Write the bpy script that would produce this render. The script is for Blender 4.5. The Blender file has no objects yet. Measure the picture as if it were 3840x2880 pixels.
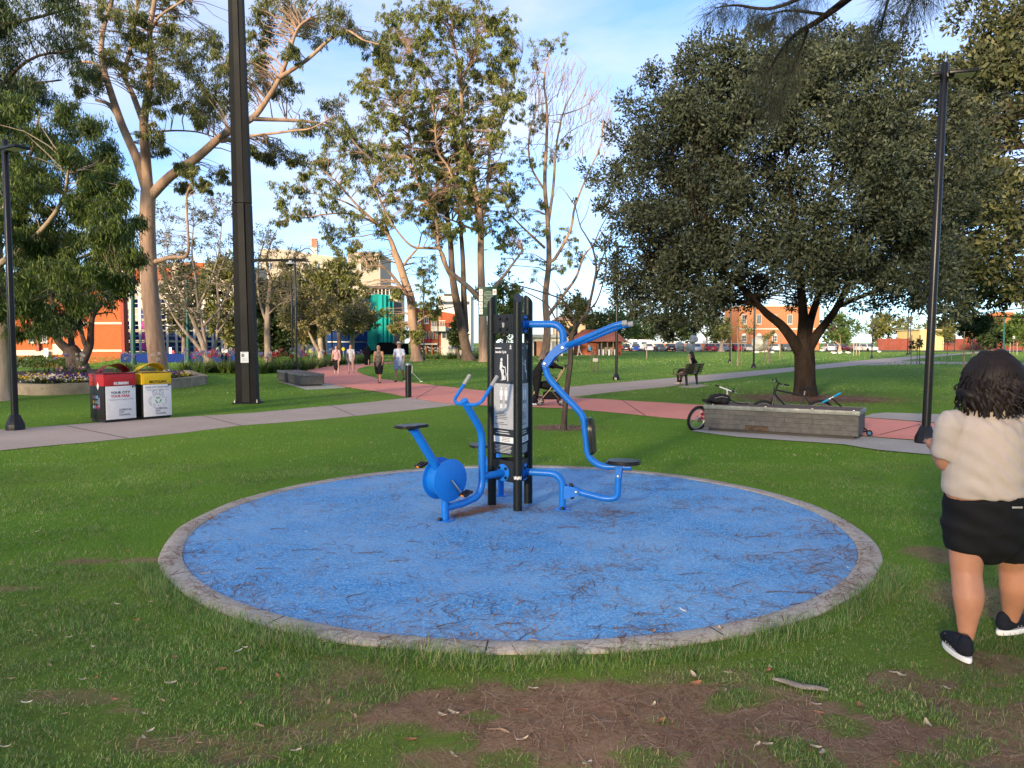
import bpy, bmesh, math, random
import numpy as np
from mathutils import Vector, Matrix
from mathutils.geometry import tessellate_polygon
# ------------------------------------------------------------------ camera, sky, sun, exposure
scene = bpy.context.scene
COL = scene.collection
R = random.Random(7)
rng = np.random.default_rng(11)
PI = math.pi
FPX, CX, CY, CAMH = 2800.0, 1920.0, 1440.0, 1.70
TH = math.atan(155.0 / FPX)
cam_d = bpy.data.cameras.new('camera')
cam = bpy.data.objects.new('camera', cam_d)
COL.objects.link(cam)
cam.location = (0, 0, CAMH)
cam.rotation_euler = (PI / 2 - TH, 0, 0)
cam_d.sensor_width = 36.0
cam_d.lens = FPX / 3840.0 * 36.0
cam_d.clip_start = 0.05
cam_d.clip_end = 6000
scene.camera = cam
SUN_AZ = math.radians(208.0)      # clockwise from +Y, towards the sun (behind and left of the viewer)
SUN_EL = math.radians(12.5)
to_sun = Vector((math.sin(SUN_AZ) * math.cos(SUN_EL), math.cos(SUN_AZ) * math.cos(SUN_EL), math.sin(SUN_EL)))
world = bpy.data.worlds.new('World')
scene.world = world
world.use_nodes = True
wn, wl = world.node_tree.nodes, world.node_tree.links
bg = wn['Background']
sky = wn.new('ShaderNodeTexSky')
sky.sky_type = 'NISHITA'
sky.sun_disc = False
sky.sun_elevation = SUN_EL
sky.sun_rotation = SUN_AZ
sky.air_density = 1.0
sky.dust_density = 0.0
sky.altitude = 1200
sky.ozone_density = 6.0
bg.inputs['Strength'].default_value = 0.087
tc = wn.new('ShaderNodeTexCoord')
mp = wn.new('ShaderNodeMapping')
mp.inputs['Scale'].default_value = (1.3, 1.6, 4.6)
mp.inputs['Rotation'].default_value = (0.15, 0.1, 0.5)
nz = wn.new('ShaderNodeTexNoise')
nz.inputs['Scale'].default_value = 1.7
nz.inputs['Detail'].default_value = 7
nz.inputs['Roughness'].default_value = 0.55
nz.inputs['Distortion'].default_value = 0.4
ramp = wn.new('ShaderNodeValToRGB')
ramp.color_ramp.elements[0].position = 0.34
ramp.color_ramp.elements[0].color = (0.13, 0.13, 0.13, 1)
ramp.color_ramp.elements[1].position = 0.70
ramp.color_ramp.elements[1].color = (0.74, 0.74, 0.74, 1)
mixw = wn.new('ShaderNodeMix')
mixw.data_type = 'RGBA'
mixw.inputs[7].default_value = (3.05, 2.9, 2.75, 1)
wl.new(tc.outputs['Generated'], mp.inputs['Vector'])
wl.new(mp.outputs['Vector'], nz.inputs['Vector'])
wl.new(nz.outputs['Fac'], ramp.inputs['Fac'])
wl.new(ramp.outputs['Color'], mixw.inputs[0])
wl.new(sky.outputs['Color'], mixw.inputs[6])
wl.new(mixw.outputs[2], bg.inputs['Color'])
sun_d = bpy.data.lights.new('sun', 'SUN')
sun_d.energy = 2.0
sun_d.angle = math.radians(5.0)
sun_d.color = (1.0, 0.78, 0.50)
sun = bpy.data.objects.new('sun', sun_d)
COL.objects.link(sun)
sun.location = to_sun * 60
sun.rotation_euler = to_sun.to_track_quat('Z', 'Y').to_euler()
scene.view_settings.view_transform = 'Standard'
scene.view_settings.look = 'None'
scene.view_settings.gamma = 1.0
scene.view_settings.exposure = 2.25
scene.cycles.max_bounces = 6
scene.cycles.diffuse_bounces = 2
scene.cycles.glossy_bounces = 2
scene.cycles.transmission_bounces = 3
scene.cycles.transparent_max_bounces = 6
scene.cycles.caustics_reflective = False
scene.cycles.caustics_refractive = False
scene.cycles.sample_clamp_indirect = 6.0
# ------------------------------------------------------------------ helpers
def ray(px, py):
 u, v = (px - CX) / FPX, (CY - py) / FPX
 return Vector((u, math.cos(TH) + v * math.sin(TH), -math.sin(TH) + v * math.cos(TH)))
def G(px, py, z=0.0):
 """ground point seen at a pixel of the 3840 x 2880 photograph"""
 r = ray(px, py)
 t = (z - CAMH) / r.z
 return Vector((r.x * t, r.y * t, z))
def at(px, py, Y):
 """point seen at a pixel, at distance Y in front of the camera"""
 r = ray(px, py)
 t = Y / r.y
 return Vector((r.x * t, Y, CAMH + r.z * t))
def V(*a):
 return Vector(a)
def mesh_np(name, verts, faces_flat, sizes):
 me = bpy.data.meshes.new(name)
 verts = np.asarray(verts, dtype=np.float32)
 me.vertices.add(len(verts))
 me.vertices.foreach_set('co', verts.ravel())
 faces_flat = np.asarray(faces_flat, dtype=np.int32)
 sizes = np.asarray(sizes, dtype=np.int32)
 me.loops.add(len(faces_flat))
 me.loops.foreach_set('vertex_index', faces_flat)
 me.polygons.add(len(sizes))
 st = np.zeros(len(sizes), dtype=np.int32)
 st[1:] = np.cumsum(sizes)[:-1]
 me.polygons.foreach_set('loop_start', st)
 me.update(calc_edges=True)
 return me
def link(name, me, parent=None):
 o = bpy.data.objects.new(name, me)
 COL.objects.link(o)
 if parent is not None:
  o.parent = parent
  o.matrix_parent_inverse = wmat(parent).inverted()
 return o
def wmat(o):
 if o.parent is None:
  return o.matrix_basis.copy()
 return wmat(o.parent) @ o.matrix_parent_inverse @ o.matrix_basis
def thing(name, label, cat, loc=(0, 0, 0), rotz=0.0, group=None):
 o = bpy.data.objects.new(name, None)
 COL.objects.link(o)
 o.empty_display_size = 0.1
 o.location = loc
 o.rotation_euler = (0, 0, rotz)
 return tag(o, label, cat, group)
def tag(o, label=None, cat=None, group=None, kind=None):
 if label: o['label'] = label
 if cat: o['category'] = cat
 if group: o['group'] = group
 if kind: o['kind'] = kind
 return o
def copy_tree(o, parent=None, loc=None, rotz=None, label=None, scale=None):
 c = o.copy()
 COL.objects.link(c)
 if parent is not None:
  c.parent = parent
 if loc is not None:
  c.location = loc
 if rotz is not None:
  c.rotation_euler = (0, 0, rotz)
 if scale is not None:
  c.scale = (scale,) * 3 if isinstance(scale, (int, float)) else scale
 if label:
  c['label'] = label
 for ch in list(o.children):
  copy_tree(ch, c)
 return c
def fillet(pts, rad, n=6):
 """round the corners of a polyline"""
 pts = [Vector(p) for p in pts]
 out = [pts[0]]
 for i in range(1, len(pts) - 1):
  a, b, c = pts[i - 1], pts[i], pts[i + 1]
  r = rad[i] if isinstance(rad, (list, tuple)) else rad
  d1, d2 = (a - b), (c - b)
  r = min(r, d1.length * 0.48, d2.length * 0.48)
  p0, p2 = b + d1.normalized() * r, b + d2.normalized() * r
  for k in range(n + 1):
   t = k / n
   out.append(p0 * (1 - t) ** 2 + b * 2 * t * (1 - t) + p2 * t * t)
 out.append(pts[-1])
 return out
def smoothline(pts, n=4):
 """Catmull-Rom through points"""
 P = [Vector(p) for p in pts]
 if len(P) < 3:
  return P
 P = [P[0] * 2 - P[1]] + P + [P[-1] * 2 - P[-2]]
 out = []
 for i in range(1, len(P) - 2):
  for k in range(n):
   t = k / n
   a, b, c, d = P[i - 1], P[i], P[i + 1], P[i + 2]
   out.append(0.5 * ((2 * b) + (c - a) * t + (2 * a - 5 * b + 4 * c - d) * t * t + (3 * b - a - 3 * c + d) * t ** 3))
 out.append(P[-2])
 return out
class MB:
 """collects shapes; build() links them as one mesh object"""
 def __init__(s):
  s.v, s.f, s.mi, s.cur = [], [], [], 0
 def add(s, verts, faces):
  k = len(s.v)
  s.v.extend([tuple(p) for p in verts])
  s.f.extend([tuple(i + k for i in f) for f in faces])
  s.mi.extend([s.cur] * len(faces))
  return s
 def mat(s, i):
  s.cur = i
  return s
 def box(s, c, size, rot=None, bev=0.0):
  x, y, z = [d / 2 for d in size]
  c = Vector(c)
  if bev > 0:
   bev = min(bev, x * .9, y * .9, z * .9)
   bm = bmesh.new()
   bmesh.ops.create_cube(bm, size=1.0)
   for v in bm.verts:
    v.co = Vector((v.co.x * 2 * x, v.co.y * 2 * y, v.co.z * 2 * z))
   bmesh.ops.bevel(bm, geom=list(bm.edges), offset=bev, segments=2, affect='EDGES', profile=0.6)
   bm.verts.index_update()
   vs = [v.co.copy() for v in bm.verts]
   fs = [tuple(v.index for v in f.verts) for f in bm.faces]
   bm.free()
  else:
   vs = [Vector((a * x, b * y, d * z)) for a in (-1, 1) for b in (-1, 1) for d in (-1, 1)]
   fs = [(0, 1, 3, 2), (4, 6, 7, 5), (0, 4, 5, 1), (2, 3, 7, 6), (0, 2, 6, 4), (1, 5, 7, 3)]
  if rot is not None:
   vs = [rot @ v for v in vs]
  return s.add([c + v for v in vs], fs)
 def tube(s, pts, r, n=10, caps=True, flat=1.0, up=None):
  P = [Vector(p) for p in pts]
  m = len(P)
  rr = r if isinstance(r, (list, tuple, np.ndarray)) else [r] * m
  if len(rr) == 2 and m > 2:
   rr = [rr[0] + (rr[1] - rr[0]) * i / (m - 1) for i in range(m)]
  T = []
  for i in range(m):
   a, b = P[max(0, i - 1)], P[min(m - 1, i + 1)]
   d = b - a
   T.append(d.normalized() if d.length > 1e-9 else Vector((0, 0, 1)))
  ref = Vector(up) if up is not None else (Vector((0, 0, 1)) if abs(T[0].z) < 0.9 else Vector((1, 0, 0)))
  nrm = (ref - T[0] * ref.dot(T[0])).normalized()
  vs, fs = [], []
  for i in range(m):
   nrm = nrm - T[i] * nrm.dot(T[i])
   nrm = nrm.normalized() if nrm.length > 1e-6 else T[i].orthogonal().normalized()
   bi = T[i].cross(nrm)
   for k in range(n):
    a = 2 * PI * k / n
    vs.append(P[i] + (nrm * math.cos(a) * flat + bi * math.sin(a)) * rr[i])
  for i in range(m - 1):
   for k in range(n):
    a, b = i * n + k, i * n + (k + 1) % n
    fs.append((a, b, b + n, a + n))
  if caps:
   fs.append(tuple(range(n - 1, -1, -1)))
   fs.append(tuple((m - 1) * n + k for k in range(n)))
  return s.add(vs, fs)
 def lathe(s, prof, c=(0, 0, 0), n=16, rot=None, caps=True):
  c = Vector(c)
  vs, fs = [], []
  for (r, z) in prof:
   for k in range(n):
    a = 2 * PI * k / n
    v = Vector((r * math.cos(a), r * math.sin(a), z))
    vs.append(c + (rot @ v if rot is not None else v))
  for i in range(len(prof) - 1):
   for k in range(n):
    a, b = i * n + k, i * n + (k + 1) % n
    fs.append((a, b, b + n, a + n))
  if caps:
   fs.append(tuple(range(n - 1, -1, -1)))
   fs.append(tuple((len(prof) - 1) * n + k for k in range(n)))
  return s.add(vs, fs)
 def ball(s, c, r, n=10, m=7, rot=None):
  r = (r, r, r) if isinstance(r, (int, float)) else r
  c = Vector(c)
  vs, fs = [], []
  for i in range(m + 1):
   ph = PI * i / m
   q = max(math.sin(ph), 0.02)
   for k in range(n):
    a = 2 * PI * k / n
    v = Vector((r[0] * q * math.cos(a), r[1] * q * math.sin(a), -r[2] * math.cos(ph)))
    vs.append(c + (rot @ v if rot is not None else v))
  for i in range(m):
   for k in range(n):
    a, b = i * n + k, i * n + (k + 1) % n
    fs.append((a, b, b + n, a + n))
  fs.append(tuple(range(n - 1, -1, -1)))
  fs.append(tuple(m * n + k for k in range(n)))
  return s.add(vs, fs)
 def prism(s, poly, h0, h1, frame=None):
  """2D outline poly extruded between heights h0..h1; frame=(origin,ex,ey,ez)"""
  if frame is None:
   frame = (V(0, 0, 0), V(1, 0, 0), V(0, 1, 0), V(0, 0, 1))
  o, ex, ey, ez = [Vector(q) for q in frame]
  n = len(poly)
  vs = [o + ex * p[0] + ey * p[1] + ez * h for h in (h0, h1) for p in poly]
  fs = [tuple(range(n - 1, -1, -1)), tuple(range(n, 2 * n))]
  for k in range(n):
   j = (k + 1) % n
   fs.append((k, j, j + n, k + n))
  return s.add(vs, fs)
 def sheet(s, P, thick, nrm=None):
  """grid of points P[i][j] thickened along normal"""
  ni, nj = len(P), len(P[0])
  top = [Vector(P[i][j]) for i in range(ni) for j in range(nj)]
  N = []
  for i in range(ni):
   for j in range(nj):
    a = Vector(P[min(i + 1, ni - 1)][j]) - Vector(P[max(i - 1, 0)][j])
    b = Vector(P[i][min(j + 1, nj - 1)]) - Vector(P[i][max(j - 1, 0)])
    c = a.cross(b)
    N.append(c.normalized() if c.length > 1e-9 else Vector((0, 0, 1)))
  vs = top + [p - n * thick for p, n in zip(top, N)]
  m = ni * nj
  fs = []
  for i in range(ni - 1):
   for j in range(nj - 1):
    a, b, c, d = i * nj + j, (i + 1) * nj + j, (i + 1) * nj + j + 1, i * nj + j + 1
    fs.append((a, b, c, d))
    fs.append((d + m, c + m, b + m, a + m))
  edge = [i * nj for i in range(ni)] + [(ni - 1) * nj + j for j in range(1, nj)] + \
    [i * nj + nj - 1 for i in range(ni - 2, -1, -1)] + [j for j in range(nj - 2, 0, -1)]
  for k in range(len(edge)):
   a, b = edge[k], edge[(k + 1) % len(edge)]
   fs.append((b, a, a + m, b + m))
  return s.add(vs, fs)
 def build(s, name, mats, parent=None, smooth=35, recalc=False):
  me = bpy.data.meshes.new(name)
  me.from_pydata(s.v, [], s.f)
  mats = mats if isinstance(mats, (list, tuple)) else [mats]
  for m in mats:
   me.materials.append(m)
  if len(mats) > 1:
   me.polygons.foreach_set('material_index', s.mi)
  if recalc:
   bm = bmesh.new(); bm.from_mesh(me)
   bmesh.ops.recalc_face_normals(bm, faces=bm.faces)
   bm.to_mesh(me); bm.free()
  if smooth:
   me.polygons.foreach_set('use_smooth', [True] * len(me.polygons))
   me.set_sharp_from_angle(angle=math.radians(smooth))
  me.update()
  return link(name, me, parent)
def rotz(a):
 return Matrix.Rotation(a, 3, 'Z')
def frame_rot(z, x=None):
 """3x3 rotation whose local Z is z and local X is near x"""
 z = Vector(z).normalized()
 x = Vector(x) if x is not None else z.orthogonal()
 x = (x - z * x.dot(z)).normalized()
 y = z.cross(x)
 return Matrix((x, y, z)).transposed()
# ------------------------------------------------------------------ materials
MATS = {}
def nd(nt, t, **kw):
 n = nt.nodes.new(t)
 for k, v in kw.items():
  n.inputs[k].default_value = v
 return n
def base_mat(name):
 m = bpy.data.materials.new(name)
 m.use_nodes = True
 return m, m.node_tree, m.node_tree.nodes['Principled BSDF']
def pm(name, col, rough=0.6, metal=0.0, var=0.12, scale=6.0, bump=0.0, bscale=50.0, spec=0.3, coat=0.0,
  speck=None, alpha=None, rvar=0.0, stretch=None):
 """general procedural paint / stone / metal: broad colour drift, fine grain, bump, roughness drift"""
 if name in MATS:
  return MATS[name]
 m, nt, b = base_mat(name)
 L = nt.links
 tcn = nt.nodes.new('ShaderNodeTexCoord')
 src = tcn.outputs['Object']
 if stretch:
  mpn = nd(nt, 'ShaderNodeMapping', Scale=stretch)
  L.new(src, mpn.inputs['Vector']); src = mpn.outputs['Vector']
 n1 = nd(nt, 'ShaderNodeTexNoise', Scale=scale, Detail=5.0, Roughness=0.65)
 L.new(src, n1.inputs['Vector'])
 cr = nt.nodes.new('ShaderNodeValToRGB')
 c = np.array(col[:3])
 lo, hi = np.clip(c * (1 - var), 0, 1), np.clip(c * (1 + var), 0, 1)
 cr.color_ramp.elements[0].position = 0.3
 cr.color_ramp.elements[0].color = (*lo, 1)
 cr.color_ramp.elements[1].position = 0.7
 cr.color_ramp.elements[1].color = (*hi, 1)
 L.new(n1.outputs['Fac'], cr.inputs['Fac'])
 colout = cr.outputs['Color']
 if speck:
  n3 = nd(nt, 'ShaderNodeTexNoise', Scale=speck[0], Detail=3.0, Roughness=0.8)
  L.new(src, n3.inputs['Vector'])
  r3 = nt.nodes.new('ShaderNodeValToRGB')
  r3.color_ramp.elements[0].position = speck[1]
  r3.color_ramp.elements[0].color = (0, 0, 0, 1)
  r3.color_ramp.elements[1].position = speck[1] + speck[3]
  r3.color_ramp.elements[1].color = (1, 1, 1, 1)
  L.new(n3.outputs['Fac'], r3.inputs['Fac'])
  mx = nt.nodes.new('ShaderNodeMix'); mx.data_type = 'RGBA'
  mx.inputs[7].default_value = (*speck[2], 1)
  L.new(r3.outputs['Color'], mx.inputs[0]); L.new(colout, mx.inputs[6])
  colout = mx.outputs[2]
 L.new(colout, b.inputs['Base Color'])
 b.inputs['Roughness'].default_value = rough
 if rvar:
  mr = nd(nt, 'ShaderNodeMapRange')
  mr.inputs['To Min'].default_value = max(0.03, rough - rvar)
  mr.inputs['To Max'].default_value = min(1, rough + rvar)
  L.new(n1.outputs['Fac'], mr.inputs['Value']); L.new(mr.outputs['Result'], b.inputs['Roughness'])
 b.inputs['Metallic'].default_value = metal
 b.inputs['Specular IOR Level'].default_value = spec
 if coat:
  b.inputs['Coat Weight'].default_value = coat
  b.inputs['Coat Roughness'].default_value = 0.15
 if bump:
  n2 = nd(nt, 'ShaderNodeTexNoise', Scale=bscale, Detail=4.0, Roughness=0.7)
  L.new(src, n2.inputs['Vector'])
  bp = nd(nt, 'ShaderNodeBump', Strength=bump, Distance=0.02)
  L.new(n2.outputs['Fac'], bp.inputs['Height']); L.new(bp.outputs['Normal'], b.inputs['Normal'])
 if alpha is not None:
  b.inputs['Alpha'].default_value = alpha
 MATS[name] = m
 return m
def leaf_mat(name, cols, rough=0.5, trans=0.3, spec=0.35):
 """leaf: colour differs from leaf to leaf, some light passes through"""
 if name in MATS:
  return MATS[name]
 m, nt, b = base_mat(name)
 L = nt.links
 g = nt.nodes.new('ShaderNodeNewGeometry')
 cr = nt.nodes.new('ShaderNodeValToRGB')
 els = cr.color_ramp.elements
 while len(els) < len(cols):
  els.new(0.5)
 for i, c in enumerate(cols):
  els[i].position = i / (len(cols) - 1)
  els[i].color = (*c, 1)
 L.new(g.outputs['Random Per Island'], cr.inputs['Fac'])
 n1 = nd(nt, 'ShaderNodeTexNoise', Scale=0.9, Detail=2.0)
 L.new(g.outputs['Position'], n1.inputs['Vector'])
 mr = nd(nt, 'ShaderNodeMapRange')
 mr.inputs['From Min'].default_value = 0.3; mr.inputs['From Max'].default_value = 0.7
 mr.inputs['To Min'].default_value = 0.72; mr.inputs['To Max'].default_value = 1.3
 L.new(n1.outputs['Fac'], mr.inputs['Value'])
 hs = nt.nodes.new('ShaderNodeHueSaturation')
 L.new(mr.outputs['Result'], hs.inputs['Value']); L.new(cr.outputs['Color'], hs.inputs['Color'])
 L.new(hs.outputs['Color'], b.inputs['Base Color'])
 b.inputs['Roughness'].default_value = rough
 b.inputs['Specular IOR Level'].default_value = spec
 tr = nt.nodes.new('ShaderNodeBsdfTranslucent')
 L.new(hs.outputs['Color'], tr.inputs['Color'])
 ms = nt.nodes.new('ShaderNodeMixShader')
 ms.inputs[0].default_value = trans
 out = nt.nodes['Material Output']
 L.new(b.outputs[0], ms.inputs[1]); L.new(tr.outputs[0], ms.inputs[2]); L.new(ms.outputs[0], out.inputs['Surface'])
 MATS[name] = m
 return m
def bark_mat(name, c1, c2, scale=3.0, stretch=(1, 1, 0.25), bump=0.5):
 if name in MATS:
  return MATS[name]
 m, nt, b = base_mat(name)
 L = nt.links
 g = nt.nodes.new('ShaderNodeNewGeometry')
 mpn = nd(nt, 'ShaderNodeMapping', Scale=stretch)
 L.new(g.outputs['Position'], mpn.inputs['Vector'])
 n1 = nd(nt, 'ShaderNodeTexNoise', Scale=scale, Detail=6.0, Roughness=0.7, Distortion=0.6)
 L.new(mpn.outputs['Vector'], n1.inputs['Vector'])
 cr = nt.nodes.new('ShaderNodeValToRGB')
 cr.color_ramp.elements[0].position = 0.34; cr.color_ramp.elements[0].color = (*c1, 1)
 cr.color_ramp.elements[1].position = 0.66; cr.color_ramp.elements[1].color = (*c2, 1)
 L.new(n1.outputs['Fac'], cr.inputs['Fac']); L.new(cr.outputs['Color'], b.inputs['Base Color'])
 n2 = nd(nt, 'ShaderNodeTexNoise', Scale=scale * 5, Detail=5.0, Roughness=0.75)
 L.new(mpn.outputs['Vector'], n2.inputs['Vector'])
 bp = nd(nt, 'ShaderNodeBump', Strength=bump, Distance=0.06)
 L.new(n2.outputs['Fac'], bp.inputs['Height']); L.new(bp.outputs['Normal'], b.inputs['Normal'])
 b.inputs['Roughness'].default_value = 0.9
 b.inputs['Specular IOR Level'].default_value = 0.15
 MATS[name] = m
 return m
def vnoise(x, y, scale, seed=0):
 """smooth value noise in 0..1"""
 x = np.asarray(x, float) / scale; y = np.asarray(y, float) / scale
 xi, yi = np.floor(x).astype(int), np.floor(y).astype(int)
 fx, fy = x - xi, y - yi
 fx, fy = fx * fx * (3 - 2 * fx), fy * fy * (3 - 2 * fy)
 def h(a, b):
  n = (a * 374761393 + b * 668265263 + seed * 974711) & 0x7fffffff
  n = ((n ^ (n >> 13)) * 1274126177) & 0x7fffffff
  return ((n ^ (n >> 16)) & 0xffff) / 65535.0
 return (h(xi, yi) * (1 - fx) + h(xi + 1, yi) * fx) * (1 - fy) + (h(xi, yi + 1) * (1 - fx) + h(xi + 1, yi + 1) * fx) * fy
def inpoly(x, y, poly):
 inside = np.zeros(np.shape(x), bool)
 n = len(poly)
 for i in range(n):
  x1, y1 = poly[i][0], poly[i][1]
  x2, y2 = poly[(i + 1) % n][0], poly[(i + 1) % n][1]
  if y1 == y2:
   continue
  c = ((y1 > y) != (y2 > y)) & (x < (x2 - x1) * (y - y1) / (y2 - y1) + x1)
  inside ^= c
 return inside
def each(parts, name, mat, parent, smooth=35):
 """every small piece its own part"""
 for fn in parts:
  m_ = MB(); fn(m_); m_.build(name, mat, parent, smooth)
def text_part(name, body, size, mat, parent, origin, ex, ey, align='CENTER', depth=0.0012, bold=0.0, width=None):
 cu = bpy.data.curves.new(name, 'FONT')
 cu.body = body
 cu.size = size
 cu.align_x = align
 cu.extrude = depth
 cu.offset = bold
 cu.resolution_u = 2
 tmp = bpy.data.objects.new(name, cu)
 COL.objects.link(tmp)
 dg = bpy.context.evaluated_depsgraph_get()
 me = bpy.data.meshes.new_from_object(tmp.evaluated_get(dg))
 bpy.data.objects.remove(tmp)
 ex, ey = Vector(ex).normalized(), Vector(ey).normalized()
 ez = ex.cross(ey)
 co = np.zeros(len(me.vertices) * 3); me.vertices.foreach_get('co', co); co = co.reshape(-1, 3)
 if width:
  w = co[:, 0].max() - co[:, 0].min()
  co[:, 0] *= width / w
 o = Vector(origin)
 W = np.array(o)[None] + co[:, :1] * np.array(ex) + co[:, 1:2] * np.array(ey) + co[:, 2:] * np.array(ez)
 me.vertices.foreach_set('co', W.ravel())
 me.materials.clear(); me.materials.append(mat)
 me.update()
 return link(name, me, parent)
# ------------------------------------------------------------------ ground, paths, play circle, grass
CC = V(0.064, 7.09, 0)
R_OUT, R_IN = 3.12, 2.955
PADZ = 0.014
def ell(x, y, cx, cy, rx, ry, rot=0.0):
 dx, dy = x - cx, y - cy
 c, s = math.cos(rot), math.sin(rot)
 u, v = (dx * c + dy * s) / rx, (-dx * s + dy * c) / ry
 return np.clip(1.6 - 1.6 * np.sqrt(u * u + v * v) , 0, 1)
def _g2(px, py):
 p = G(px, py)
 return p.x, p.y
BARE = [  # bare earth and needle litter: centre px, py, radii in m, strength
 (1720, 2660, 0.42, 0.22, 1.0, 0), (2150, 2690, 0.55, 0.34, 1.0, 0), (2600, 2640, 0.62, 0.26, 1.0, -0.15),
 (2400, 2780, 0.75, 0.24, 1.0, 0), (2950, 2700, 0.42, 0.24, 0.9, 0), (3330, 2760, 0.50, 0.22, 1.0, 0),
 (3500, 2560, 0.36, 0.16, 0.85, 0), (3260, 2600, 0.22, 0.09, 0.7, 0), (3760, 2700, 0.30, 0.20, 0.8, 0),
 (1960, 2850, 0.5, 0.12, 0.8, 0), (2800, 2850, 0.5, 0.10, 0.8, 0),
 (3520, 2080, 0.30, 0.34, 0.8, 0.2), (3700, 2250, 0.45, 0.40, 0.75, 0), (3560, 2200, 0.2, 0.3, 0.6, 0),
 (520, 2100, 0.22, 0.10, 1.0, 0), (330, 2100, 0.25, 0.07, 0.8, 0), (40, 2200, 0.3, 0.07, 0.7, 0),
 (2110, 1605, 0.75, 0.55, 1.0, 0), (1290, 2640, 0.10, 0.05, 0.8, 0), (930, 2600, 0.08, 0.04, 0.7, 0),
 (870, 2830, 0.16, 0.06, 0.7, 0), (480, 2650, 0.12, 0.04, 0.6, 0), (3040, 1494, 2.6, 2.0, 1.0, 0),
 (1880, 1595, 0.5, 0.25, 0.6, 0), (2000, 2600, .5, .16, .9, 0), (3200, 2660, .5, .25, .8, 0), (2300, 2620, .7, .2, 1, 0), (700, 2780, .5, .12, .55, 0), (1150, 2740, .4, .12, .6, 0), (250, 2600, .35, .1, .5, 0), (3640, 2640, .45, .25, .8, 0), (3720, 2480, .35, .2, .75, 0), (3480, 2820, .6, .15, .9, 0), (3100, 2850, .6, .12, .85, 0), (3000, 2620, .4, .2, .7, 0),
]
TUFTS = [(1800, 2680, 0.09), (1940, 2560, 0.09), (2440, 2860, 0.16), (1930, 2850, 0.13), (2790, 2610, 0.13), (2690, 2640, 0.08),
   (2990, 2800, 0.14), (3170, 2720, 0.13), (3130, 2570, 0.22), (3330, 2630, 0.22), (3000, 2540, 0.16), (3580, 2520, 0.18),
   (3700, 2600, 0.16), (3620, 2790, 0.13), (3500, 2860, 0.15), (1560, 2560, 0.12), (3050, 2860, 0.1), (3480, 2680, 0.12)]
_BP = [(*_g2(a, b), c * (1.22 if b > 2500 and a > 1500 else 1), d * (1.22 if b > 2500 and a > 1500 else 1), e, f) for (a, b, c, d, e, f) in BARE]
_TP = [(*_g2(a, b), c) for (a, b, c) in TUFTS]
def bare(x, y):
 x = np.asarray(x, float); y = np.asarray(y, float)
 m = np.zeros(x.shape)
 wob = (vnoise(x, y, 0.22, 3) - 0.5) * 0.9 + (vnoise(x, y, 0.07, 5) - 0.5) * 0.55
 for (cx, cy, rx, ry, s, rt) in _BP:
  e = ell(x, y, cx, cy, rx, ry, rt)
  m = np.maximum(m, np.where(e > 0, np.clip((e + wob * 0.8 - 0.18) * 2.6, 0, 1), 0) * s)
 worn = np.clip((vnoise(x, y, 0.9, 9) * 0.6 + vnoise(x, y, 0.25, 4) * 0.4 - 0.60) * 4, 0, 1)
 near = np.clip((6.2 - y) / 2.5, 0, 1)
 m = np.maximum(m, worn * near * 0.62)
 rim = np.hypot(x - CC.x, y - CC.y)
 rimg = np.clip(1 - np.abs(rim - 3.27) / 0.16, 0, 1) * (vnoise(x, y, 0.35, 12) > 0.28)   # lush strip along the kerb
 m = m * (1 - 0.9 * rimg * (y < 5.5))
 for (cx, cy, r) in _TP:
  d = np.hypot(x - cx, (y - cy) * 1.5)
  m = np.where(d < r * (0.75 + 0.6 * vnoise(x, y, 0.06, 21)), m * 0.25, m)
 return np.clip(m, 0, 1)
def axis(fine):
 """fine = list of (start, stop, step); then grows outwards"""
 xs = []
 for a, b, st in fine:
  xs += list(np.arange(a, b, st))
 xs.append(fine[-1][1])
 st = fine[-1][2]
 while xs[-1] < 2600:
  st *= 1.35; xs.append(xs[-1] + st)
 return xs
ax = axis([(0.02, 3.2, 0.05), (3.2, 6, 0.14), (6, 14, 0.5)])
gx = np.array([-v for v in ax[::-1]] + ax)
gyp = axis([(2.6, 5.4, 0.04), (5.4, 9, 0.12), (9, 30, 0.35), (30, 60, 2)])
gy = np.array([-900, -400, -200, -100, -50, -25, -10, -4, 0, 1.5] + gyp)
XX, YY = np.meshgrid(gx, gy)
bar = bare(XX.ravel(), YY.ravel())
ZZ = np.zeros(XX.size)
nearw = np.clip((14 - YY.ravel()) / 6, 0, 1) * (YY.ravel() > 2)
rr_ = np.hypot(XX.ravel() - CC.x, YY.ravel() - CC.y)
off = np.clip((rr_ - 3.2) / 0.4, 0, 1)
ZZ += ((vnoise(XX.ravel(), YY.ravel(), 0.5, 2) - 0.5) * 0.022 + (vnoise(XX.ravel(), YY.ravel(), 0.12, 8) - 0.5) * 0.010) * nearw * off - 0.012 * nearw * off
sm_ = lambda q: np.clip(q, 0, 1) ** 2 * (3 - 2 * np.clip(q, 0, 1))
ZZ += -1.9 * sm_((YY.ravel() - 50) / 12) * sm_((-XX.ravel() / np.maximum(YY.ravel(), 1) - .525) / .05)      # the land drops towards the brick building
nx, ny = len(gx), len(gy)
ii, jj = np.meshgrid(np.arange(ny - 1), np.arange(nx - 1), indexing='ij')
a_ = (ii * nx + jj).ravel()
quads = np.stack([a_, a_ + 1, a_ + 1 + nx, a_ + nx], 1)
gme = mesh_np('ground', np.stack([XX.ravel(), YY.ravel(), ZZ], 1), quads.ravel(), np.full(len(quads), 4))
at_b = gme.attributes.new('bare', 'FLOAT', 'POINT')
at_b.data.foreach_set('value', bar.astype(np.float32))
gme.polygons.foreach_set('use_smooth', [True] * len(gme.polygons))
ground = link('ground', gme)
tag(ground, 'mown green lawn with worn brown earth near the blue circle', 'lawn', kind='structure')
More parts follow.
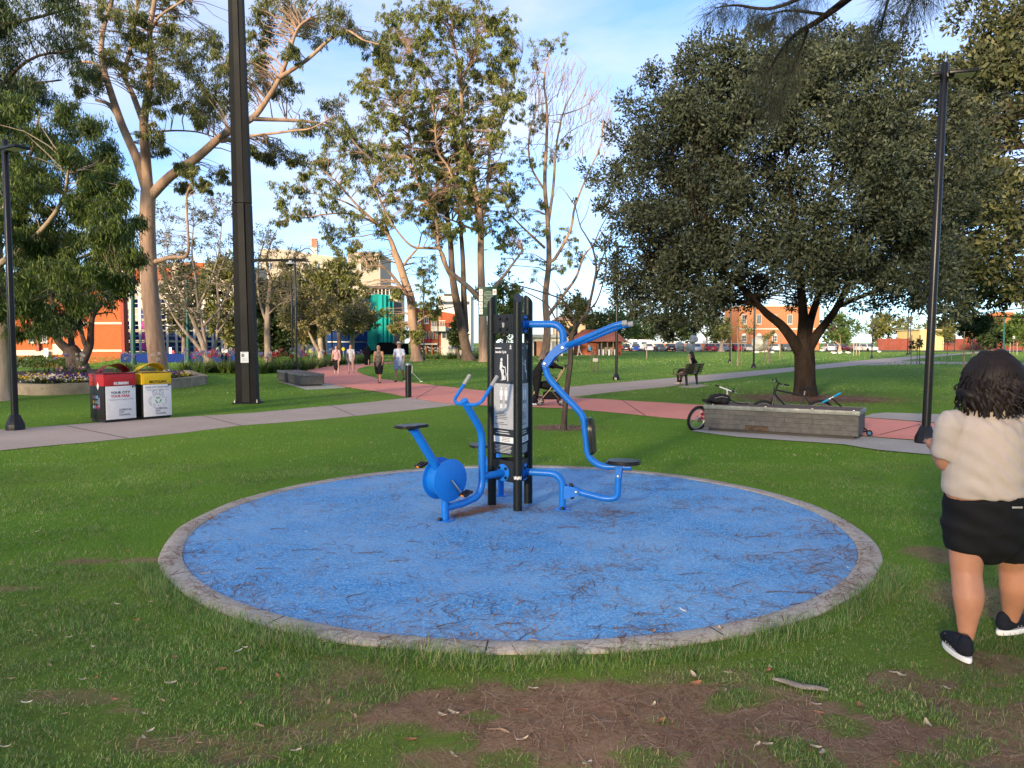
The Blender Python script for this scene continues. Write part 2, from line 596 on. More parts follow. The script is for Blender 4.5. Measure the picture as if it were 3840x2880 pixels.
m, nt, b = base_mat('lawn')
L = nt.links
g = nt.nodes.new('ShaderNodeNewGeometry')
def _noise(sc, det=4.0, ro=0.6, vec=None, dist=0.0):
 n = nd(nt, 'ShaderNodeTexNoise', Scale=sc, Detail=det, Roughness=ro, Distortion=dist)
 L.new(vec or g.outputs['Position'], n.inputs['Vector'])
 return n
def _ramp(fac, stops):
 cr = nt.nodes.new('ShaderNodeValToRGB')
 while len(cr.color_ramp.elements) < len(stops):
  cr.color_ramp.elements.new(0.5)
 for e, (p, c) in zip(cr.color_ramp.elements, stops):
  e.position = p; e.color = (*c, 1)
 L.new(fac, cr.inputs['Fac'])
 return cr.outputs['Color']
def _mix(f, a, c):
 x = nt.nodes.new('ShaderNodeMix'); x.data_type = 'RGBA'
 if isinstance(f, float): x.inputs[0].default_value = f
 else: L.new(f, x.inputs[0])
 L.new(a, x.inputs[6]); L.new(c, x.inputs[7])
 return x.outputs[2]
gA = _ramp(_noise(40, 6, 0.75).outputs['Fac'], [(0.3, (0.048, 0.105, 0.012)), (0.52, (0.100, 0.215, 0.018)), (0.75, (0.180, 0.300, 0.032))])
gB = _ramp(_noise(0.22, 5, 0.6).outputs['Fac'], [(0.32, (0.090, 0.205, 0.014)), (0.7, (0.190, 0.295, 0.026))])
gC = _mix(0.5, gA, gB)
# mowing drift and dry, straw-coloured areas
dry = _ramp(_noise(0.13, 6, 0.7, dist=0.8).outputs['Fac'], [(0.56, (0, 0, 0)), (0.74, (0.55, 0.55, 0.55))])
straw = _ramp(_noise(60, 5, 0.7).outputs['Fac'], [(0.3, (0.09, 0.11, 0.03)), (0.7, (0.21, 0.19, 0.075))])
gD = _mix(dry, gC, straw)
soil = _ramp(_noise(55, 7, 0.8, dist=1.0).outputs['Fac'], [(0.28, (0.10, 0.062, 0.038)), (0.5, (0.25, 0.160, 0.100)), (0.74, (0.43, 0.30, 0.20))])
soil2 = _ramp(_noise(3, 4, 0.6).outputs['Fac'], [(0.3, (0.18, 0.112, 0.070)), (0.7, (0.34, 0.220, 0.140))])
soil = _mix(0.45, soil, soil2)
atn = nt.nodes.new('ShaderNodeAttribute'); atn.attribute_name = 'bare'
sep = nt.nodes.new('ShaderNodeSeparateXYZ'); L.new(g.outputs['Position'], sep.inputs[0])
nr_ = nd(nt, 'ShaderNodeMapRange'); nr_.inputs['From Min'].default_value = 6.0; nr_.inputs['From Max'].default_value = 3.0
nr_.inputs['To Min'].default_value = 0.0; nr_.inputs['To Max'].default_value = 0.40
L.new(sep.outputs[1], nr_.inputs['Value'])
thatch = _ramp(_noise(45, 6, 0.8).outputs['Fac'], [(0.3, (0.06, 0.055, 0.022)), (0.7, (0.20, 0.17, 0.085))])
gD = _mix(nr_.outputs['Result'], gD, thatch)
L.new(_mix(atn.outputs['Fac'], gD, soil), b.inputs['Base Color'])
b.inputs['Roughness'].default_value = 0.95
b.inputs['Specular IOR Level'].default_value = 0.1
bp = nd(nt, 'ShaderNodeBump', Strength=0.7, Distance=0.03)
L.new(_noise(70, 5, 0.8).outputs['Fac'], bp.inputs['Height']); L.new(bp.outputs['Normal'], b.inputs['Normal'])
gme.materials.append(m)
def ground_sheet(name, poly, z, mat, label, cat):
 tri = tessellate_polygon([[Vector((p[0], p[1], 0)) for p in poly]])
 me = bpy.data.meshes.new(name)
 me.from_pydata([(p[0], p[1], z) for p in poly], [], [tuple(t) for t in tri])
 bm = bmesh.new(); bm.from_mesh(me)
 bmesh.ops.recalc_face_normals(bm, faces=bm.faces)
 for f in bm.faces:
  if f.normal.z < 0: f.normal_flip()
 bm.to_mesh(me); bm.free()
 me.materials.append(mat)
 o = link(name, me)
 return tag(o, label, cat, kind='structure')
def rough_edge(pix, amp=0.03, step=0.35):
 """pixel outline -> smooth ground outline with a slightly ragged edge"""
 P = [G(*p) for p in pix]
 out = []
 for i in range(len(P)):
  a, c = P[i], P[(i + 1) % len(P)]
  n = max(1, min(60, int((c - a).length / step)))
  for k in range(n):
   q = a.lerp(c, k / n)
   w = (vnoise(q.x * 1.7 + 3, q.y * 1.7, 0.5, 33) - 0.5) * 2 * amp
   w2 = (vnoise(q.x * 1.7 + 9, q.y * 1.7, 0.5, 34) - 0.5) * 2 * amp
   out.append((q.x + float(w), q.y + float(w2)))
 return out
def path_mat(name, lo, hi, agg, aggscale=140):
 m, nt, b = base_mat(name)
 L = nt.links
 g = nt.nodes.new('ShaderNodeNewGeometry')
 def N(sc, det, ro):
  n = nd(nt, 'ShaderNodeTexNoise', Scale=sc, Detail=det, Roughness=ro)
  L.new(g.outputs['Position'], n.inputs['Vector']); return n.outputs['Fac']
 def RP(f, a, c, p0=.3, p1=.7):
  r = nt.nodes.new('ShaderNodeValToRGB')
  r.color_ramp.elements[0].position = p0; r.color_ramp.elements[0].color = (*a, 1)
  r.color_ramp.elements[1].position = p1; r.color_ramp.elements[1].color = (*c, 1)
  L.new(f, r.inputs['Fac']); return r.outputs['Color']
 def MX(f, a, c):
  x = nt.nodes.new('ShaderNodeMix'); x.data_type = 'RGBA'
  if isinstance(f, float): x.inputs[0].default_value = f
  else: L.new(f, x.inputs[0])
  L.new(a, x.inputs[6]); L.new(c, x.inputs[7]); return x.outputs[2]
 base = RP(N(0.7, 6, .65), lo, hi)
 fine = RP(N(aggscale, 3, .8), [c * 0.55 for c in agg], [min(1, c * 1.5) for c in agg], .35, .65)
 stain = RP(N(1.9, 7, .75), (0, 0, 0), (.5, .5, .5), .58, .72)
 dark = RP(N(30, 4, .7), [c * .5 for c in lo], [c * .8 for c in lo])
 L.new(MX(stain, MX(0.4, base, fine), dark), b.inputs['Base Color'])
 b.inputs['Roughness'].default_value = 0.9
 b.inputs['Specular IOR Level'].default_value = 0.2
 bp = nd(nt, 'ShaderNodeBump', Strength=0.3, Distance=0.01)
 L.new(N(aggscale, 4, .8), bp.inputs['Height']); L.new(bp.outputs['Normal'], b.inputs['Normal'])
 return m
M_GREYPATH = path_mat('exposed_aggregate', (0.32, 0.255, 0.215), (0.43, 0.355, 0.305), (0.38, 0.305, 0.26))
M_PINK = path_mat('pink_concrete', (0.62, 0.225, 0.170), (0.72, 0.285, 0.22), (0.66, 0.25, 0.19), 90)
M_CONC = path_mat('concrete', (0.32, 0.285, 0.25), (0.44, 0.40, 0.355), (0.38, 0.34, 0.30), 60)
M_ROAD = path_mat('asphalt', (0.045, 0.045, 0.048), (0.07, 0.07, 0.072), (0.06, 0.06, 0.06), 40)
grey_pix = [(-900, 1770), (-300, 1716), (0, 1690), (230, 1668), (477, 1645), (700, 1622), (900, 1597), (1200, 1573), (1464, 1547),
   (1600, 1532), (1715, 1519), (1800, 1512), (1800, 1478), (1525, 1492), (1400, 1507), (1200, 1525), (960, 1547), (640, 1567), (300, 1590), (0, 1612), (-400, 1642), (-900, 1682)]
far_pix = [(2040, 1480), (2104, 1454), (2300, 1436), (2500, 1419), (2680, 1403), (2980, 1377), (3200, 1354), (3420, 1336), (3650, 1322), (3700, 1313), (3900, 1306),
   (3900, 1311), (3780, 1316), (3640, 1326), (3520, 1337), (3380, 1352), (3220, 1370), (3060, 1385), (2960, 1394), (2700, 1424), (2500, 1451), (2300, 1470), (2150, 1489)]
branch_pix = [(3380, 1352), (3500, 1356), (3900, 1361), (3900, 1366), (3500, 1364), (3220, 1371)]
pink_pix = [(1500, 1357), (1467, 1358), (1403, 1362), (1332, 1367), (1238, 1372), (1180, 1379), (1150, 1390), (1165, 1407), (1221, 1437), (1290, 1451), (1464, 1477),
   (1525, 1490), (1620, 1506), (1715, 1519), (1900, 1524), (2104, 1531), (2300, 1548), (2500, 1568), (2640, 1580), (2900, 1602), (3253, 1637),
   (3470, 1653), (3900, 1700), (3900, 1622), (3560, 1592), (3253, 1568), (2900, 1540), (2640, 1520), (2500, 1511), (2300, 1500), (2150, 1491), (1980, 1479), (1824, 1467),
   (1600, 1442), (1543, 1436), (1413, 1419), (1363, 1405), (1338, 1394), (1342, 1384), (1372, 1374), (1420, 1368), (1467, 1363), (1500, 1361)]
lowstrip_pix = [(2590, 1618), (2760, 1640), (3160, 1668), (3300, 1690), (3560, 1712), (3900, 1745), (3900, 1702), (3560, 1664), (3253, 1640), (2700, 1590)]
upstrip_pix = [(3240, 1566), (3270, 1553), (3330, 1549), (3560, 1556), (3900, 1575), (3900, 1620), (3560, 1590)]
POLY = {}
for nm, pix, z, mt, lab, amp in [
  ('grey_path', grey_pix, 0.004, M_GREYPATH, 'grey speckled path crossing behind the blue circle from the left', 0.035),
  ('far_grey_path', far_pix, 0.005, M_GREYPATH, 'grey path running past the bench to the far right', 0.05),
  ('branch_path', branch_pix, 0.0035, M_GREYPATH, 'thin grey side path far behind the woman', 0.08),
  ('pink_path', pink_pix, 0.009, M_PINK, 'pink concrete path curving past the walkers', 0.03),
  ('concrete_strip', lowstrip_pix, 0.012, M_CONC, 'grey concrete strip under the stone seat and lamp post', 0.03),
  ('concrete_edge', upstrip_pix, 0.013, M_CONC, 'grey concrete edge beyond the pink path right of the seat', 0.03)]:
 pl = rough_edge(pix, amp)
 POLY[nm] = pl
 ground_sheet(nm, pl, z, mt, lab, 'path')
# expansion joints sawn across the paths
M_JOINT = pm('joint_dark', (0.05, 0.045, 0.042), 0.95, var=0.2)
for (a, c) in [((250, 1598), (480, 1645)), ((760, 1560), (905, 1597)), ((1240, 1521), (1330, 1560))]:
 p, q = G(*a), G(*c)
 d = (q - p).normalized(); s = V(-d.y, d.x, 0) * 0.012
 mb = MB().add([p + s + V(0, 0, .0075), p - s + V(0, 0, .0075), q - s + V(0, 0, .0075), q + s + V(0, 0, .0075)], [(0, 1, 2, 3)])
 mb.build('path_joint', M_JOINT, bpy.data.objects['grey_path'])
for (a, c) in [((3300, 1632), (3480, 1586)), ((2330, 1500), (2420, 1560)), ((1640, 1448), (1560, 1496)), ((1280, 1448), (1420, 1421))]:
 p, q = G(*a), G(*c)
 d = (q - p).normalized(); s = V(-d.y, d.x, 0) * 0.012
 MB().add([p + s + V(0, 0, .0125), p - s + V(0, 0, .0125), q - s + V(0, 0, .0125), q + s + V(0, 0, .0125)], [(0, 1, 2, 3)]).build('path_joint', M_JOINT, bpy.data.objects['pink_path'])
# distant road behind the lawn
ground_sheet('road', [(10, 141), (330, 141), (330, 158), (10, 158)], 0.02, M_ROAD, 'dark road and parking bay at the far edge of the park', 'road')
# blue rubber circle and its concrete kerb
n = 128
mb = MB()
ring = []
for rr, z in [(R_OUT, -0.05), (R_OUT, 0.012), (R_OUT - 0.014, 0.020), (R_IN + 0.01, 0.021), (R_IN, 0.016), (R_IN, -0.02)]:
 ring.append((rr, z))
vs, fs = [], []
for (rr, z) in ring:
 for k in range(n):
  a = 2 * PI * k / n
  jit = (float(vnoise(math.cos(a) * 9 + 20, math.sin(a) * 9, 1.0, 6)) - 0.5) * (0.03 if rr > 3.05 else 0.006)
  vs.append((CC.x + (rr + jit) * math.cos(a), CC.y + (rr + jit) * math.sin(a), z))
for i in range(len(ring) - 1):
 for k in range(n):
  a_, b_ = i * n + k, i * n + (k + 1) % n
  fs.append((a_, b_, b_ + n, a_ + n))
M_KERB = path_mat('stained_kerb_concrete', (0.30, 0.26, 0.215), (0.50, 0.45, 0.39), (0.40, 0.35, 0.30), 45)
kerb = MB().add(vs, fs).build('kerb', M_KERB, smooth=40)
for k in range(14):      # formed joints across the kerb
 a = 2 * PI * (k + .35) / 14
 d_ = V(math.cos(a), math.sin(a), 0); n_ = V(-d_.y, d_.x, 0) * .005
 MB().add([CC + d_ * (R_IN + .012) + n_ + V(0, 0, .0217), CC + d_ * (R_IN + .012) - n_ + V(0, 0, .0217), CC + d_ * (R_OUT - .02) - n_ + V(0, 0, .0207), CC + d_ * (R_OUT - .02) + n_ + V(0, 0, .0207)], [(0, 1, 2, 3)]).build('kerb_joint', M_JOINT, kerb)
tag(kerb, 'pale concrete kerb ring around the blue circle', 'kerb', kind='structure')
m, nt, b = base_mat('blue_rubber')
L = nt.links
g = nt.nodes.new('ShaderNodeNewGeometry')
vo = nt.nodes.new('ShaderNodeTexVoronoi'); vo.inputs['Scale'].default_value = 110
L.new(g.outputs['Position'], vo.inputs['Vector'])
sepc = nt.nodes.new('ShaderNodeSeparateColor'); L.new(vo.outputs['Color'], sepc.inputs[0])
gran = _r = nt.nodes.new('ShaderNodeValToRGB')
for p, c in [(0.0, (0.024, 0.16, 0.40)), (0.35, (0.052, 0.25, 0.55)), (0.75, (0.095, 0.33, 0.66)), (1.0, (0.28, 0.49, 0.72))]:
 e = gran.color_ramp.elements.new(p) if p not in (0.0, 1.0) else gran.color_ramp.elements[0 if p == 0 else -1]
 e.color = (*c, 1)
L.new(sepc.outputs[0], gran.inputs['Fac'])
n1 = nd(nt, 'ShaderNodeTexNoise', Scale=0.9, Detail=6.0, Roughness=0.65)
L.new(g.outputs['Position'], n1.inputs['Vector'])
wear = nt.nodes.new('ShaderNodeValToRGB')
wear.color_ramp.elements[0].position = 0.38; wear.color_ramp.elements[0].color = (0, 0, 0, 1)
wear.color_ramp.elements[1].position = 0.74; wear.color_ramp.elements[1].color = (.75, .75, .75, 1)
L.new(n1.outputs['Fac'], wear.inputs['Fac'])
pale = nt.nodes.new('ShaderNodeMix'); pale.data_type = 'RGBA'
pale.inputs[7].default_value = (0.24, 0.42, 0.64, 1)
L.new(wear.outputs['Color'], pale.inputs[0]); L.new(gran.outputs['Color'], pale.inputs[6])
n4 = nd(nt, 'ShaderNodeTexNoise', Scale=5.0, Detail=7.0, Roughness=0.75)
L.new(g.outputs['Position'], n4.inputs['Vector'])
dr = nt.nodes.new('ShaderNodeValToRGB')
dr.color_ramp.elements[0].position = 0.50; dr.color_ramp.elements[0].color = (0, 0, 0, 1)
dr.color_ramp.elements[1].position = 0.78; dr.color_ramp.elements[1].color = (.45, .45, .45, 1)
L.new(n4.outputs['Fac'], dr.inputs['Fac'])
dirt = nt.nodes.new('ShaderNodeMix'); dirt.data_type = 'RGBA'
dirt.inputs[7].default_value = (0.24, 0.22, 0.21, 1)
L.new(dr.outputs['Color'], dirt.inputs[0]); L.new(pale.outputs[2], dirt.inputs[6])
L.new(dirt.outputs[2], b.inputs['Base Color'])
b.inputs['Roughness'].default_value = 0.72
b.inputs['Specular IOR Level'].default_value = 0.35
bp = nd(nt, 'ShaderNodeBump', Strength=0.6, Distance=0.006)
L.new(vo.outputs['Distance'], bp.inputs['Height']); L.new(bp.outputs['Normal'], b.inputs['Normal'])
mb = MB()
mb.lathe([(R_IN - 0.002, -0.02), (R_IN - 0.002, PADZ)], c=CC, n=128)
pad = mb.build('rubber_circle', m, smooth=0)
tag(pad, 'round blue rubber safety surface', 'safety surface', kind='structure')
# ---- grass blades (uncountable)
M_GRASS = leaf_mat('grass_blade', [(0.058, 0.138, 0.028), (0.085, 0.190, 0.036), (0.115, 0.238, 0.045), (0.150, 0.280, 0.058), (0.20, 0.295, 0.08), (0.27, 0.29, 0.12), (0.40, 0.34, 0.21)], rough=0.6, trans=0.25, spec=0.25)
def blade_mesh(name, x, y, ln, wd, seg3):
 n = len(x)
 az = rng.uniform(0, 2 * PI, n)
 lean = np.clip(rng.beta(3.0, 1.3, n), .15, .97)
 ux, uy = np.cos(az), np.sin(az)
 sa = az + PI / 2 + rng.normal(0, 0.5, n)
 sx, sy = np.cos(sa) * wd * 0.5, np.sin(sa) * wd * 0.5
 zb = np.full(n, -0.012)
 tip = np.stack([x + ux * ln * lean, y + uy * ln * lean, zb + ln * np.sqrt(np.clip(1 - lean ** 2, 0.08, 1))], 1)
 b0 = np.stack([x - sx, y - sy, zb], 1); b1 = np.stack([x + sx, y + sy, zb], 1)
 if not seg3:
  vs = np.stack([b0, b1, tip], 1).reshape(-1, 3)
  f = np.arange(3 * n)
  me = mesh_np(name, vs, f, np.full(n, 3))
 else:
  mid = (b0 + b1) / 2 + (tip - (b0 + b1) / 2) * 0.55 + np.stack([-ux * ln * .06, -uy * ln * .06, ln * 0.16 * lean], 1)
  m0 = mid - np.stack([sx, sy, zb * 0], 1) * 0.75; m1 = mid + np.stack([sx, sy, zb * 0], 1) * 0.75
  vs = np.stack([b0, b1, m1, m0, tip], 1).reshape(-1, 3)
  k = np.arange(n) * 5
  f = np.stack([k, k + 1, k + 2, k + 3, k + 3, k + 2, k + 4], 1).ravel()
  me = mesh_np(name, vs, f, np.tile([4, 3], n))
 me.materials.append(M_GRASS)
 return me
def scatter(y0, y1, dens, keep):
 w = 0.74
 nn = int(dens * w * (y1 * y1 - y0 * y0))
 y = np.sqrt(rng.uniform(y0 * y0, y1 * y1, nn))
 x = rng.uniform(-w, w, nn) * y
 r = np.hypot(x - CC.x, y - CC.y)
 ok = r > R_OUT - 0.05 * vnoise(x * 1.0, y, .18, 71) * 2 * (y < 6) + rng.uniform(-0.01, 0.05, nn)
 for nm in ('grey_path', 'pink_path', 'concrete_strip', 'far_grey_path', 'concrete_edge'):
  if y1 > 12:
   ok &= ~inpoly(x, y, POLY[nm])
 br = bare(x, y)
 ok &= rng.uniform(0, 1, nn) > br * keep
 clump = vnoise(x, y, 0.11, 17) * 0.6 + vnoise(x, y, 0.4, 18) * 0.4
 ok &= rng.uniform(0, 1, nn) < np.clip(1.9 * clump, .22, 1)
 rim = (np.abs(r - 3.22) < 0.11) & (y < 5.6)
 return x[ok], y[ok], clump[ok], rim[ok]
x, y, cl, rim = scatter(2.75, 5.6, 9800, 0.985)
ln = rng.uniform(0.014, 0.036, len(x)) * (0.45 + 1.0 * cl) * np.where(rim, 3.0, 1.0) * (0.7 + .7 * vnoise(x, y, .5, 55))
o = link('lawn_grass_near', blade_mesh('lawn_grass_near', x, y, ln, rng.uniform(0.0018, 0.0038, len(x)), True))
tag(o, 'short green grass blades of the lawn in front', 'grass', kind='stuff')
x, y, cl, rim = scatter(5.6, 10.5, 3600, 0.97)
ln = rng.uniform(0.018, 0.042, len(x)) * (0.6 + 0.8 * cl)
o = link('lawn_grass_middle', blade_mesh('lawn_grass_middle', x, y, ln, rng.uniform(0.003, 0.006, len(x)), False))
tag(o, 'short green grass beside and behind the blue circle', 'grass', kind='stuff')
x, y, cl, rim = scatter(10.5, 24, 430, 0.95)
ln = rng.uniform(0.02, 0.045, len(x)) * (0.6 + 0.8 * cl)
o = link('lawn_grass_beyond', blade_mesh('lawn_grass_beyond', x, y, ln, rng.uniform(0.008, 0.017, len(x)), False))
tag(o, 'short green grass of the lawn along the paths', 'grass', kind='stuff')
x, y, cl, rim = scatter(24, 52, 62, 0.9)
o = link('lawn_grass_far', blade_mesh('lawn_grass_far', x, y, rng.uniform(.04, .07, len(x)), rng.uniform(.02, .045, len(x)), False))
tag(o, 'green grass of the lawn beyond the paths', 'grass', kind='stuff')
x, y, cl, rim = scatter(52, 140, 8, 0.9)
o = link('lawn_grass_farthest', blade_mesh('lawn_grass_farthest', x, y, rng.uniform(.06, .09, len(x)), rng.uniform(.08, .15, len(x)), False))
tag(o, 'sunlit grass of the farthest lawn', 'grass', kind='stuff')
# ---- litter: casuarina needles (uncountable), then single leaves and twigs
M_NEEDLE = leaf_mat('dead_needles', [(0.10, 0.05, 0.032), (0.20, 0.10, 0.062), (0.30, 0.175, 0.112), (0.42, 0.29, 0.20)], rough=0.8, trans=0.0, spec=0.1)
def needle_mesh(name, x, y, z, ln, wd):
 n = len(x)
 az = rng.uniform(0, 2 * PI, n)
 bend = rng.normal(0, 0.5, n)
 pts = []
 cxx, cyy, a = x.copy(), y.copy(), az.copy()
 for k in range(4):
  sx, sy = -np.sin(a) * wd / 2, np.cos(a) * wd / 2
  zz = z + rng.uniform(0.001, 0.006, n)
  pts += [np.stack([cxx + sx, cyy + sy, zz], 1), np.stack([cxx - sx, cyy - sy, zz], 1)]
  cxx = cxx + np.cos(a) * ln / 3; cyy = cyy + np.sin(a) * ln / 3
  a = a + bend * 0.55
 vs = np.stack(pts, 1).reshape(-1, 3)
 k = np.arange(n) * 8
 f = np.stack([np.stack([k + 2 * i, k + 2 * i + 1, k + 2 * i + 3, k + 2 * i + 2], 1) for i in range(3)], 1).reshape(-1)
 me = mesh_np(name, vs, f, np.full(3 * n, 4))
 me.materials.append(M_NEEDLE)
 return me
nn = 42000
y = np.sqrt(rng.uniform(2.7 ** 2, 6.5 ** 2, nn)); x = rng.uniform(-.74, .74, nn) * y
ok = (rng.uniform(0, 1, nn) < bare(x, y) ** 1.5 + 0.01) & (np.hypot(x - CC.x, y - CC.y) > R_OUT)
x, y = x[ok], y[ok]
o = link('needle_litter_on_soil', needle_mesh('needle_litter_on_soil', x, y, np.full(len(x), -0.004), rng.uniform(0.04, 0.16, len(x)), rng.uniform(0.0012, 0.0026, len(x))))
tag(o, 'brown needle litter over the bare earth in front', 'needle litter', kind='stuff')
# on the circle: streaks and drifts, thicker to the right front and behind the leg of the cycle
nn = 44000
a = rng.uniform(0, 2 * PI, nn); r = np.sqrt(rng.uniform(0, 1, nn)) * (R_OUT - 0.02)
x, y = CC.x + r * np.cos(a), CC.y + r * np.sin(a)
dn = np.clip(vnoise(x, y * 1.8, 0.45, 41) * 1.5 - 0.55, 0, 1) * (0.12 + 0.30 * np.clip((x + 1.5) / 4, 0, 1) + 0.16 * np.clip((6.5 - y) / 2.5, 0, 1)) + 0.018 + 0.75 * np.clip((r - 2.70) / 0.25, 0, 1) * vnoise(x, y, 0.3, 44) ** 2
for (px, py, rad, s) in [(1735, 1925, 0.10, 1.3), (1800, 1915, 0.10, 1.2), (1860, 1900, 0.10, 1.0), (1850, 1850, 0.13, 0.9), (2300, 1925, 0.10, 0.8), (2000, 1915, 0.12, 0.7), (2290, 1960, 0.2, 0.3)]:
 p = G(px, py)
 dn += s * np.exp(-((x - p.x) ** 2 + (y - p.y) ** 2) / (2 * rad * rad))
ok = rng.uniform(0, 1, nn) < dn
x, y = x[ok], y[ok]
zz = np.where(np.hypot(x - CC.x, y - CC.y) > R_IN, 0.0205, 0.0145)
o = link('needle_litter_on_circle', needle_mesh('needle_litter_on_circle', x, y, zz, rng.uniform(0.03, 0.16, len(x)), rng.uniform(0.0020, 0.0050, len(x))))
tag(o, 'brown needles drifted over the blue circle', 'needle litter', kind='stuff')
# dense drift heaped behind the cycle's leg
nn = 900
t = rng.uniform(0, 1, nn)
p0, p1 = G(1700, 1945), G(1870, 1905)
x = p0.x + (p1.x - p0.x) * t + rng.normal(0, 0.035, nn); y = p0.y + (p1.y - p0.y) * t + rng.normal(0, 0.03, nn)
o = link('needle_drift', needle_mesh('needle_drift', x, y, 0.014 + np.abs(rng.normal(0, 0.008, nn)), rng.uniform(0.03, 0.11, nn), np.full(nn, 0.0022)))
tag(o, 'small heaped drift of brown needles by the exercise cycle leg', 'needle litter', kind='stuff')
# needles and dead leaves under the big tree
nn = 5500
p = G(3040, 1494)
x = p.x + rng.normal(0, 1.25, nn); y = p.y + rng.normal(0, 1.0, nn)
o = link('leaf_litter', needle_mesh('leaf_litter', x, y, np.full(nn, 0.004), rng.uniform(0.05, 0.10, nn), rng.uniform(0.02, 0.045, nn)))
tag(o, 'brown leaf litter around the trunk of the big dark tree', 'leaf litter', kind='stuff')
nn = 900
p = G(2110, 1604)
x = p.x + rng.normal(0, 0.33, nn); y = p.y + rng.normal(0, 0.25, nn)
o = link('mulch_patch', needle_mesh('mulch_patch', x, y, np.full(nn, 0.004), rng.uniform(0.03, 0.07, nn), rng.uniform(0.012, 0.03, nn)))
tag(o, 'pale bark mulch around the thin bare tree', 'mulch', kind='stuff')
M_DRYLEAF = [pm('dry_leaf_tan', (0.36, 0.23, 0.13), 0.7, var=.25, scale=30), pm('dry_leaf_pale', (0.46, 0.37, 0.27), 0.7, var=.2, scale=30),
    pm('dry_leaf_rust', (0.30, 0.13, 0.06), 0.7, var=.3, scale=30), pm('dry_leaf_white', (0.60, 0.55, 0.48), 0.7, var=.1, scale=30)]
leaf_meshes = []
for k in range(4):
 mb = MB()
 Lh, W = 0.5, [0.13, 0.17, 0.22, 0.12][k]
 P = []
 for i in range(7):
  t = i / 6
  w = W * math.sin(PI * (0.06 + 0.88 * t)) ** 0.8
  curl = [0.10, 0.22, 0.15, 0.3][k]
  zc = curl * (4 * (t - .5) ** 2) * 0.6
  cxx = 0.08 * math.sin(t * 3 + k)
  P.append([(t - .5, cxx - w, zc + curl * .35), (t - .5, cxx, zc), (t - .5, cxx + w, zc + curl * .35)])
 mb.sheet(P, 0.012)
 ob = mb.build('fallen_leaf', M_DRYLEAF[k], smooth=60)
 leaf_meshes.append(ob.data)
 bpy.data.objects.remove(ob)
def where_on(p):
 px = 1920 + FPX * p.x / p.y
 far = 'far back' if p.y > 9 else 'halfway back' if p.y > 6 else 'midway' if p.y > 4.6 else 'near front' if p.y > 3.5 else 'bottom edge'
 side = 'far left' if px < 500 else 'left of circle' if px < 1000 else 'left of centre' if px < 1700 else 'near centre' if px < 2400 else 'right of centre' if px < 3100 else 'near the woman'
 return far + ' ' + side
def drop_leaf(p, s, k, z, label, group):
 label = ['tan', 'pale buff', 'rusty brown', 'whitish'][k] + ' ' + label + ', ' + where_on(p)
 o = bpy.data.objects.new('fallen_leaf', leaf_meshes[k])
 COL.objects.link(o)
 o.location = (p.x, p.y, z + 0.012 * s)
 o.rotation_euler = (R.uniform(-.18, .18), R.uniform(-.18, .18), R.uniform(0, 6.28))
 o.scale = (s, s, s)
 tag(o, label, 'leaf', group)
lawn_leaves = [(60, 1770), (90, 2280), (210, 2300), (110, 2375), (135, 2395), (260, 2400), (190, 2505), (45, 2555), (360, 2555), (310, 2560), (430, 2635), (540, 2690),
    (610, 2640), (655, 2475), (830, 2520), (895, 2455), (920, 2440), (1040, 2545), (1235, 2645), (540, 2780), (565, 2755), (405, 2800), (20, 2815), (970, 2735),
    (440, 2275), (310, 2230), (565, 2265), (630, 2245), (510, 2335), (680, 2150), (480, 2075), (210, 2070), (85, 2130), (530, 1990), (480, 1975), (140, 2000),
    (690, 1985), (790, 1950), (745, 2800), (1330, 2700), (900, 2650), (1110, 2830), (640, 2575), (350, 2435), (100, 2650), (240, 2690),
    (2980, 1712), (2650, 1640), (2150, 1640), (2230, 1665), (2420, 1700), (1390, 1665), (1740, 1640), (3080, 1690), (3400, 1760), (3580, 1800), (3450, 1850), (3560, 1720)]
for i, p in enumerate(lawn_leaves):
 q = G(*p)
 drop_leaf(q, R.uniform(0.030, 0.055) * (1.0 if q.y < 7 else 1.6), R.choice([0, 0, 1, 0, 2, 2, 1, 3]), 0.016, 'dry curled leaf lying on the short grass', 'dry leaves scattered on the grass')
soil_leaves = [(1640, 2610), (1680, 2620), (1700, 2670), (1850, 2735), (1660, 2680), (2000, 2580), (1960, 2660), (2300, 2630), (2520, 2650), (2450, 2640), (2610, 2560), (2740, 2515), (2600, 2530),
    (2730, 2520), (2880, 2510), (2890, 2500), (2720, 2590), (3060, 2640), (3040, 2640), (3070, 2670), (3220, 2640), (2840, 2790), (3060, 2800), (3080, 2820), (2880, 2790),
    (3350, 2520), (3380, 2530), (3300, 2440), (3480, 2710), (3360, 2860), (2840, 2740), (1540, 2770), (1700, 2830), (1960, 2770), (1890, 2740), (2200, 2860), (2480, 2700), (3550, 2580)]
for p in soil_leaves:
 drop_leaf(G(*p), R.uniform(0.035, 0.065), R.choice([0, 1, 1, 2]), -0.004, 'dry curled leaf lying on the brown earth', 'dry leaves on the bare earth')
circle_leaves = [(1190, 2105), (895, 1995), (890, 2030), (760, 2160), (780, 2160), (660, 2155), (930, 2295), (1000, 2310), (2390, 1908), (2000, 2415), (1430, 2435), (1080, 2360), (1055, 2360), (2880, 2340), (3060, 2210),
     (1150, 2000), (2560, 2300), (2700, 2370), (1215, 2420), (3180, 2140), (2450, 2380), (860, 2030)]
for p in circle_leaves:
 q = G(*p)
 edge = math.hypot(q.x - CC.x, q.y - CC.y) > R_IN - .04
 drop_leaf(q, R.uniform(0.03, 0.055), R.choice([1, 1, 3, 0]), 0.0205 if edge else 0.0145, 'dry pale leaf lying on the blue circle', 'dry leaves on the blue circle')
M_TWIG = pm('dead_twig', (0.10, 0.065, 0.045), 0.9, var=.3, scale=20, bump=.3)
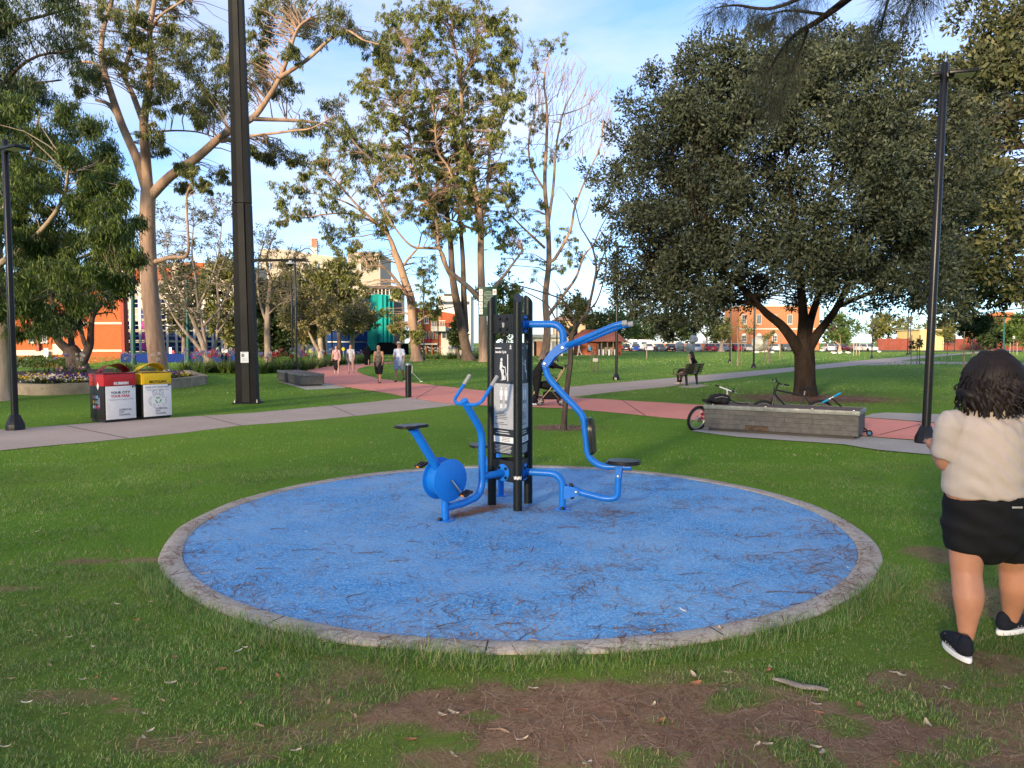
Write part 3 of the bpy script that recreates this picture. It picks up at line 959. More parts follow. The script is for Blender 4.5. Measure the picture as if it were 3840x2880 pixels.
twigs = [(1150, 2070, .12, .1), (1690, 2350, .09, .5), (1905, 2350, .08, .2), (1960, 2400, .13, 1.0), (2060, 2430, .08, -.9), (2400, 2370, .16, -.1), (2480, 2390, .10, -.8), (2240, 2400, .09, 1.2),
   (2930, 2080, .07, .1), (3090, 2120, .08, .4), (3040, 2070, .14, .1), (2960, 2230, .16, 0), (3070, 2235, .14, -.1), (2780, 2200, .10, .6), (2600, 2160, .12, .2), (2850, 2020, .14, .1),
   (700, 2080, .06, .2), (1010, 2140, .10, .0), (1400, 2080, .12, .1), (1500, 2110, .08, .3), (1050, 1990, .08, .2), (3130, 2010, .12, -.2), (3020, 2270, .12, .3), (2130, 1985, .10, .1), (1340, 2240, .08, .7), (1560, 2040, .07, -.2)]
for (px, py, s, rz) in twigs:
 q = G(px, py)
 mb = MB()
 a = R.uniform(-.5, .5)
 pts = [V(-s, 0, 0), V(-s * .3, s * .12 * a, .003), V(s * .3, -s * .1 * a, .001), V(s, s * .25 * a, .002)]
 mb.tube(smoothline(pts, 3), [0.0032 * (1 - .08 * i) for i in range(10)], 5)
 if s > .1:
  mb.tube([pts[2], pts[2] + V(s * .4, s * .3, .004)], [.0022, .001], 4)
 o = mb.build('fallen_twig', M_TWIG)
 o.location = (q.x, q.y, 0.0175)
 o.rotation_euler = (0, 0, rz)
 tag(o, ('long' if s > .12 else 'short' if s < .085 else 'thin') + ' dark twig lying on the blue circle, ' + where_on(q), 'twig', 'twigs fallen on the blue circle')
# grey piece of bark in front
mb = MB()
P = [[V((t - .5) * .26, w * .028 * math.sin(PI * (.1 + .8 * t)), .014 * math.cos(w * 1.2) + .004 * math.sin(9 * t)) for w in (-1, -.5, 0, .5, 1)] for t in [i / 7 for i in range(8)]]
mb.sheet(P, 0.004)
o = mb.build('bark_strip', pm('grey_bark_strip', (0.25, 0.21, 0.17), .9, var=.3, scale=25, bump=.5))
q = G(3000, 2575); o.location = (q.x, q.y, 0.004); o.rotation_euler = (0, 0, -.5)
tag(o, 'grey strip of fallen bark on the brown earth', 'bark')
# ------------------------------------------------------------------ trees
def unit(a):
 return a / np.maximum(np.linalg.norm(a, axis=1, keepdims=True), 1e-9)
def blob_leaves(c, r, n, mode):
 """points and leaf directions filling one foliage clump in small sprays"""
 per = 11
 K = max(2, n // per)
 s = unit(rng.normal(0, 1, (K, 3))) * (rng.uniform(0, 1, (K, 1)) ** 0.42)
 idx = rng.integers(0, K, n)
 loc = s[idx] + rng.normal(0, 0.17, (n, 3))
 p = np.array(c)[None] + loc * np.array(r)[None]
 if mode == 'droop':
  d = rng.normal(0, 0.42, (n, 3)) + np.array([0, 0, -0.85])
 elif mode == 'out':
  d = loc * 0.75 + rng.normal(0, 0.55, (n, 3)) + np.array([0, 0, 0.15])
 else:
  d = rng.normal(0, 1, (n, 3))
 return p, unit(d)
def leaf_mesh(name, p, d, ln, wd, mat):
 n = len(p)
 s = unit(np.cross(d, rng.normal(0, 1, (n, 3))))
 ln = ln[:, None]; wd = wd[:, None]
 tip = p + d * ln
 mid = p + d * ln * 0.45
 nrm = np.cross(d, s)
 m0, m1 = mid + s * wd * .5 + nrm * wd * .12, mid - s * wd * .5 + nrm * wd * .12
 vs = np.stack([p, m0, tip, m1], 1).reshape(-1, 3)
 k = np.arange(n) * 4
 me = mesh_np(name, vs, np.stack([k, k + 1, k + 2, k + 3], 1).ravel(), np.full(n, 4))
 me.materials.append(mat)
 return me
def wobble(pts, amp):
 return [p + Vector((R.gauss(0, amp), R.gauss(0, amp), R.gauss(0, amp * .5))) for p in pts]
def grow(tree_thing, limbs, blobs, bark, leafm, per_blob, llen, lwid, mode, twig_r=0.02, subtwigs=3, n_side=9, extra_twigs=None, twigs=True, flare=1.5, limb_k=1.0):
 """limbs: [(points, r0, r1)], blobs: [(centre, (rx,ry,rz))] -> trunk and crown parts"""
 mb = MB()
 samples = []
 for li, (pts, r0, r1) in enumerate(limbs):
  r0, r1 = r0 * limb_k, r1 * limb_k
  P = smoothline(pts, 4)
  m = len(P)
  rr = [r0 + (r1 - r0) * (i / (m - 1)) ** 0.85 for i in range(m)]
  if li == 0 and flare:
   base = P[0].z
   hgt = max(0.35, r0 * 2.2)
   ins = []
   for i in range(m):
    f = max(0, 1 - (P[i].z - base) / hgt)
    rr[i] *= 1 + (flare - 1) * f * f
   P2, R2 = [P[0] - V(0, 0, .15)], [rr[0] * 1.05]
   for q in (0, .25, .5, .8):
    h = base + hgt * q
    # point on the polyline at that height
    for i in range(m - 1):
     if P[i].z <= h <= P[i + 1].z:
      t = (h - P[i].z) / max(1e-6, P[i + 1].z - P[i].z)
      f = max(0, 1 - q)
      P2.append(P[i].lerp(P[i + 1], t)); R2.append((r0 + (r1 - r0) * ((i + t) / (m - 1)) ** .85) * (1 + (flare - 1) * f * f))
      break
   rest = [(p, r) for p, r in zip(P, rr) if p.z > base + hgt]
   P, rr = P2 + [p for p, _ in rest], R2 + [r for _, r in rest]
   m = len(P)
  mb.tube(P, rr, n_side if r0 > 0.06 else 6, caps=True)
  for i in range(m):
   if li > 0 or i > m * 0.35:
    samples.append((P[i], rr[i]))
 S = np.array([tuple(s[0]) for s in samples])
 SR = np.array([s[1] for s in samples])
 PP, DD = [], []
 for (c, r) in blobs:
  c = Vector(c)
  if twigs:
   dv = S - np.array(c)
   cost = np.linalg.norm(dv, axis=1) + 0.9 * np.clip(dv[:, 2], 0, None)
   k = int(np.argmin(cost))
   a = Vector(S[k])
   dist = (c - a).length
   if dist > 0.15:
    mid = a.lerp(c, .5) + Vector((R.gauss(0, .08), R.gauss(0, .08), R.uniform(-.02, .16))) * dist
    rb = min(SR[k] * 0.6, twig_r * (0.6 + 0.35 * dist))
    mb.tube(smoothline([a, a.lerp(mid, .5) + Vector((R.gauss(0, .04), R.gauss(0, .04), .03)) * dist, mid, c], 1), [rb, rb * .3], 4, caps=False)
    for q in range(subtwigs):
     e = c + Vector((R.gauss(0, .55) * r[0], R.gauss(0, .55) * r[1], R.gauss(0, .5) * r[2] + .1 * r[2]))
     st = mid.lerp(c, R.uniform(.2, .9))
     mb.tube([st, st.lerp(e, .5) + Vector((R.gauss(0, .06), R.gauss(0, .06), R.gauss(0, .06))) * (e - st).length, e], [rb * .4, rb * .12], 3, caps=False)
  n = int(per_blob * R.uniform(.7, 1.3))
  p, d = blob_leaves(c, r, n, mode)
  PP.append(p); DD.append(d)
 if extra_twigs:
  for (pts, r0, r1) in extra_twigs:
   mb.tube(pts, [r0, r1], 5, caps=False)
 mb.build('trunk', bark, tree_thing, smooth=60)
 p, d = np.concatenate(PP), np.concatenate(DD)
 n = len(p)
 me = leaf_mesh('crown', p, d, rng.uniform(llen[0], llen[1], n), rng.uniform(lwid[0], lwid[1], n), leafm)
 link('crown', me, tree_thing)
def split(blobs, k=3, q=.48):
 """break each clump into a few smaller sprays so that sky shows between them"""
 out = []
 for c, r in blobs:
  for _ in range(k):
   d = Vector((R.gauss(0, 1), R.gauss(0, 1), R.gauss(0, 1))).normalized() * R.uniform(.25, 1.3)
   f = q * R.uniform(.7, 1.2)
   out.append((Vector(c) + Vector((d.x * r[0], d.y * r[1], d.z * r[2])), (r[0] * f, r[1] * f, r[2] * f)))
 return out
def pl(pts, Y, dy=0.0, y0=0.0):
 """pixel polyline at depth Y drifting by dy along its length"""
 m = len(pts)
 return [at(px, py, Y + y0 + dy * i / max(1, m - 1)) for i, (px, py) in enumerate(pts)]
def pblob(px, py, r, Y, dy, flat=1.0):
 k = (Y + dy) / FPX
 return (at(px, py, Y + dy), (r * k * 1.05, r * k * 1.1, r * k * .95 * flat))
def poly_blobs(poly, n, r0, r1, Y, depth, seed=1, avoid=None, coverage=None):
 """clumps spread through a pixel outline and through the depth of the crown"""
 rr = random.Random(seed)
 xs, ys = [p[0] for p in poly], [p[1] for p in poly]
 out, placed = [], []
 tries = 0
 while len(out) < n and tries < n * 60:
  tries += 1
  x, y = rr.uniform(min(xs), max(xs)), rr.uniform(min(ys), max(ys))
  if not inpoly(np.array([x]), np.array([y]), poly)[0]:
   continue
  r = rr.uniform(r0, r1)
  if coverage and any((x - a) ** 2 + (y - c) ** 2 < ((r + q) * coverage) ** 2 for a, c, q in placed):
   continue
  placed.append((x, y, r))
  out.append(pblob(x, y, r, Y, rr.uniform(-depth, depth)))
 return out
B_EUC = bark_mat('eucalypt_bark', (0.20, 0.13, 0.095), (0.42, 0.29, 0.21), 2.2, (1, 1, .18))
B_GREY = bark_mat('grey_bark', (0.12, 0.095, 0.08), (0.30, 0.245, 0.21), 3.0, (1.6, 1.6, .3), .8)
B_DARK = bark_mat('dark_bark', (0.014, 0.010, 0.008), (0.045, 0.032, 0.024), 5, (1, 1, .3))
B_BROWN = bark_mat('brown_bark', (0.07, 0.05, 0.04), (0.17, 0.125, 0.10), 4, (1, 1, .3))
B_PALE = bark_mat('pale_bark', (0.26, 0.20, 0.155), (0.45, 0.36, 0.28), 3, (1, 1, .3))
L_EUC = leaf_mat('eucalypt_leaves', [(0.060, 0.075, 0.026), (0.100, 0.122, 0.038), (0.150, 0.170, 0.050), (0.22, 0.22, 0.075)], .5, .25)
L_EUC2 = leaf_mat('eucalypt_leaves_bright', [(0.080, 0.100, 0.026), (0.130, 0.155, 0.038), (0.190, 0.210, 0.050), (0.26, 0.26, 0.070)], .5, .3)
L_DARK = leaf_mat('evergreen_leaves', [(0.030, 0.040, 0.024), (0.042, 0.054, 0.031), (0.056, 0.069, 0.040), (0.085, 0.100, 0.058)], .55, .10, .28)
L_OLIVE = leaf_mat('olive_leaves', [(0.075, 0.090, 0.026), (0.120, 0.132, 0.038), (0.175, 0.180, 0.050), (0.24, 0.225, 0.075)], .5, .3)
L_WILLOW = leaf_mat('drooping_leaves', [(0.032, 0.052, 0.012), (0.058, 0.090, 0.018), (0.095, 0.140, 0.026), (0.15, 0.21, 0.038)], .5, .3)
L_SHADE = leaf_mat('deep_green_leaves', [(0.022, 0.040, 0.012), (0.038, 0.062, 0.018), (0.058, 0.088, 0.025)], .5, .2)
L_GREEN = leaf_mat('mid_green_leaves', [(0.045, 0.080, 0.018), (0.075, 0.125, 0.025), (0.115, 0.165, 0.036)], .5, .3)
L_TAN = leaf_mat('magnolia_leaves', [(0.110, 0.115, 0.038), (0.175, 0.165, 0.060), (0.28, 0.24, 0.105), (0.44, 0.37, 0.21)], .45, .25)
L_GREYT = leaf_mat('sparse_grey_leaves', [(0.070, 0.072, 0.040), (0.110, 0.108, 0.058), (0.16, 0.15, 0.08)], .6, .3)
L_NEEDLE = leaf_mat('casuarina_needles', [(0.018, 0.022, 0.014), (0.032, 0.038, 0.022), (0.055, 0.060, 0.034)], .6, .2)
# ---- tall eucalypt on the left
Y = 36.6
t = thing('eucalyptus_tree', 'tall gum tree with thick forked trunk behind the two bins', 'tree', G(600, 1415))
limbs = [
 (pl([(600, 1417), (588, 1330), (575, 1220), (563, 1100), (558, 1000), (553, 830), (556, 715)], Y), .60, .46),
 (pl([(556, 735), (515, 600), (458, 470), (410, 330), (383, 230), (385, 120), (420, 0), (430, -120)], Y, 2), .34, .10),
 (pl([(556, 720), (543, 540), (541, 440), (560, 330), (563, 230), (562, 120), (580, 0), (600, -140)], Y, -2), .34, .10),
 (pl([(541, 470), (500, 360), (468, 280), (490, 180), (505, 100), (512, 0), (500, -150)], Y - .6, 3), .20, .07),
 (pl([(565, 735), (640, 660), (740, 590), (820, 520), (880, 480), (950, 440), (1000, 375), (1050, 290), (1080, 215), (1115, 110), (1165, 65)], Y, -3), .34, .06),
 (pl([(1050, 290), (1150, 225), (1235, 150), (1300, 115), (1362, 150), (1422, 166)], Y - 2.3, -2), .14, .03),
 (pl([(940, 445), (1000, 448), (1100, 452), (1199, 464), (1301, 506), (1362, 572), (1446, 627)], Y - 1.7, 3), .15, .04),
 (pl([(830, 530), (900, 515), (1000, 503), (1100, 490), (1170, 480), (1260, 430)], Y - 1, -2), .13, .03),
 (pl([(458, 470), (410, 395), (360, 375)], Y + .6, 1), .15, .09),
 (pl([(383, 255), (345, 235), (305, 232)], Y + 1, 1), .13, .08),
 (pl([(562, 120), (600, 60), (690, 0)], Y - 1.6, -1), .12, .05),
 (pl([(556, 500), (640, 490), (740, 495), (820, 520)], Y - .8, 2), .07, .04),
 (pl([(570, 985), (640, 965), (700, 958), (705, 880), (700, 740), (725, 670)], Y, -2), .17, .03),
]
bl = [(250, 60, 80), (330, 150, 65), (440, 90, 55), (480, 180, 60), (600, 250, 75), (640, 180, 55), (657, 108, 45), (760, 160, 60), (820, 170, 50), (700, 260, 70), (560, 300, 50), (640, 330, 60),
  (720, 400, 65), (814, 355, 62), (850, 260, 50), (880, 230, 45), (580, 500, 45), (590, 560, 42), (750, 440, 40), (690, 620, 36), (830, 650, 36), (800, 420, 55), (740, 210, 60), (670, 380, 55), (590, 400, 50),
  (960, 230, 50), (1000, 100, 55), (1060, 60, 62), (1130, 40, 62), (1180, 120, 55), (1240, 60, 62), (1290, 100, 52), (990, 300, 48), (1040, 340, 45), (1080, 310, 50), (950, 160, 45), (1090, 200, 36),
  (1150, 470, 50), (1050, 560, 50), (1000, 590, 36), (1100, 600, 36), (1230, 420, 55), (1260, 500, 55), (940, 560, 26), (320, 260, 45), (300, 330, 45), (360, 300, 40), (420, 30, 55), (470, -60, 70), (580, -70, 70),
  (350, -40, 70), (690, -40, 60), (620, 20, 40), (530, 60, 40), (1350, 130, 50), (1410, 170, 45), (1340, 560, 45), (1310, 480, 40), (980, 20, 50), (1050, -30, 60), (880, 330, 45), (900, 400, 35), (760, 320, 55),
  (720, 640, 30), (760, 690, 26), (700, 690, 26), (420, 200, 45), (470, 250, 40), (520, 160, 40)]
blobs = [pblob(a, c, r, Y, R.uniform(-3.5, 2.5)) for a, c, r in bl]
grow(t, limbs, split(blobs, 9), B_EUC, L_EUC, 115, (.15, .27), (.028, .048), 'droop', .018, 1, 12, limb_k=.74, flare=1.35)
# ---- drooping dark green tree at the far left
Y = 22.0
t = thing('drooping_tree', 'drooping leafy green tree with pale trunk at the far left edge', 'tree', G(15, 1502))
limbs = [(pl([(15, 1503), (14, 1380), (8, 1250), (-10, 1050), (-20, 850)], Y), .24, .17),
   (pl([(-15, 1000), (120, 900), (230, 760), (260, 620)], Y, -2), .10, .03),
   (pl([(-10, 1060), (120, 1010), (240, 990), (380, 930), (450, 860)], Y, 2), .09, .025),
   (pl([(-20, 860), (60, 700), (120, 560), (150, 420)], Y, 1), .12, .03),
   (pl([(-20, 900), (-80, 700), (-120, 500)], Y, 1), .12, .03),
   (pl([(120, 1010), (260, 1050), (360, 1060), (440, 1030)], Y + .6, -1.5), .05, .02)]
poly = [(-110, 330), (0, 360), (150, 350), (280, 400), (360, 460), (400, 560), (430, 640), (490, 780), (520, 900), (500, 1000), (430, 1080), (330, 1110), (240, 1170), (160, 1230), (40, 1250), (-110, 1260)]
blobs = poly_blobs(poly, 125, 38, 66, Y, 2.6, 3)
blobs += [pblob(a, c, r, Y, R.uniform(-2.5, .5)) for a, c, r in [(470, 700, 30), (520, 830, 34), (510, 960, 36), (420, 600, 40), (340, 470, 40), (250, 400, 40), (460, 1060, 34), (120, 1240, 30), (60, 1245, 30), (300, 1150, 34)]]
grow(t, limbs, blobs, B_PALE, L_WILLOW, 640, (.12, .23), (.021, .038), 'droop', .016, 2, 10)
# ---- dark fine-leaved tree at the top left
Y = 30.0
t = thing('fine_leaved_tree', 'tall dark fine-leaved tree filling the top left corner', 'tree', at(-520, 1440, Y).xy.to_3d())
b0 = t.location
limbs = [([V(b0.x, b0.y, 0), V(b0.x + .3, b0.y, 6), V(b0.x + 1, b0.y, 12), V(b0.x + 1.5, b0.y, 18)], .35, .12),
   ([V(b0.x + .5, b0.y, 8), at(-100, 420, Y), at(100, 230, Y - 1), at(260, 190, Y - 1)], .12, .03),
   ([V(b0.x + 1, b0.y, 12), at(-60, 120, Y), at(160, 60, Y), at(300, 20, Y)], .12, .03),
   ([V(b0.x + .4, b0.y, 7), at(-150, 450, Y + 1), at(60, 330, Y + 1), at(230, 300, Y)], .10, .03)]
poly = [(-300, -120), (330, -120), (330, 20), (270, 110), (300, 200), (330, 280), (290, 380), (230, 430), (120, 400), (0, 420), (-300, 460)]
grow(t, limbs, poly_blobs(poly, 75, 38, 66, Y, 3, 5), B_DARK, L_SHADE, 480, (.15, .28), (.024, .042), 'droop', .02, 2)
# ---- many-stemmed dark tree in the raised bed, left of the bins
Y = 41.0
t = thing('forked_bed_tree', 'dark many-stemmed tree growing in the raised flower bed left of the bins', 'tree', G(290, 1401))
limbs = [(pl([(290, 1402), (288, 1370), (280, 1335), (262, 1310)], Y), .55, .42),
   (pl([(275, 1325), (240, 1300), (212, 1265), (205, 1200), (190, 1100)], Y, -1), .30, .10),
   (pl([(275, 1325), (268, 1290), (266, 1240), (275, 1150), (280, 1050)], Y, 1), .22, .08),
   (pl([(300, 1375), (322, 1330), (338, 1290), (342, 1230), (352, 1180), (400, 1120)], Y, -.5), .30, .08),
   (pl([(330, 1310), (312, 1270), (300, 1200), (320, 1080)], Y, 1), .16, .06),
   (pl([(352, 1180), (420, 1172), (440, 1200)], Y - .5, .5), .05, .015)]
poly = [(130, 900), (300, 860), (460, 900), (520, 1000), (500, 1090), (420, 1160), (330, 1200), (300, 1230), (200, 1240), (110, 1200), (90, 1000)]
grow(t, limbs, poly_blobs(poly, 62, 28, 46, Y, 3.5, 8), B_BROWN, L_SHADE, 380, (.2, .34), (.045, .07), 'droop', .02, 3)
# ---- sparse grey trees left of and behind the tall mast
Y = 62.0
t = thing('sparse_branching_tree', 'grey spreading tree with sparse small leaves between trunk and mast', 'tree', G(785, 1361))
limbs = [(pl([(785, 1362), (775, 1340), (765, 1300), (745, 1250)], Y), .32, .22),
   (pl([(768, 1335), (735, 1290), (700, 1250), (660, 1200), (620, 1130), (590, 1090)], Y, 2), .2, .04),
   (pl([(745, 1250), (715, 1180), (690, 1120), (650, 1040), (630, 960)], Y, -2), .2, .04),
   (pl([(775, 1330), (762, 1240), (745, 1150), (735, 1050), (720, 950), (725, 850)], Y, 1), .2, .04),
   (pl([(745, 1150), (790, 1050), (820, 950), (830, 850)], Y, -1), .12, .03),
   (pl([(765, 1220), (830, 1150), (870, 1050), (900, 960)], Y, 2), .12, .03),
   (pl([(800, 1330), (815, 1250), (822, 1150), (815, 1050), (850, 950)], Y + 1, 1), .18, .04),
   (pl([(815, 1250), (850, 1200), (880, 1150)], Y + 1, 1), .09, .03)]
poly = [(600, 780), (690, 720), (760, 700), (870, 750), (880, 900), (870, 1150), (840, 1230), (780, 1200), (700, 1220), (620, 1180), (590, 1000), (600, 880)]
grow(t, limbs, poly_blobs(poly, 130, 18, 34, Y, 5, 9), B_GREY, L_GREYT, 46, (.14, .24), (.06, .11), 'any', .028, 6)
Y = 66.0
t = thing('sparse_branching_tree', 'tall thin grey tree with airy twigs right of the mast behind the lamps', 'tree', G(1008, 1357))
limbs = [(pl([(1008, 1358), (1004, 1300), (1003, 1220), (1008, 1140), (1016, 1050)], Y), .34, .20),
   (pl([(1005, 1220), (980, 1150), (965, 1060), (975, 960), (1000, 880)], Y, 2), .16, .03),
   (pl([(1016, 1050), (1000, 980), (1020, 900), (1040, 860)], Y, -1), .12, .03),
   (pl([(1012, 1090), (1060, 1020), (1110, 960), (1150, 930), (1180, 950)], Y, 2), .12, .03),
   (pl([(1005, 1180), (1050, 1140), (1090, 1130)], Y, -2), .08, .03),
   (pl([(1060, 1020), (1080, 960), (1100, 910)], Y + 1, 1), .07, .02)]
poly = [(955, 840), (1010, 830), (1060, 880), (1120, 900), (1200, 930), (1200, 1010), (1110, 1040), (1080, 1180), (1000, 1180), (955, 1100)]
grow(t, limbs, poly_blobs(poly, 95, 16, 30, Y, 4, 10), B_GREY, L_GREYT, 40, (.14, .24), (.06, .11), 'any', .028, 6)
# ---- magnolias with tan undersides
Y = 70.0
t = thing('magnolia_tree', 'bushy tree with olive and tan leaves behind the flower bed', 'tree', G(1205, 1353))
limbs = [(pl([(1205, 1354), (1203, 1310), (1200, 1260), (1190, 1180), (1185, 1120)], Y), .35, .12),
   (pl([(1205, 1325), (1180, 1290), (1160, 1250), (1130, 1200)], Y, -1), .22, .06),
   (pl([(1200, 1260), (1230, 1210), (1250, 1160)], Y, 1), .16, .05)]
poly = [(1075, 1120), (1120, 1100), (1180, 1085), (1250, 1110), (1285, 1160), (1275, 1220), (1240, 1265), (1170, 1285), (1110, 1265), (1070, 1200)]
grow(t, limbs, poly_blobs(poly, 62, 18, 30, Y, 3, 11), B_PALE, L_TAN, 200, (.18, .30), (.10, .16), 'out', .03, 2)
Y = 76.0
t = thing('magnolia_tree', 'bushy tan and olive tree in front of the blue mesh', 'tree', G(1318, 1347))
limbs = [(pl([(1318, 1348), (1320, 1300), (1322, 1250), (1325, 1190), (1328, 1120)], Y), .32, .12),
   (pl([(1320, 1275), (1345, 1250), (1380, 1210)], Y, -1), .14, .05)]
poly = [(1275, 1170), (1290, 1140), (1340, 1130), (1400, 1130), (1430, 1180), (1410, 1230), (1370, 1250), (1345, 1225), (1320, 1235), (1290, 1255), (1275, 1215)]
grow(t, limbs, poly_blobs(poly, 48, 16, 26, Y, 2.5, 12), B_PALE, L_TAN, 150, (.18, .30), (.10, .16), 'out', .03, 2)
# ---- the big eucalypts in the middle
Y = 68.0
t = thing('eucalyptus_tree', 'gum tree with low left-spreading fan of branches, green shoots on its trunk', 'tree', G(1563, 1355))
limbs = [(pl([(1563, 1356), (1556, 1290), (1545, 1180), (1540, 1120), (1520, 1060), (1498, 990), (1477, 943)], Y), .62, .40),
   (pl([(1490, 965), (1460, 890), (1420, 845), (1386, 814), (1330, 760), (1270, 690), (1211, 639)], Y, -2), .30, .06),
   (pl([(1420, 845), (1350, 810), (1270, 800), (1180, 810), (1100, 825)], Y - .5, -2), .16, .04),
   (pl([(1386, 814), (1300, 760), (1200, 730), (1110, 720)], Y - .8, 1), .14, .03),
   (pl([(1477, 943), (1450, 860), (1440, 780), (1400, 700), (1370, 620)], Y, 2), .22, .06),
   (pl([(1500, 1010), (1540, 960), (1568, 926), (1580, 880)], Y, 1), .18, .08),
   (pl([(1545, 1130), (1480, 1050), (1440, 1000), (1400, 980)], Y - .5, -2), .14, .04),
   (pl([(1510, 1080), (1450, 1010), (1380, 1000), (1330, 1050)], Y, -3), .14, .04),
   (pl([(1548, 1220), (1600, 1185), (1660, 1160), (1702, 1150)], Y, 0), .10, .06)]
bl = [(1070, 700, 42), (1050, 760, 34), (1120, 720, 42), (1160, 780, 38), (1180, 640, 46), (1230, 680, 46), (1240, 760, 42), (1100, 810, 28), (1300, 790, 46), (1350, 700, 52), (1230, 880, 46), (1270, 920, 46), (1330, 930, 40),
  (1310, 860, 38), (1350, 1000, 46), (1420, 870, 40), (1480, 760, 52), (1520, 700, 46), (1300, 620, 50), (1400, 620, 52), (1590, 1060, 50), (1620, 1110, 42), (1480, 1180, 36), (1560, 1240, 32), (1490, 1100, 28), (1590, 1010, 36),
  (1200, 600, 40), (1130, 660, 34), (1060, 830, 24), (1250, 600, 42), (1360, 560, 44), (1280, 700, 40), (1420, 720, 44), (1390, 960, 36), (1560, 1270, 22), (1530, 1240, 26), (1600, 1150, 30), (1635, 1170, 22),
  (1330, 500, 44), (1390, 450, 44), (1460, 560, 44), (1280, 540, 36), (1300, 1050, 28), (1370, 1080, 26), (1460, 800, 40), (1530, 790, 40), (1480, 1230, 22)]
blobs = [pblob(a, c, r, Y, R.uniform(-4, 4)) for a, c, r in bl]
grow(t, limbs, split(blobs, 9), B_EUC, L_EUC2, 68, (.22, .38), (.055, .09), 'droop', .024, 1, 10, limb_k=.76)
Y = 70.0
t = thing('eucalyptus_tree', 'tallest gum tree with twin grey-brown trunks rising in the centre', 'tree', G(1752, 1350))
limbs = [(pl([(1757, 1351), (1742, 1280), (1727, 1204), (1712, 1130), (1700, 1060), (1694, 1000), (1690, 920), (1680, 830), (1672, 740), (1660, 640), (1650, 520)], Y), .66, .16),
   (pl([(1745, 1240), (1741, 1150), (1738, 1060), (1735, 960), (1728, 860), (1720, 740), (1712, 600), (1700, 480)], Y + .6, 1), .46, .10),
   (pl([(1700, 1060), (1660, 980), (1640, 900), (1610, 780)], Y, 2), .18, .05)]
poly = [(1560, 420), (1700, 400), (1760, 520), (1770, 700), (1720, 900), (1660, 960), (1600, 880), (1570, 700)]
blobs = poly_blobs(poly, 46, 24, 44, Y, 4, 14)
grow(t, limbs, split(blobs, 6), B_BROWN, L_EUC, 70, (.22, .38), (.055, .09), 'droop', .024, 1, 10, limb_k=.76)
Y = 66.0
t = thing('eucalyptus_tree', 'broad gum tree with orange-lit trunk just behind the exercise posts', 'tree', G(1815, 1357))
limbs = [(pl([(1820, 1358), (1812, 1300), (1810, 1200), (1808, 1117), (1803, 987), (1801, 813), (1777, 693), (1747, 542), (1732, 422), (1729, 301), (1700, 150), (1693, 60)], Y), .62, .10),
   (pl([(1803, 1125), (1760, 1080), (1700, 1030), (1677, 1008), (1662, 960), (1645, 922), (1639, 844), (1610, 770), (1591, 741), (1554, 633), (1530, 482), (1500, 400)], Y, -2), .34, .06),
   (pl([(1650, 930), (1600, 930), (1542, 922), (1482, 856), (1440, 783), (1400, 700)], Y - .8, -3), .20, .05),
   (pl([(1803, 840), (1826, 723), (1838, 542), (1860, 420), (1900, 330)], Y, 2), .22, .05),
   (pl([(1800, 868), (1750, 850), (1711, 832), (1645, 802), (1600, 740)], Y, -2), .18, .05),
   (pl([(1790, 810), (1723, 723), (1681, 627), (1639, 560), (1627, 422), (1590, 300)], Y, -1), .22, .05),
   (pl([(1740, 480), (1690, 400), (1640, 330), (1600, 270), (1540, 200)], Y, 2), .14, .03),
   (pl([(1838, 542), (1880, 470), (1930, 300), (1960, 200)], Y + 1, -1), .10, .03),
   (pl([(1810, 1130), (1860, 1070), (1900, 1020), (1960, 940)], Y, 1), .30, .10),
   (pl([(1729, 301), (1780, 200), (1800, 100), (1810, 40)], Y, -1), .12, .03),
   (pl([(1530, 482), (1480, 420), (1440, 330), (1450, 230)], Y - 1.8, 1), .08, .03)]
poly = [(1345, 300), (1400, 230), (1430, 70), (1520, 30), (1600, 10), (1750, 5), (1860, 40), (1940, 110), (1900, 200), (1930, 300), (1960, 380), (1930, 470), (1900, 560), (1930, 700), (1940, 850), (1890, 950), (1840, 900),
  (1760, 850), (1680, 880), (1600, 860), (1520, 800), (1440, 760), (1400, 600), (1370, 430)]
blobs = poly_blobs(poly, 190, 20, 40, Y, 6.5, 15, coverage=.45)
blobs += [pblob(a, c, r, Y, R.uniform(-4, 4)) for a, c, r in [(1480, 60, 40), (1560, 50, 40), (1640, 20, 36), (1720, 30, 36), (1850, 90, 36), (1900, 150, 34), (1420, 160, 38), (1350, 320, 34), (1500, 130, 40), (1440, 240, 40), (1920, 230, 32)]]
grow(t, limbs, split(blobs, 8), B_EUC, L_EUC2, 54, (.22, .38), (.055, .09), 'droop', .024, 1, 10, limb_k=.76)
Y = 74.0
t = thing('eucalyptus_tree', 'half-bare gum tree with orange trunk and leafless upper twigs', 'tree', G(2046, 1349))
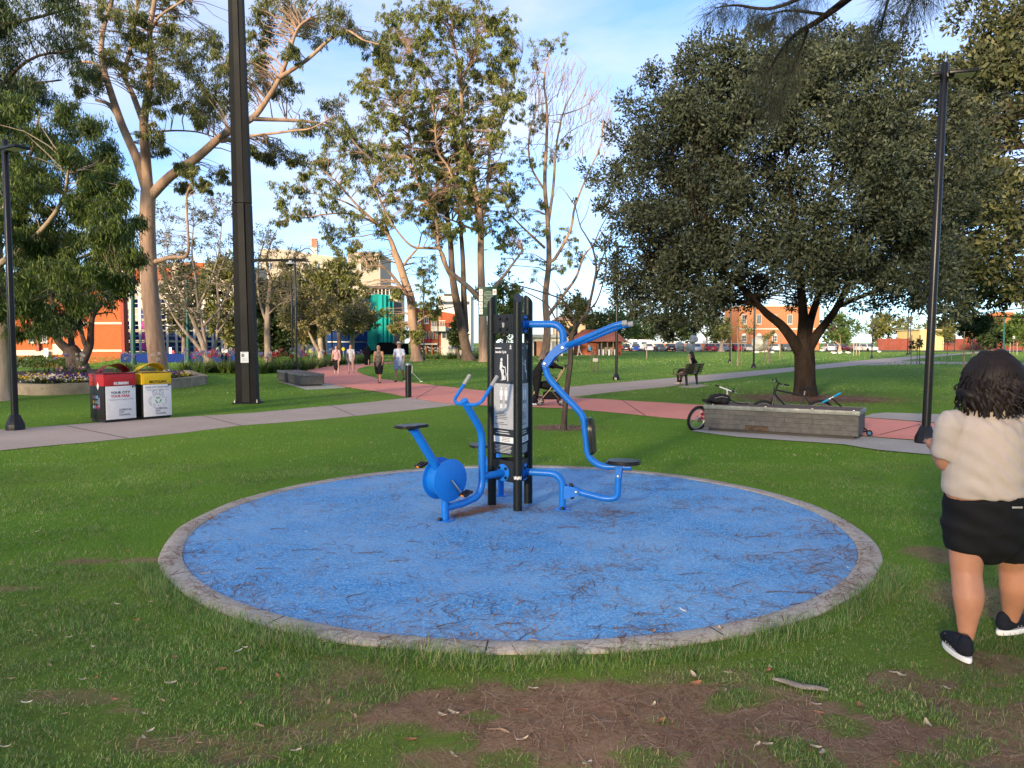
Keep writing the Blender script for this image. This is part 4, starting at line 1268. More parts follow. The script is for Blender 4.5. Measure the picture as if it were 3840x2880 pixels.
limbs = [(pl([(2040, 1350), (2049, 1290), (2052, 1224), (2045, 1115), (2058, 988), (2055, 844), (2043, 693), (2049, 542), (2052, 420), (2040, 300), (2060, 200)], Y), .60, .06),
   (pl([(2058, 1180), (2110, 1110), (2160, 1040), (2190, 960), (2240, 900), (2290, 820)], Y, 2), .26, .05),
   (pl([(2062, 980), (2085, 964), (2139, 862), (2157, 771), (2205, 651), (2253, 542), (2262, 440)], Y, -2), .26, .04),
   (pl([(2055, 844), (2075, 700), (2085, 560), (2110, 430), (2160, 320), (2200, 250)], Y, 2), .22, .03),
   (pl([(2046, 720), (1990, 620), (1985, 500), (2020, 380), (2010, 260)], Y, -2), .16, .03),
   (pl([(2043, 930), (1990, 880), (1940, 832), (1900, 780), (1880, 700)], Y, -3), .18, .05),
   (pl([(2110, 430), (2190, 400), (2250, 340), (2290, 280)], Y + 1, 1), .09, .02),
   (pl([(2085, 560), (2130, 500), (2200, 460), (2270, 420)], Y + 1, 2), .09, .02),
   (pl([(2157, 771), (2100, 700), (2075, 740)], Y - 1, -1), .08, .03),
   (pl([(2049, 542), (2110, 600), (2180, 560)], Y, -1), .06, .02)]
ext = []
rr = random.Random(5)
for k in range(330):     # leafless twig sprays in the upper right of the crown
 px, py = rr.uniform(1980, 2290), rr.uniform(205, 560)
 if px - 1980 > (py - 100) * 1.6:
  continue
 a = at(px, py + rr.uniform(30, 75), Y + rr.uniform(-3, 3))
 e = at(px + rr.uniform(-8, 34), py, a.y + rr.uniform(-.4, .4))
 ext.append(([a, a.lerp(e, .5) + V(rr.gauss(0, .12), 0, rr.gauss(0, .08)), e], .030, .012))
bl = [(2000, 180, 38), (2060, 150, 30), (2110, 160, 26), (1990, 330, 42), (2060, 570, 36), (2120, 540, 30), (2040, 440, 26), (2050, 860, 42), (2100, 880, 36), (1990, 900, 42), (1920, 950, 50), (2140, 960, 36), (1960, 800, 36),
  (2010, 250, 26), (1980, 420, 36), (1960, 560, 40), (1970, 680, 40), (1940, 740, 36), (2000, 480, 30), (2010, 600, 28), (1900, 880, 40), (2000, 1000, 36), (2110, 1000, 32), (2160, 900, 30), (2040, 760, 24), (2180, 970, 26)]
grow(t, limbs, split([pblob(a, c, r, Y, R.uniform(-3, 3)) for a, c, r in bl], 5), B_EUC, L_EUC2, 62, (.22, .38), (.055, .09), 'droop', .03, 2, 10, extra_twigs=ext, limb_k=.76)
# ---- big dark evergreen on the right
Y = 24.0
base = G(3020, 1484)
Y = base.y
t = thing('evergreen_tree', 'huge dense dark evergreen tree with short black trunk behind the stone seat', 'tree', base)
limbs = [(pl([(3020, 1485), (3018, 1420), (3018, 1360), (3015, 1310), (3012, 1270)], Y), .39, .36),
   (pl([(3005, 1330), (2970, 1270), (2930, 1220), (2880, 1180), (2840, 1140), (2740, 1040), (2620, 960)], Y, -1.5), .24, .06),
   (pl([(3010, 1330), (3010, 1260), (3012, 1180), (3000, 1050), (2980, 880), (2960, 700), (2940, 520)], Y, .8), .26, .05),
   (pl([(3025, 1320), (3060, 1260), (3090, 1220), (3140, 1150), (3210, 1000), (3280, 820), (3320, 650)], Y, -1), .22, .05),
   (pl([(3020, 1300), (3040, 1200), (3080, 1060), (3090, 880), (3120, 660), (3140, 420)], Y, 2), .18, .04),
   (pl([(2990, 1000), (2880, 860), (2780, 700), (2700, 540)], Y, 2), .12, .03),
   (pl([(2840, 1140), (2700, 1120), (2560, 1080), (2450, 1010)], Y - .8, 1), .10, .03),
   (pl([(3140, 1150), (3260, 1100), (3400, 1050), (3500, 980)], Y - .4, -1), .10, .03)]
limbs[0] = (limbs[0][0], .39, .36)
blobs = []
rr = random.Random(21)
C0 = at(2925, 760, Y)
RX, RY, RZ = 5.75, 5.3, 5.6
tries = 0
while len(blobs) < 760 and tries < 90000:
 tries += 1
 d = Vector((rr.gauss(0, 1), rr.gauss(0, 1), rr.gauss(0, 1))).normalized()
 if d.z < 0:      # below the widest point the sides hang almost straight down
  h_ = math.hypot(d.x, d.y)
  k_ = min(1.0 / max(h_, .05), 1.9)
  d = Vector((d.x * k_ * .97, d.y * k_ * .97, d.z))
 lump = 1.0 + 0.07 * math.sin(d.x * 7 + d.z * 5 + 1) + 0.06 * math.sin(d.y * 9 - d.z * 6) + 0.05 * math.sin(d.x * 15 + d.y * 13)
 rad = rr.uniform(0.18, 1.0) ** 0.36 * lump
 p = C0 + Vector((d.x * RX, d.y * RY, d.z * RZ)) * rad * .95
 if p.z < 2.75 + 0.4 * math.sin(p.x * 2.1) + .3 * math.sin(p.y * 3) + .9 * max(0, 1 - math.hypot(p.x - base.x, p.y - base.y) / 3.4): continue
 if (p.z < 3.5) and math.hypot(p.x - base.x, p.y - base.y) < 1.6: continue
 if p.y > C0.y + 1.2 and rr.random() < .2: continue
 r = rr.uniform(.40, .66)
 blobs.append((p, (r, r, r * .85)))
for (a, c, r) in [(2480, 1230, 26), (2450, 1180, 40), (2330, 1120, 36), (2310, 1050, 50), (2500, 1260, 20), (2380, 1160, 30), (2270, 900, 40), (2265, 780, 40), (2290, 500, 40), (2350, 380, 40), (2440, 290, 40), (2300, 640, 46), (2290, 980, 46), (2530, 1190, 40), (2620, 1150, 50), (2700, 1120, 50)]:
 blobs.append(pblob(a, c, r, Y, R.uniform(-1.5, 1.5)))
grow(t, limbs, blobs, B_DARK, L_DARK, 285, (.095, .165), (.042, .072), 'out', .012, 1, 14, flare=1.2, limb_k=.84)
# ---- the lit tree behind it on the right
base = V(31.5, 38.0, 0)
t = thing('evergreen_tree', 'tall yellowish-green tree behind the dark one, filling the right edge', 'tree', base)
limbs = [([base, base + V(0, 0, 5), base + V(-.5, 0, 11)], .5, .3), ([base + V(0, 0, 4), base + V(-4, -1, 8), base + V(-8, -2, 12)], .25, .06), ([base + V(0, 0, 5), base + V(-3, 1, 11), base + V(-5, 2, 17)], .25, .06), ([base + V(0, 0, 5), base + V(3, -1, 11), base + V(5, 0, 16)], .25, .06)]
blobs = []
rr = random.Random(31)
while len(blobs) < 330:
 d = Vector((rr.gauss(0, 1), rr.gauss(0, 1), rr.gauss(0, 1))).normalized()
 rad = rr.uniform(0.2, 1) ** .4 * (1 + .12 * math.sin(6 * d.x + 4 * d.z))
 p = base + V(-3.2, 0, 10.6) + Vector((d.x * 9.6, d.y * 7, d.z * 9.2)) * rad
 if p.z < 3.0 + .6 * math.sin(p.x) or p.x / p.y > .80: continue
 r = rr.uniform(.65, 1.15)
 blobs.append((p, (r, r, r * .85)))
grow(t, limbs, blobs, B_BROWN, leaf_mat('lit_evergreen_leaves', [(0.040, 0.050, 0.024), (0.060, 0.070, 0.030), (0.085, 0.092, 0.038), (0.13, 0.125, 0.055)], .55, .15, .25), 200, (.22, .36), (.105, .17), 'out', .02, 1)
# ---- thin bare young tree just behind the circle
Y = G(2113, 1612).y
t = thing('young_tree', 'thin almost leafless young tree in a mulch patch behind the lat machine', 'tree', G(2113, 1612))
B_YOUNG = bark_mat('young_bark', (0.05, 0.038, 0.03), (0.125, 0.095, 0.075), 9, (1, 1, .4))
limbs = [(pl([(2113, 1613), (2121, 1506), (2131, 1420), (2139, 1354), (2141, 1276), (2150, 1245)], Y), .056, .047),
   (pl([(2150, 1250), (2175, 1205), (2199, 1176), (2215, 1120), (2228, 1060), (2236, 1000), (2222, 930), (2195, 880), (2175, 844), (2150, 740)], Y, 1.0), .040, .009),
   (pl([(2150, 1245), (2157, 1215), (2140, 1170), (2113, 1128), (2065, 1106), (1965, 1076), (1910, 1060), (1850, 1020)], Y, -.6), .030, .007),
   (pl([(2142, 1262), (2110, 1225), (2082, 1193), (2052, 1141), (1990, 1105), (1943, 1085), (1880, 1075)], Y, .7), .024, .006),
   (pl([(2199, 1176), (2222, 1150), (2238, 1128), (2256, 1080), (2275, 1000), (2270, 940)], Y + .3, -.5), .024, .006),
   (pl([(2228, 1060), (2262, 960), (2290, 880), (2300, 780)], Y + .5, .5), .020, .006),
   (pl([(2222, 930), (2250, 860), (2285, 790), (2300, 700)], Y + .7, -.5), .014, .005),
   (pl([(2113, 1128), (2096, 1080), (2075, 1050)], Y - .3, .3), .012, .004),
   (pl([(2065, 1106), (2020, 1060), (1985, 1045)], Y - .3, .3), .010, .004),
   (pl([(2175, 844), (2200, 800), (2215, 740)], Y + .9, .2), .010, .004),
   (pl([(2236, 1000), (2205, 960), (2190, 935)], Y + .5, -.2), .010, .004)]
bl = [(2300, 800, 18), (2290, 850, 15), (2285, 720, 16), (2300, 690, 14), (2150, 740, 10), (2270, 930, 12)]
grow(t, limbs, [pblob(a, c, r, Y, R.uniform(-.3, .3)) for a, c, r in bl], B_YOUNG, L_SHADE, 22, (.05, .09), (.02, .035), 'droop', .006, 3, 8, flare=1.4)
# ---- background trees
def simple_tree(name, label, px, Y, top_py, half_px, bark, leafm, nb, per, ls, bot_frac=.25, seed=0, group=None, tr=.2):
 rr = random.Random(seed + 100)
 b0 = at(px, 1300, Y); b0.z = 0
 top = at(px, top_py, Y).z
 hw = half_px * Y / FPX
 t = thing(name, label, 'tree', b0, 0, group)
 zc = top * (bot_frac + 1) / 2
 hz = top * (1 - bot_frac) / 2
 limbs = [([b0, b0 + V(rr.gauss(0, .1), 0, top * .3), b0 + V(rr.gauss(0, .3), rr.gauss(0, .2), top * .75)], tr, tr * .4)]
 for k in range(4):
  a = rr.uniform(0, 6.28)
  s = top * rr.uniform(.25, .45)
  limbs.append(([b0 + V(0, 0, s), b0 + V(math.cos(a) * hw * .4, math.sin(a) * hw * .4, s + top * .15), b0 + V(math.cos(a) * hw * .75, math.sin(a) * hw * .75, s + top * .33)], tr * .45, tr * .12))
 blobs = []
 while len(blobs) < nb:
  d = Vector((rr.gauss(0, 1), rr.gauss(0, 1), rr.gauss(0, 1))).normalized()
  q = rr.uniform(.25, 1) ** .45 * (1 + .16 * math.sin(5 * d.x + 3 * d.z + seed))
  r = hw * rr.uniform(.2, .34)
  blobs.append((b0 + V(0, 0, zc) + Vector((d.x * hw, d.y * hw, d.z * hz)) * q * .88, (r, r, r * .85)))
 grow(t, limbs, blobs, bark, leafm, int(per * .66), (ls[0] * 1.1, ls[1] * 1.1), (ls[0] * .4, ls[1] * .45), 'out', tr * .1, 1, 7)
 return t
BG = [
 ('background_tree', 'tall olive tree screening the cream hospital block', 1075, 100, 965, 75, B_BROWN, L_OLIVE, 60, 80, (.35, .6), .25),
 ('background_tree', 'olive tree just right of the chimney in front of the cream blocks', 1215, 104, 985, 70, B_BROWN, L_OLIVE, 60, 80, (.35, .6), .25),
 ('background_tree', 'airy grey-green tree between the thick gum trunk and the scaffolding', 690, 84, 900, 90, B_GREY, L_GREYT, 80, 60, (.35, .6), .15),
 ('background_tree', 'low dark tree behind the flowers right beside the mast', 1000, 78, 1190, 70, B_BROWN, L_SHADE, 50, 110, (.35, .6), .02),
 ('round_tree', 'round bright green tree behind the brick shelter', 2290, 112, 1150, 110, B_BROWN, L_GREEN, 60, 110, (.35, .6), .2),
 ('background_tree', 'green leafy tree behind the central gum trunks', 1890, 92, 1010, 90, B_BROWN, L_GREEN, 60, 110, (.35, .6), .12),
 ('background_tree', 'dark leafy shrub tree beside the brick building with the balcony', 1715, 84, 1185, 42, B_BROWN, L_SHADE, 36, 90, (.3, .5), .15),
 ('background_tree', 'yellow-green tree right of the half-bare gum', 2160, 105, 1075, 75, B_BROWN, L_OLIVE, 45, 90, (.35, .6), .2),
 ('background_tree', 'dark green tree in the dim gap right of the mast', 985, 86, 1010, 95, B_BROWN, L_OLIVE, 80, 110, (.35, .6), .03),
 ('background_tree', 'yellow-green tree close to the left side of the mast', 850, 82, 930, 100, B_BROWN, L_OLIVE, 90, 100, (.35, .6), .08),
 ('background_tree', 'olive tree standing behind the two lamp posts', 1135, 88, 985, 100, B_BROWN, L_OLIVE, 90, 110, (.35, .6), .06),
 ('background_tree', 'deep green tree low behind the left magnolia', 1060, 94, 1110, 110, B_BROWN, L_SHADE, 50, 110, (.35, .6), .02),
 ('background_tree', 'olive tree above the blue mesh behind the magnolias', 1275, 86, 930, 85, B_BROWN, L_OLIVE, 70, 100, (.35, .6), .30),
 ('background_tree', 'dark tree behind the parked cars, left of the arched building', 2520, 175, 1165, 80, B_BROWN, L_SHADE, 45, 90, (.6, 1.0), .1),
 ('background_tree', 'dense dark tree behind the low wall and the cars', 2650, 180, 1150, 95, B_BROWN, L_SHADE, 50, 90, (.6, 1.0), .05),
 ('background_tree', 'dim green tree beyond the brick shelter roof', 2400, 168, 1175, 75, B_BROWN, L_SHADE, 45, 90, (.6, 1.0), .1),
 ('background_tree', 'green tree behind the cars right of the big trunk', 3130, 178, 1170, 90, B_BROWN, L_GREEN, 45, 90, (.6, 1.0), .12),
 ('background_tree', 'olive street tree far behind on the right beside the red fence', 3330, 182, 1165, 90, B_BROWN, L_OLIVE, 45, 90, (.6, 1.0), .12),
 ('background_tree', 'dark street tree in front of the orange roofed house', 3720, 150, 1190, 70, B_BROWN, L_SHADE, 45, 90, (.6, 1.0), .1),
 ('background_tree', 'bright green tree at the right edge behind the woman', 3840, 140, 1180, 70, B_BROWN, L_GREEN, 45, 90, (.6, 1.0), .15),
 ('background_tree', 'pale dry tree behind the yellow building', 3520, 170, 1195, 60, B_BROWN, L_OLIVE, 40, 80, (.6, 1.0), .2),
]
for i, a in enumerate(BG):
 simple_tree(*a, seed=i, group='background trees', tr=.3)
# small trunk tree among the parked cars
simple_tree('street_tree', 'pale-trunked small tree among the parked cars', 2705, 138, 1225, 42, B_PALE, L_OLIVE, 22, 60, (.4, .7), .5, seed=40, tr=.5)
simple_tree('street_tree', 'small pale-trunked tree right of the big trunk, near the white cars', 3150, 135, 1235, 40, B_PALE, L_GREEN, 22, 60, (.4, .7), .45, seed=41, tr=.35)
# leafy sapling cluster behind the woman
simple_tree('small_tree', 'small round dark-leaved tree with curved stems behind the woman', 3655, 48, 1165, 62, B_GREY, L_SHADE, 60, 90, (.14, .24), .50, seed=42, tr=.06)
# ---- casuarina whose branches hang into the top of the view, and the trees behind the viewer that shade the lawn
def needle_spray(mb_pts, start, direction, n, length):
 pass
t = thing('casuarina_tree', 'dark casuarina branches hanging into the top right of the view', 'tree', V(5.4, 1.2, 0))
base = V(5.4, 1.2, 0)
limbs = [([base, base + V(.1, .3, 3), base + V(.0, .8, 6), base + V(-.3, 1.2, 10), base + V(-.4, 1.3, 15)], .24, .06),
   ([base + V(.02, .7, 5.2), at(3560, -420, 5.0), at(3240, -60, 7.4), at(3080, 70, 8.0), at(2960, 150, 8.3), at(2860, 300, 8.4)], .07, .008),
   ([at(3300, -130, 7.0), at(3100, -50, 7.6), at(2900, 30, 8.0), at(2760, 20, 8.3), at(2680, 30, 8.4)], .03, .006),
   ([at(3400, -240, 6.3), at(3330, 0, 6.8), at(3300, 120, 7.0)], .02, .006),
   ([at(3100, 55, 8.0), at(2960, 40, 8.0), at(2860, 60, 8.1)], .02, .005),
   ([at(3030, 110, 8.1), at(2990, 220, 8.2), at(2940, 330, 8.3), at(2900, 390, 8.4)], .014, .004),
   ([at(3560, -420, 5.0), at(3500, -100, 5.6), at(3420, 0, 6.0)], .02, .006)]
mb = MB()
S = []
for li, (p, r0, r1) in enumerate(limbs):
 P = smoothline(p, 6)
 m_ = len(P)
 mb.tube(P, [r0 + (r1 - r0) * i / (m_ - 1) for i in range(m_)], 8)
 if li > 0:
  S += [P[i] for i in range(int(m_ * (.62 if li == 1 else .25)), m_)]
mb.build('trunk', B_DARK, t, smooth=60)
strands = []
rr = random.Random(77)
seeds = []
for s in S:
 q = s.y and (1920 + FPX * s.x / s.y)
 for k in range(5):
  e = s + V(rr.gauss(-.05, .10), rr.gauss(0, .10), rr.gauss(-.05, .09))
  seeds.append((s, e))
vs, fs = [], []
for s, e in seeds:
 for k in range(13):
  o0 = s.lerp(e, rr.uniform(.2, 1))
  d = (e - s).normalized() * .5 + V(rr.gauss(0, .45), rr.gauss(0, .45), rr.gauss(-.45, .35))
  d.normalize()
  Lx = rr.uniform(.13, .28)
  w = V(rr.gauss(0, 1), rr.gauss(0, 1), rr.gauss(0, 1)).cross(d).normalized() * .0013
  p1 = o0 + d * Lx * .5 + V(0, 0, -.01); p2 = o0 + d * Lx + V(0, 0, -.05)
  i0 = len(vs)
  vs += [o0 + w, o0 - w, p1 + w, p1 - w, p2 + w * .4, p2 - w * .4]
  fs += [(i0, i0 + 1, i0 + 3, i0 + 2), (i0 + 2, i0 + 3, i0 + 5, i0 + 4)]
# upper crown above the frame: coarser sprays
for k in range(5200):
 c = base + V(-.4, 1.0, 9.5) + V(rr.gauss(0, 1.5), rr.gauss(0, 1.5), rr.gauss(0, 2.2))
 if c.z < 6.2 + max(0, c.y - 1) * .8: continue
 d = V(rr.gauss(0, .5), rr.gauss(0, .5), -.7).normalized()
 w = V(rr.gauss(0, 1), rr.gauss(0, 1), rr.gauss(0, 1)).cross(d).normalized() * .02
 i0 = len(vs)
 vs += [c + w, c - w, c + d * .35]
 fs += [(i0, i0 + 1, i0 + 2)]
MB().add(vs, fs).build('foliage', L_NEEDLE, t, smooth=0)
def shade_tree(label, x, y, h, hw, seed, bottom=.28):
 rr = random.Random(seed)
 b0 = V(x, y, 0)
 t = thing('shade_tree', label, 'tree', b0, 0, 'park trees behind the viewer')
 limbs = [([b0, b0 + V(0, 0, h * .3), b0 + V(.3, 0, h * .8)], .4, .12)]
 for k in range(4):
  a = rr.uniform(0, 6.28)
  limbs.append(([b0 + V(0, 0, h * .3), b0 + V(math.cos(a) * hw * .7, math.sin(a) * hw * .7, h * .6)], .18, .05))
 blobs = []
 for k in range(95):
  d = Vector((rr.gauss(0, 1), rr.gauss(0, 1), rr.gauss(0, 1))).normalized()
  r = rr.uniform(.8, 1.5)
  q = rr.uniform(.15, 1) ** .45
  blobs.append((b0 + V(d.x * hw * q, d.y * hw * q, h * (1 + bottom) / 2 + d.z * h * (1 - bottom) / 2 * q), (r, r, r * .8)))
 grow(t, limbs, blobs, B_BROWN, L_SHADE, 13, (.3, .55), (.16, .3), 'any', .03, 1, 6, twigs=False)
SHADE = True
if SHADE:
 u = Vector((to_sun.x, to_sun.y, 0)).normalized()
 w = V(u.y, -u.x, 0)
 k = 0
 for row, (D, sp, hh) in enumerate([(26, 8.2, 18.0), (42, 9.5, 17.0)]):
  for j in range(-6, 6):
   p = V(3, 4, 0) + u * (D + R.uniform(-3, 3)) + w * (j * sp + R.uniform(-1.6, 1.6) + row * 4)
   k += 1
   shade_tree('%s park tree behind the viewer, number %d from the left in the %s row' % ('tall', j + 7, ('nearer', 'farther')[row]), p.x, p.y, hh * R.uniform(.88, 1.1), R.uniform(3.9, 5.0), 500 + k)
# ------------------------------------------------------------------ outdoor gym
M_BLUE = pm('blue_powdercoat', (0.008, 0.165, 0.60), 0.40, var=.10, scale=5, bump=.03, bscale=160, coat=.08, rvar=.10, speck=(22, .70, (0.05, 0.22, 0.55), .08))
M_POST = pm('dark_green_black_powdercoat', (0.012, 0.016, 0.017), 0.36, metal=.3, var=.3, scale=60, bump=.10, bscale=260, speck=(160, .60, (0.05, 0.05, 0.045), .1))
M_PLATE = pm('charcoal_plate', (0.016, 0.018, 0.022), 0.5, var=.2, scale=10, bump=.03, bscale=120)
M_BOLT = pm('black_bolt_cap', (0.012, 0.012, 0.013), 0.42)
M_STEEL = pm('steel', (0.45, 0.45, 0.44), 0.3, metal=.9, var=.1, scale=40)
M_GRIP = pm('worn_grey_grip', (0.36, 0.35, 0.33), 0.5, var=.2, scale=60, bump=.15, bscale=160)
M_RUBBER = pm('black_rubber', (0.015, 0.015, 0.016), 0.32, var=.2, scale=14, rvar=.1)
M_PRINTD = pm('dark_sign_print', (0.032, 0.036, 0.045), 0.45, var=.08)
M_PRINTL = pm('grey_sign_print', (0.42, 0.43, 0.45), 0.45, var=.05)
M_WHITE = pm('white_print', (0.78, 0.78, 0.78), 0.5, var=.04)
M_INK = pm('black_print', (0.02, 0.02, 0.022), 0.5)
M_ORANGE = pm('amber_reflector', (0.8, 0.25, 0.01), 0.2)
PF, PL, PR = V(.058, 7.43, 0), V(-.209, 7.70, 0), V(.17, 7.79, 0)
CEN = (PF + PL + PR) / 3
UP = V(0, 0, 1)
tower = thing('gym_tower', 'black three-post exercise tower with instruction panels on the blue circle', 'exercise tower', CEN + V(0, 0, PADZ))
for P in (PF, PL, PR):
 n = 24
 out = (P - CEN).normalized()
 rad, top = .0455, 2.19
 vs, fs = [], []
 for ring in range(2):
  for k in range(n):
   a = 2 * PI * k / n
   d = V(math.cos(a), math.sin(a), 0)
   z = PADZ - .01 if ring == 0 else top - .075 * (d.dot(out) + 1) * .62
   vs.append(P + d * rad + V(0, 0, z))
 for k in range(n):
  j = (k + 1) % n
  fs.append((k, j, j + n, k + n))
 post = MB().add(vs, fs).build('post', M_POST, tower)
 cap = MB()
 tv = [Vector(v) + V(0, 0, .0015) for v in vs[n:]]
 c = sum(tv, V(0, 0, 0)) / n
 cap.add([c + (v - c) * .94 for v in tv], [tuple(range(n))])
 cap.add([c + (v - c) * 1.0 - V(0, 0, .0012) for v in tv], [tuple(range(n))])
 cap.build('post_cap', pm('dull_blue_cap', (0.03, 0.037, 0.06), .5, var=.15), post)
def face(A, B):
 """frame of the tower face from post A (left) to B (right), seen from outside"""
 ex = (B - A).normalized()
 nrm = ex.cross(UP)
 return (A + B) / 2, ex, nrm
FACES = [face(PL, PF), face(PF, PR), face(PR, PL)]
def screw_cap(mb, p, nrm, r=.016, h=.017):
 rot = frame_rot(nrm)
 mb.lathe([(r, 0), (r, h * .55), (r * .78, h * .9), (r * .3, h)], p, 12, rot)
for fi, (M, ex, nr) in enumerate(FACES):
 W = (PL - PF).length
 for z0, z1, nm in [(1.79, 1.985, 'upper_bracket'), (.29, .505, 'lower_bracket')]:
  mb = MB()
  c = M + nr * .012 + V(0, 0, (z0 + z1) / 2)
  rot = Matrix((ex, -nr, UP)).transposed()
  mb.box(c, (W - .085, .008, z1 - z0), rot, .002)
  br = mb.build(nm, M_PLATE, tower)
  if nm == 'lower_bracket' or fi == 1:
   fl = MB()
   zc = (z0 + z1) / 2 - (.02 if nm == 'lower_bracket' else 0)
   cc = M + nr * .0165 + V(0, 0, zc)
   fl.lathe([(.088, 0), (.088, .010), (.084, .0115)], cc, 28, frame_rot(nr, ex))
   fl.build('flange', M_BLUE, br)
   for a in (45, 135, 225, 315):
    p = cc + (ex * math.cos(math.radians(a)) + UP * math.sin(math.radians(a))) * .066 + nr * .0115
    bo = MB(); screw_cap(bo, p, nr); bo.build('bolt_cap', M_BOLT, br)
  else:
   for sx in (-1, 1):
    for sz in (-1, 1):
     bo = MB(); screw_cap(bo, M + nr * .0165 + ex * sx * .05 + V(0, 0, (z0 + z1) / 2 + sz * .052), nr); bo.build('bolt_cap', M_BOLT, br)
   if fi == 0:
    st = MB()
    pts = []
    for k in range(15):
     a = 2 * PI * k / 15
     r = .042 * R.uniform(.35, 1.0)
     pts.append((r * .55 * math.cos(a), r * math.sin(a)))
    st.prism(pts, 0, .0012, (M + nr * .017 + V(0, 0, (z0 + z1) / 2 - .008), ex, UP, nr))
    st.build('torn_sticker', M_GRIP, br)
 # instruction panel
 z0, z1 = .56, 1.70
 wv = W - .084
 c = M + nr * .006
 rot = Matrix((ex, -nr, UP)).transposed()
 pn = MB().box(c + V(0, 0, (z0 + z1) / 2), (wv, .008, z1 - z0), rot, .0015).build('instruction_panel', M_PRINTD, tower)
 o = c + nr * .0042
 def band(name, a, bz, m, x0=-.5, x1=.5, lift=0.0):
  MB().box(o + ex * wv * (x0 + x1) / 2 + V(0, 0, (a + bz) / 2) + nr * (.0006 + lift), (wv * (x1 - x0), .0012, bz - a), rot).build(name, m, pn)
 band('grey_print_band', .825, 1.285, M_PRINTL, -.497, .497)
 band('white_print_band', .685, .745, M_WHITE, -.497, .497)
 q = o + nr * .0013
 if fi == 0:
  text_part('lettering', 'Aerobic Cycle', .034, M_WHITE, pn, q + ex * (-wv * .42) + V(0, 0, 1.595), ex, UP, 'LEFT', bold=.0008, width=wv * .55)
 # rows of small print, rider pictogram, two body figures
 tx = MB()
 for (xx, zz, ww) in [(-.42, 1.645, .30)]:
  tx.box(q + ex * wv * (xx + ww / 2) + V(0, 0, zz), (wv * ww, .001, .010), rot)
 for k, ww in enumerate([.6, .75, .55]):
  if k < 2: tx.box(q + ex * (wv * (-.05)) + V(0, 0, .80 - k * .022), (wv * ww * .9, .001, .006), rot)
 for k in range(6):
  tx.box(q + ex * (wv * -.02) + V(0, 0, .655 - k * .014), (wv * (.82 - .06 * (k % 3)), .001, .004), rot)
 tx.box(q + ex * (wv * .33) + V(0, 0, 1.64), (.028, .001, .008), rot)
 tx.prism([(-.012, 0), (.0, .03), (.005, .02), (.016, 0)], 0, .001, (q + ex * wv * .33 + V(0, 0, 1.652), ex, UP, nr))
 tx.build('small_white_print', M_WHITE, pn)
 dk = MB()
 for k in range(7):
  dk.box(q + nr * .0012 + ex * (wv * (-.12 + .01 * (k % 2))) + V(0, 0, .995 - k * .0175 - (.02 if k > 4 else 0)), (wv * (.22 if k in (0, 5) else .62 - .07 * (k % 3)), .001, .0055), rot)
 for k in range(3):
  dk.box(q + nr * .0012 + ex * (wv * .10) + V(0, 0, .733 - k * .016), (wv * .40, .001, .005), rot)
 dk.build('small_dark_print', M_INK, pn)
 pg = MB()
 if fi == 0:
  fr = (q + V(0, 0, 1.36) - ex * .02, ex, UP, nr)
  def ln(pts, r):
   for i in range(len(pts) - 1):
    a, b2 = Vector(pts[i]), Vector(pts[i + 1])
    d = (b2 - a).normalized(); s = V(-d.y, d.x) * r if False else Vector((-d.y, d.x)) * r
    pg.prism([tuple(a + s - d * r * .5), tuple(a - s - d * r * .5), tuple(b2 - s + d * r * .5), tuple(b2 + s + d * r * .5)], 0, .001, fr)
  pg.prism([(-.012 + .015 * math.cos(k * .63), .168 + .018 * math.sin(k * .63)) for k in range(10)], 0, .001, fr)
  ln([(-.015, .14), (-.022, .075)], .016); ln([(-.012, .125), (.012, .095), (.035, .092)], .006)
  ln([(-.02, .07), (.014, .058), (.008, .01)], .009); ln([(-.02, .065), (-.005, .03), (.0, -.02)], .008)
  ln([(.078, .22), (.078, -.045)], .006); ln([(.04, .095), (.055, .02), (.045, -.03), (-.02, -.04)], .004)
  pg.prism([(.012 + .024 * math.cos(k * .63), -.01 + .026 * math.sin(k * .63)) for k in range(10)], 0, .001, fr)
 else:
  fr = (q + V(0, 0, 1.36), ex, UP, nr)
  pg.prism([(.03 + .015 * math.cos(k * .63), .15 + .018 * math.sin(k * .63)) for k in range(10)], 0, .001, fr)
  pg.prism([(.02, .13), (.045, .125), (.05, .06), (.025, .05)], 0, .001, fr)
  pg.prism([(.045, .06), (.085, .055), (.09, -.03), (.08, -.03), (.072, .035), (.03, .04)], 0, .001, fr)
  pg.prism([(-.06, .2), (-.05, .2), (-.05, -.04), (-.06, -.04)], 0, .001, fr)
  pg.prism([(-.05, .14), (.03, .115), (.03, .105), (-.05, .13)], 0, .001, fr)
 pg.build('pictogram', M_WHITE, pn)
 fg = MB(); fd = MB()
 for sx in (-.035, .035):
  fr = (q + nr * .0012 + V(0, 0, 1.13) + ex * sx, ex, UP, nr)
  fg.prism([(.009 * math.cos(k * .63), .108 + .011 * math.sin(k * .63)) for k in range(10)], 0, .001, fr)
  fg.prism([(-.02, .09), (.02, .09), (.026, .03), (.02, .03), (.012, .055), (.013, -.01), (.016, -.095), (.004, -.095), (0, -.02), (-.004, -.095), (-.016, -.095), (-.013, -.01), (-.012, .055), (-.02, .03), (-.026, .03)], 0, .001, fr)
  fr2 = (q + nr * .0024 + V(0, 0, 1.13) + ex * sx, ex, UP, nr)
  fd.prism([(-.013, -.012), (-.004, -.012), (-.006, -.05), (-.014, -.05)], 0, .001, fr2)
  fd.prism([(.013, -.012), (.004, -.012), (.006, -.05), (.014, -.05)], 0, .001, fr2)
 fg.build('body_figures', M_WHITE, pn)
 fd.build('muscle_marks', M_INK, pn)
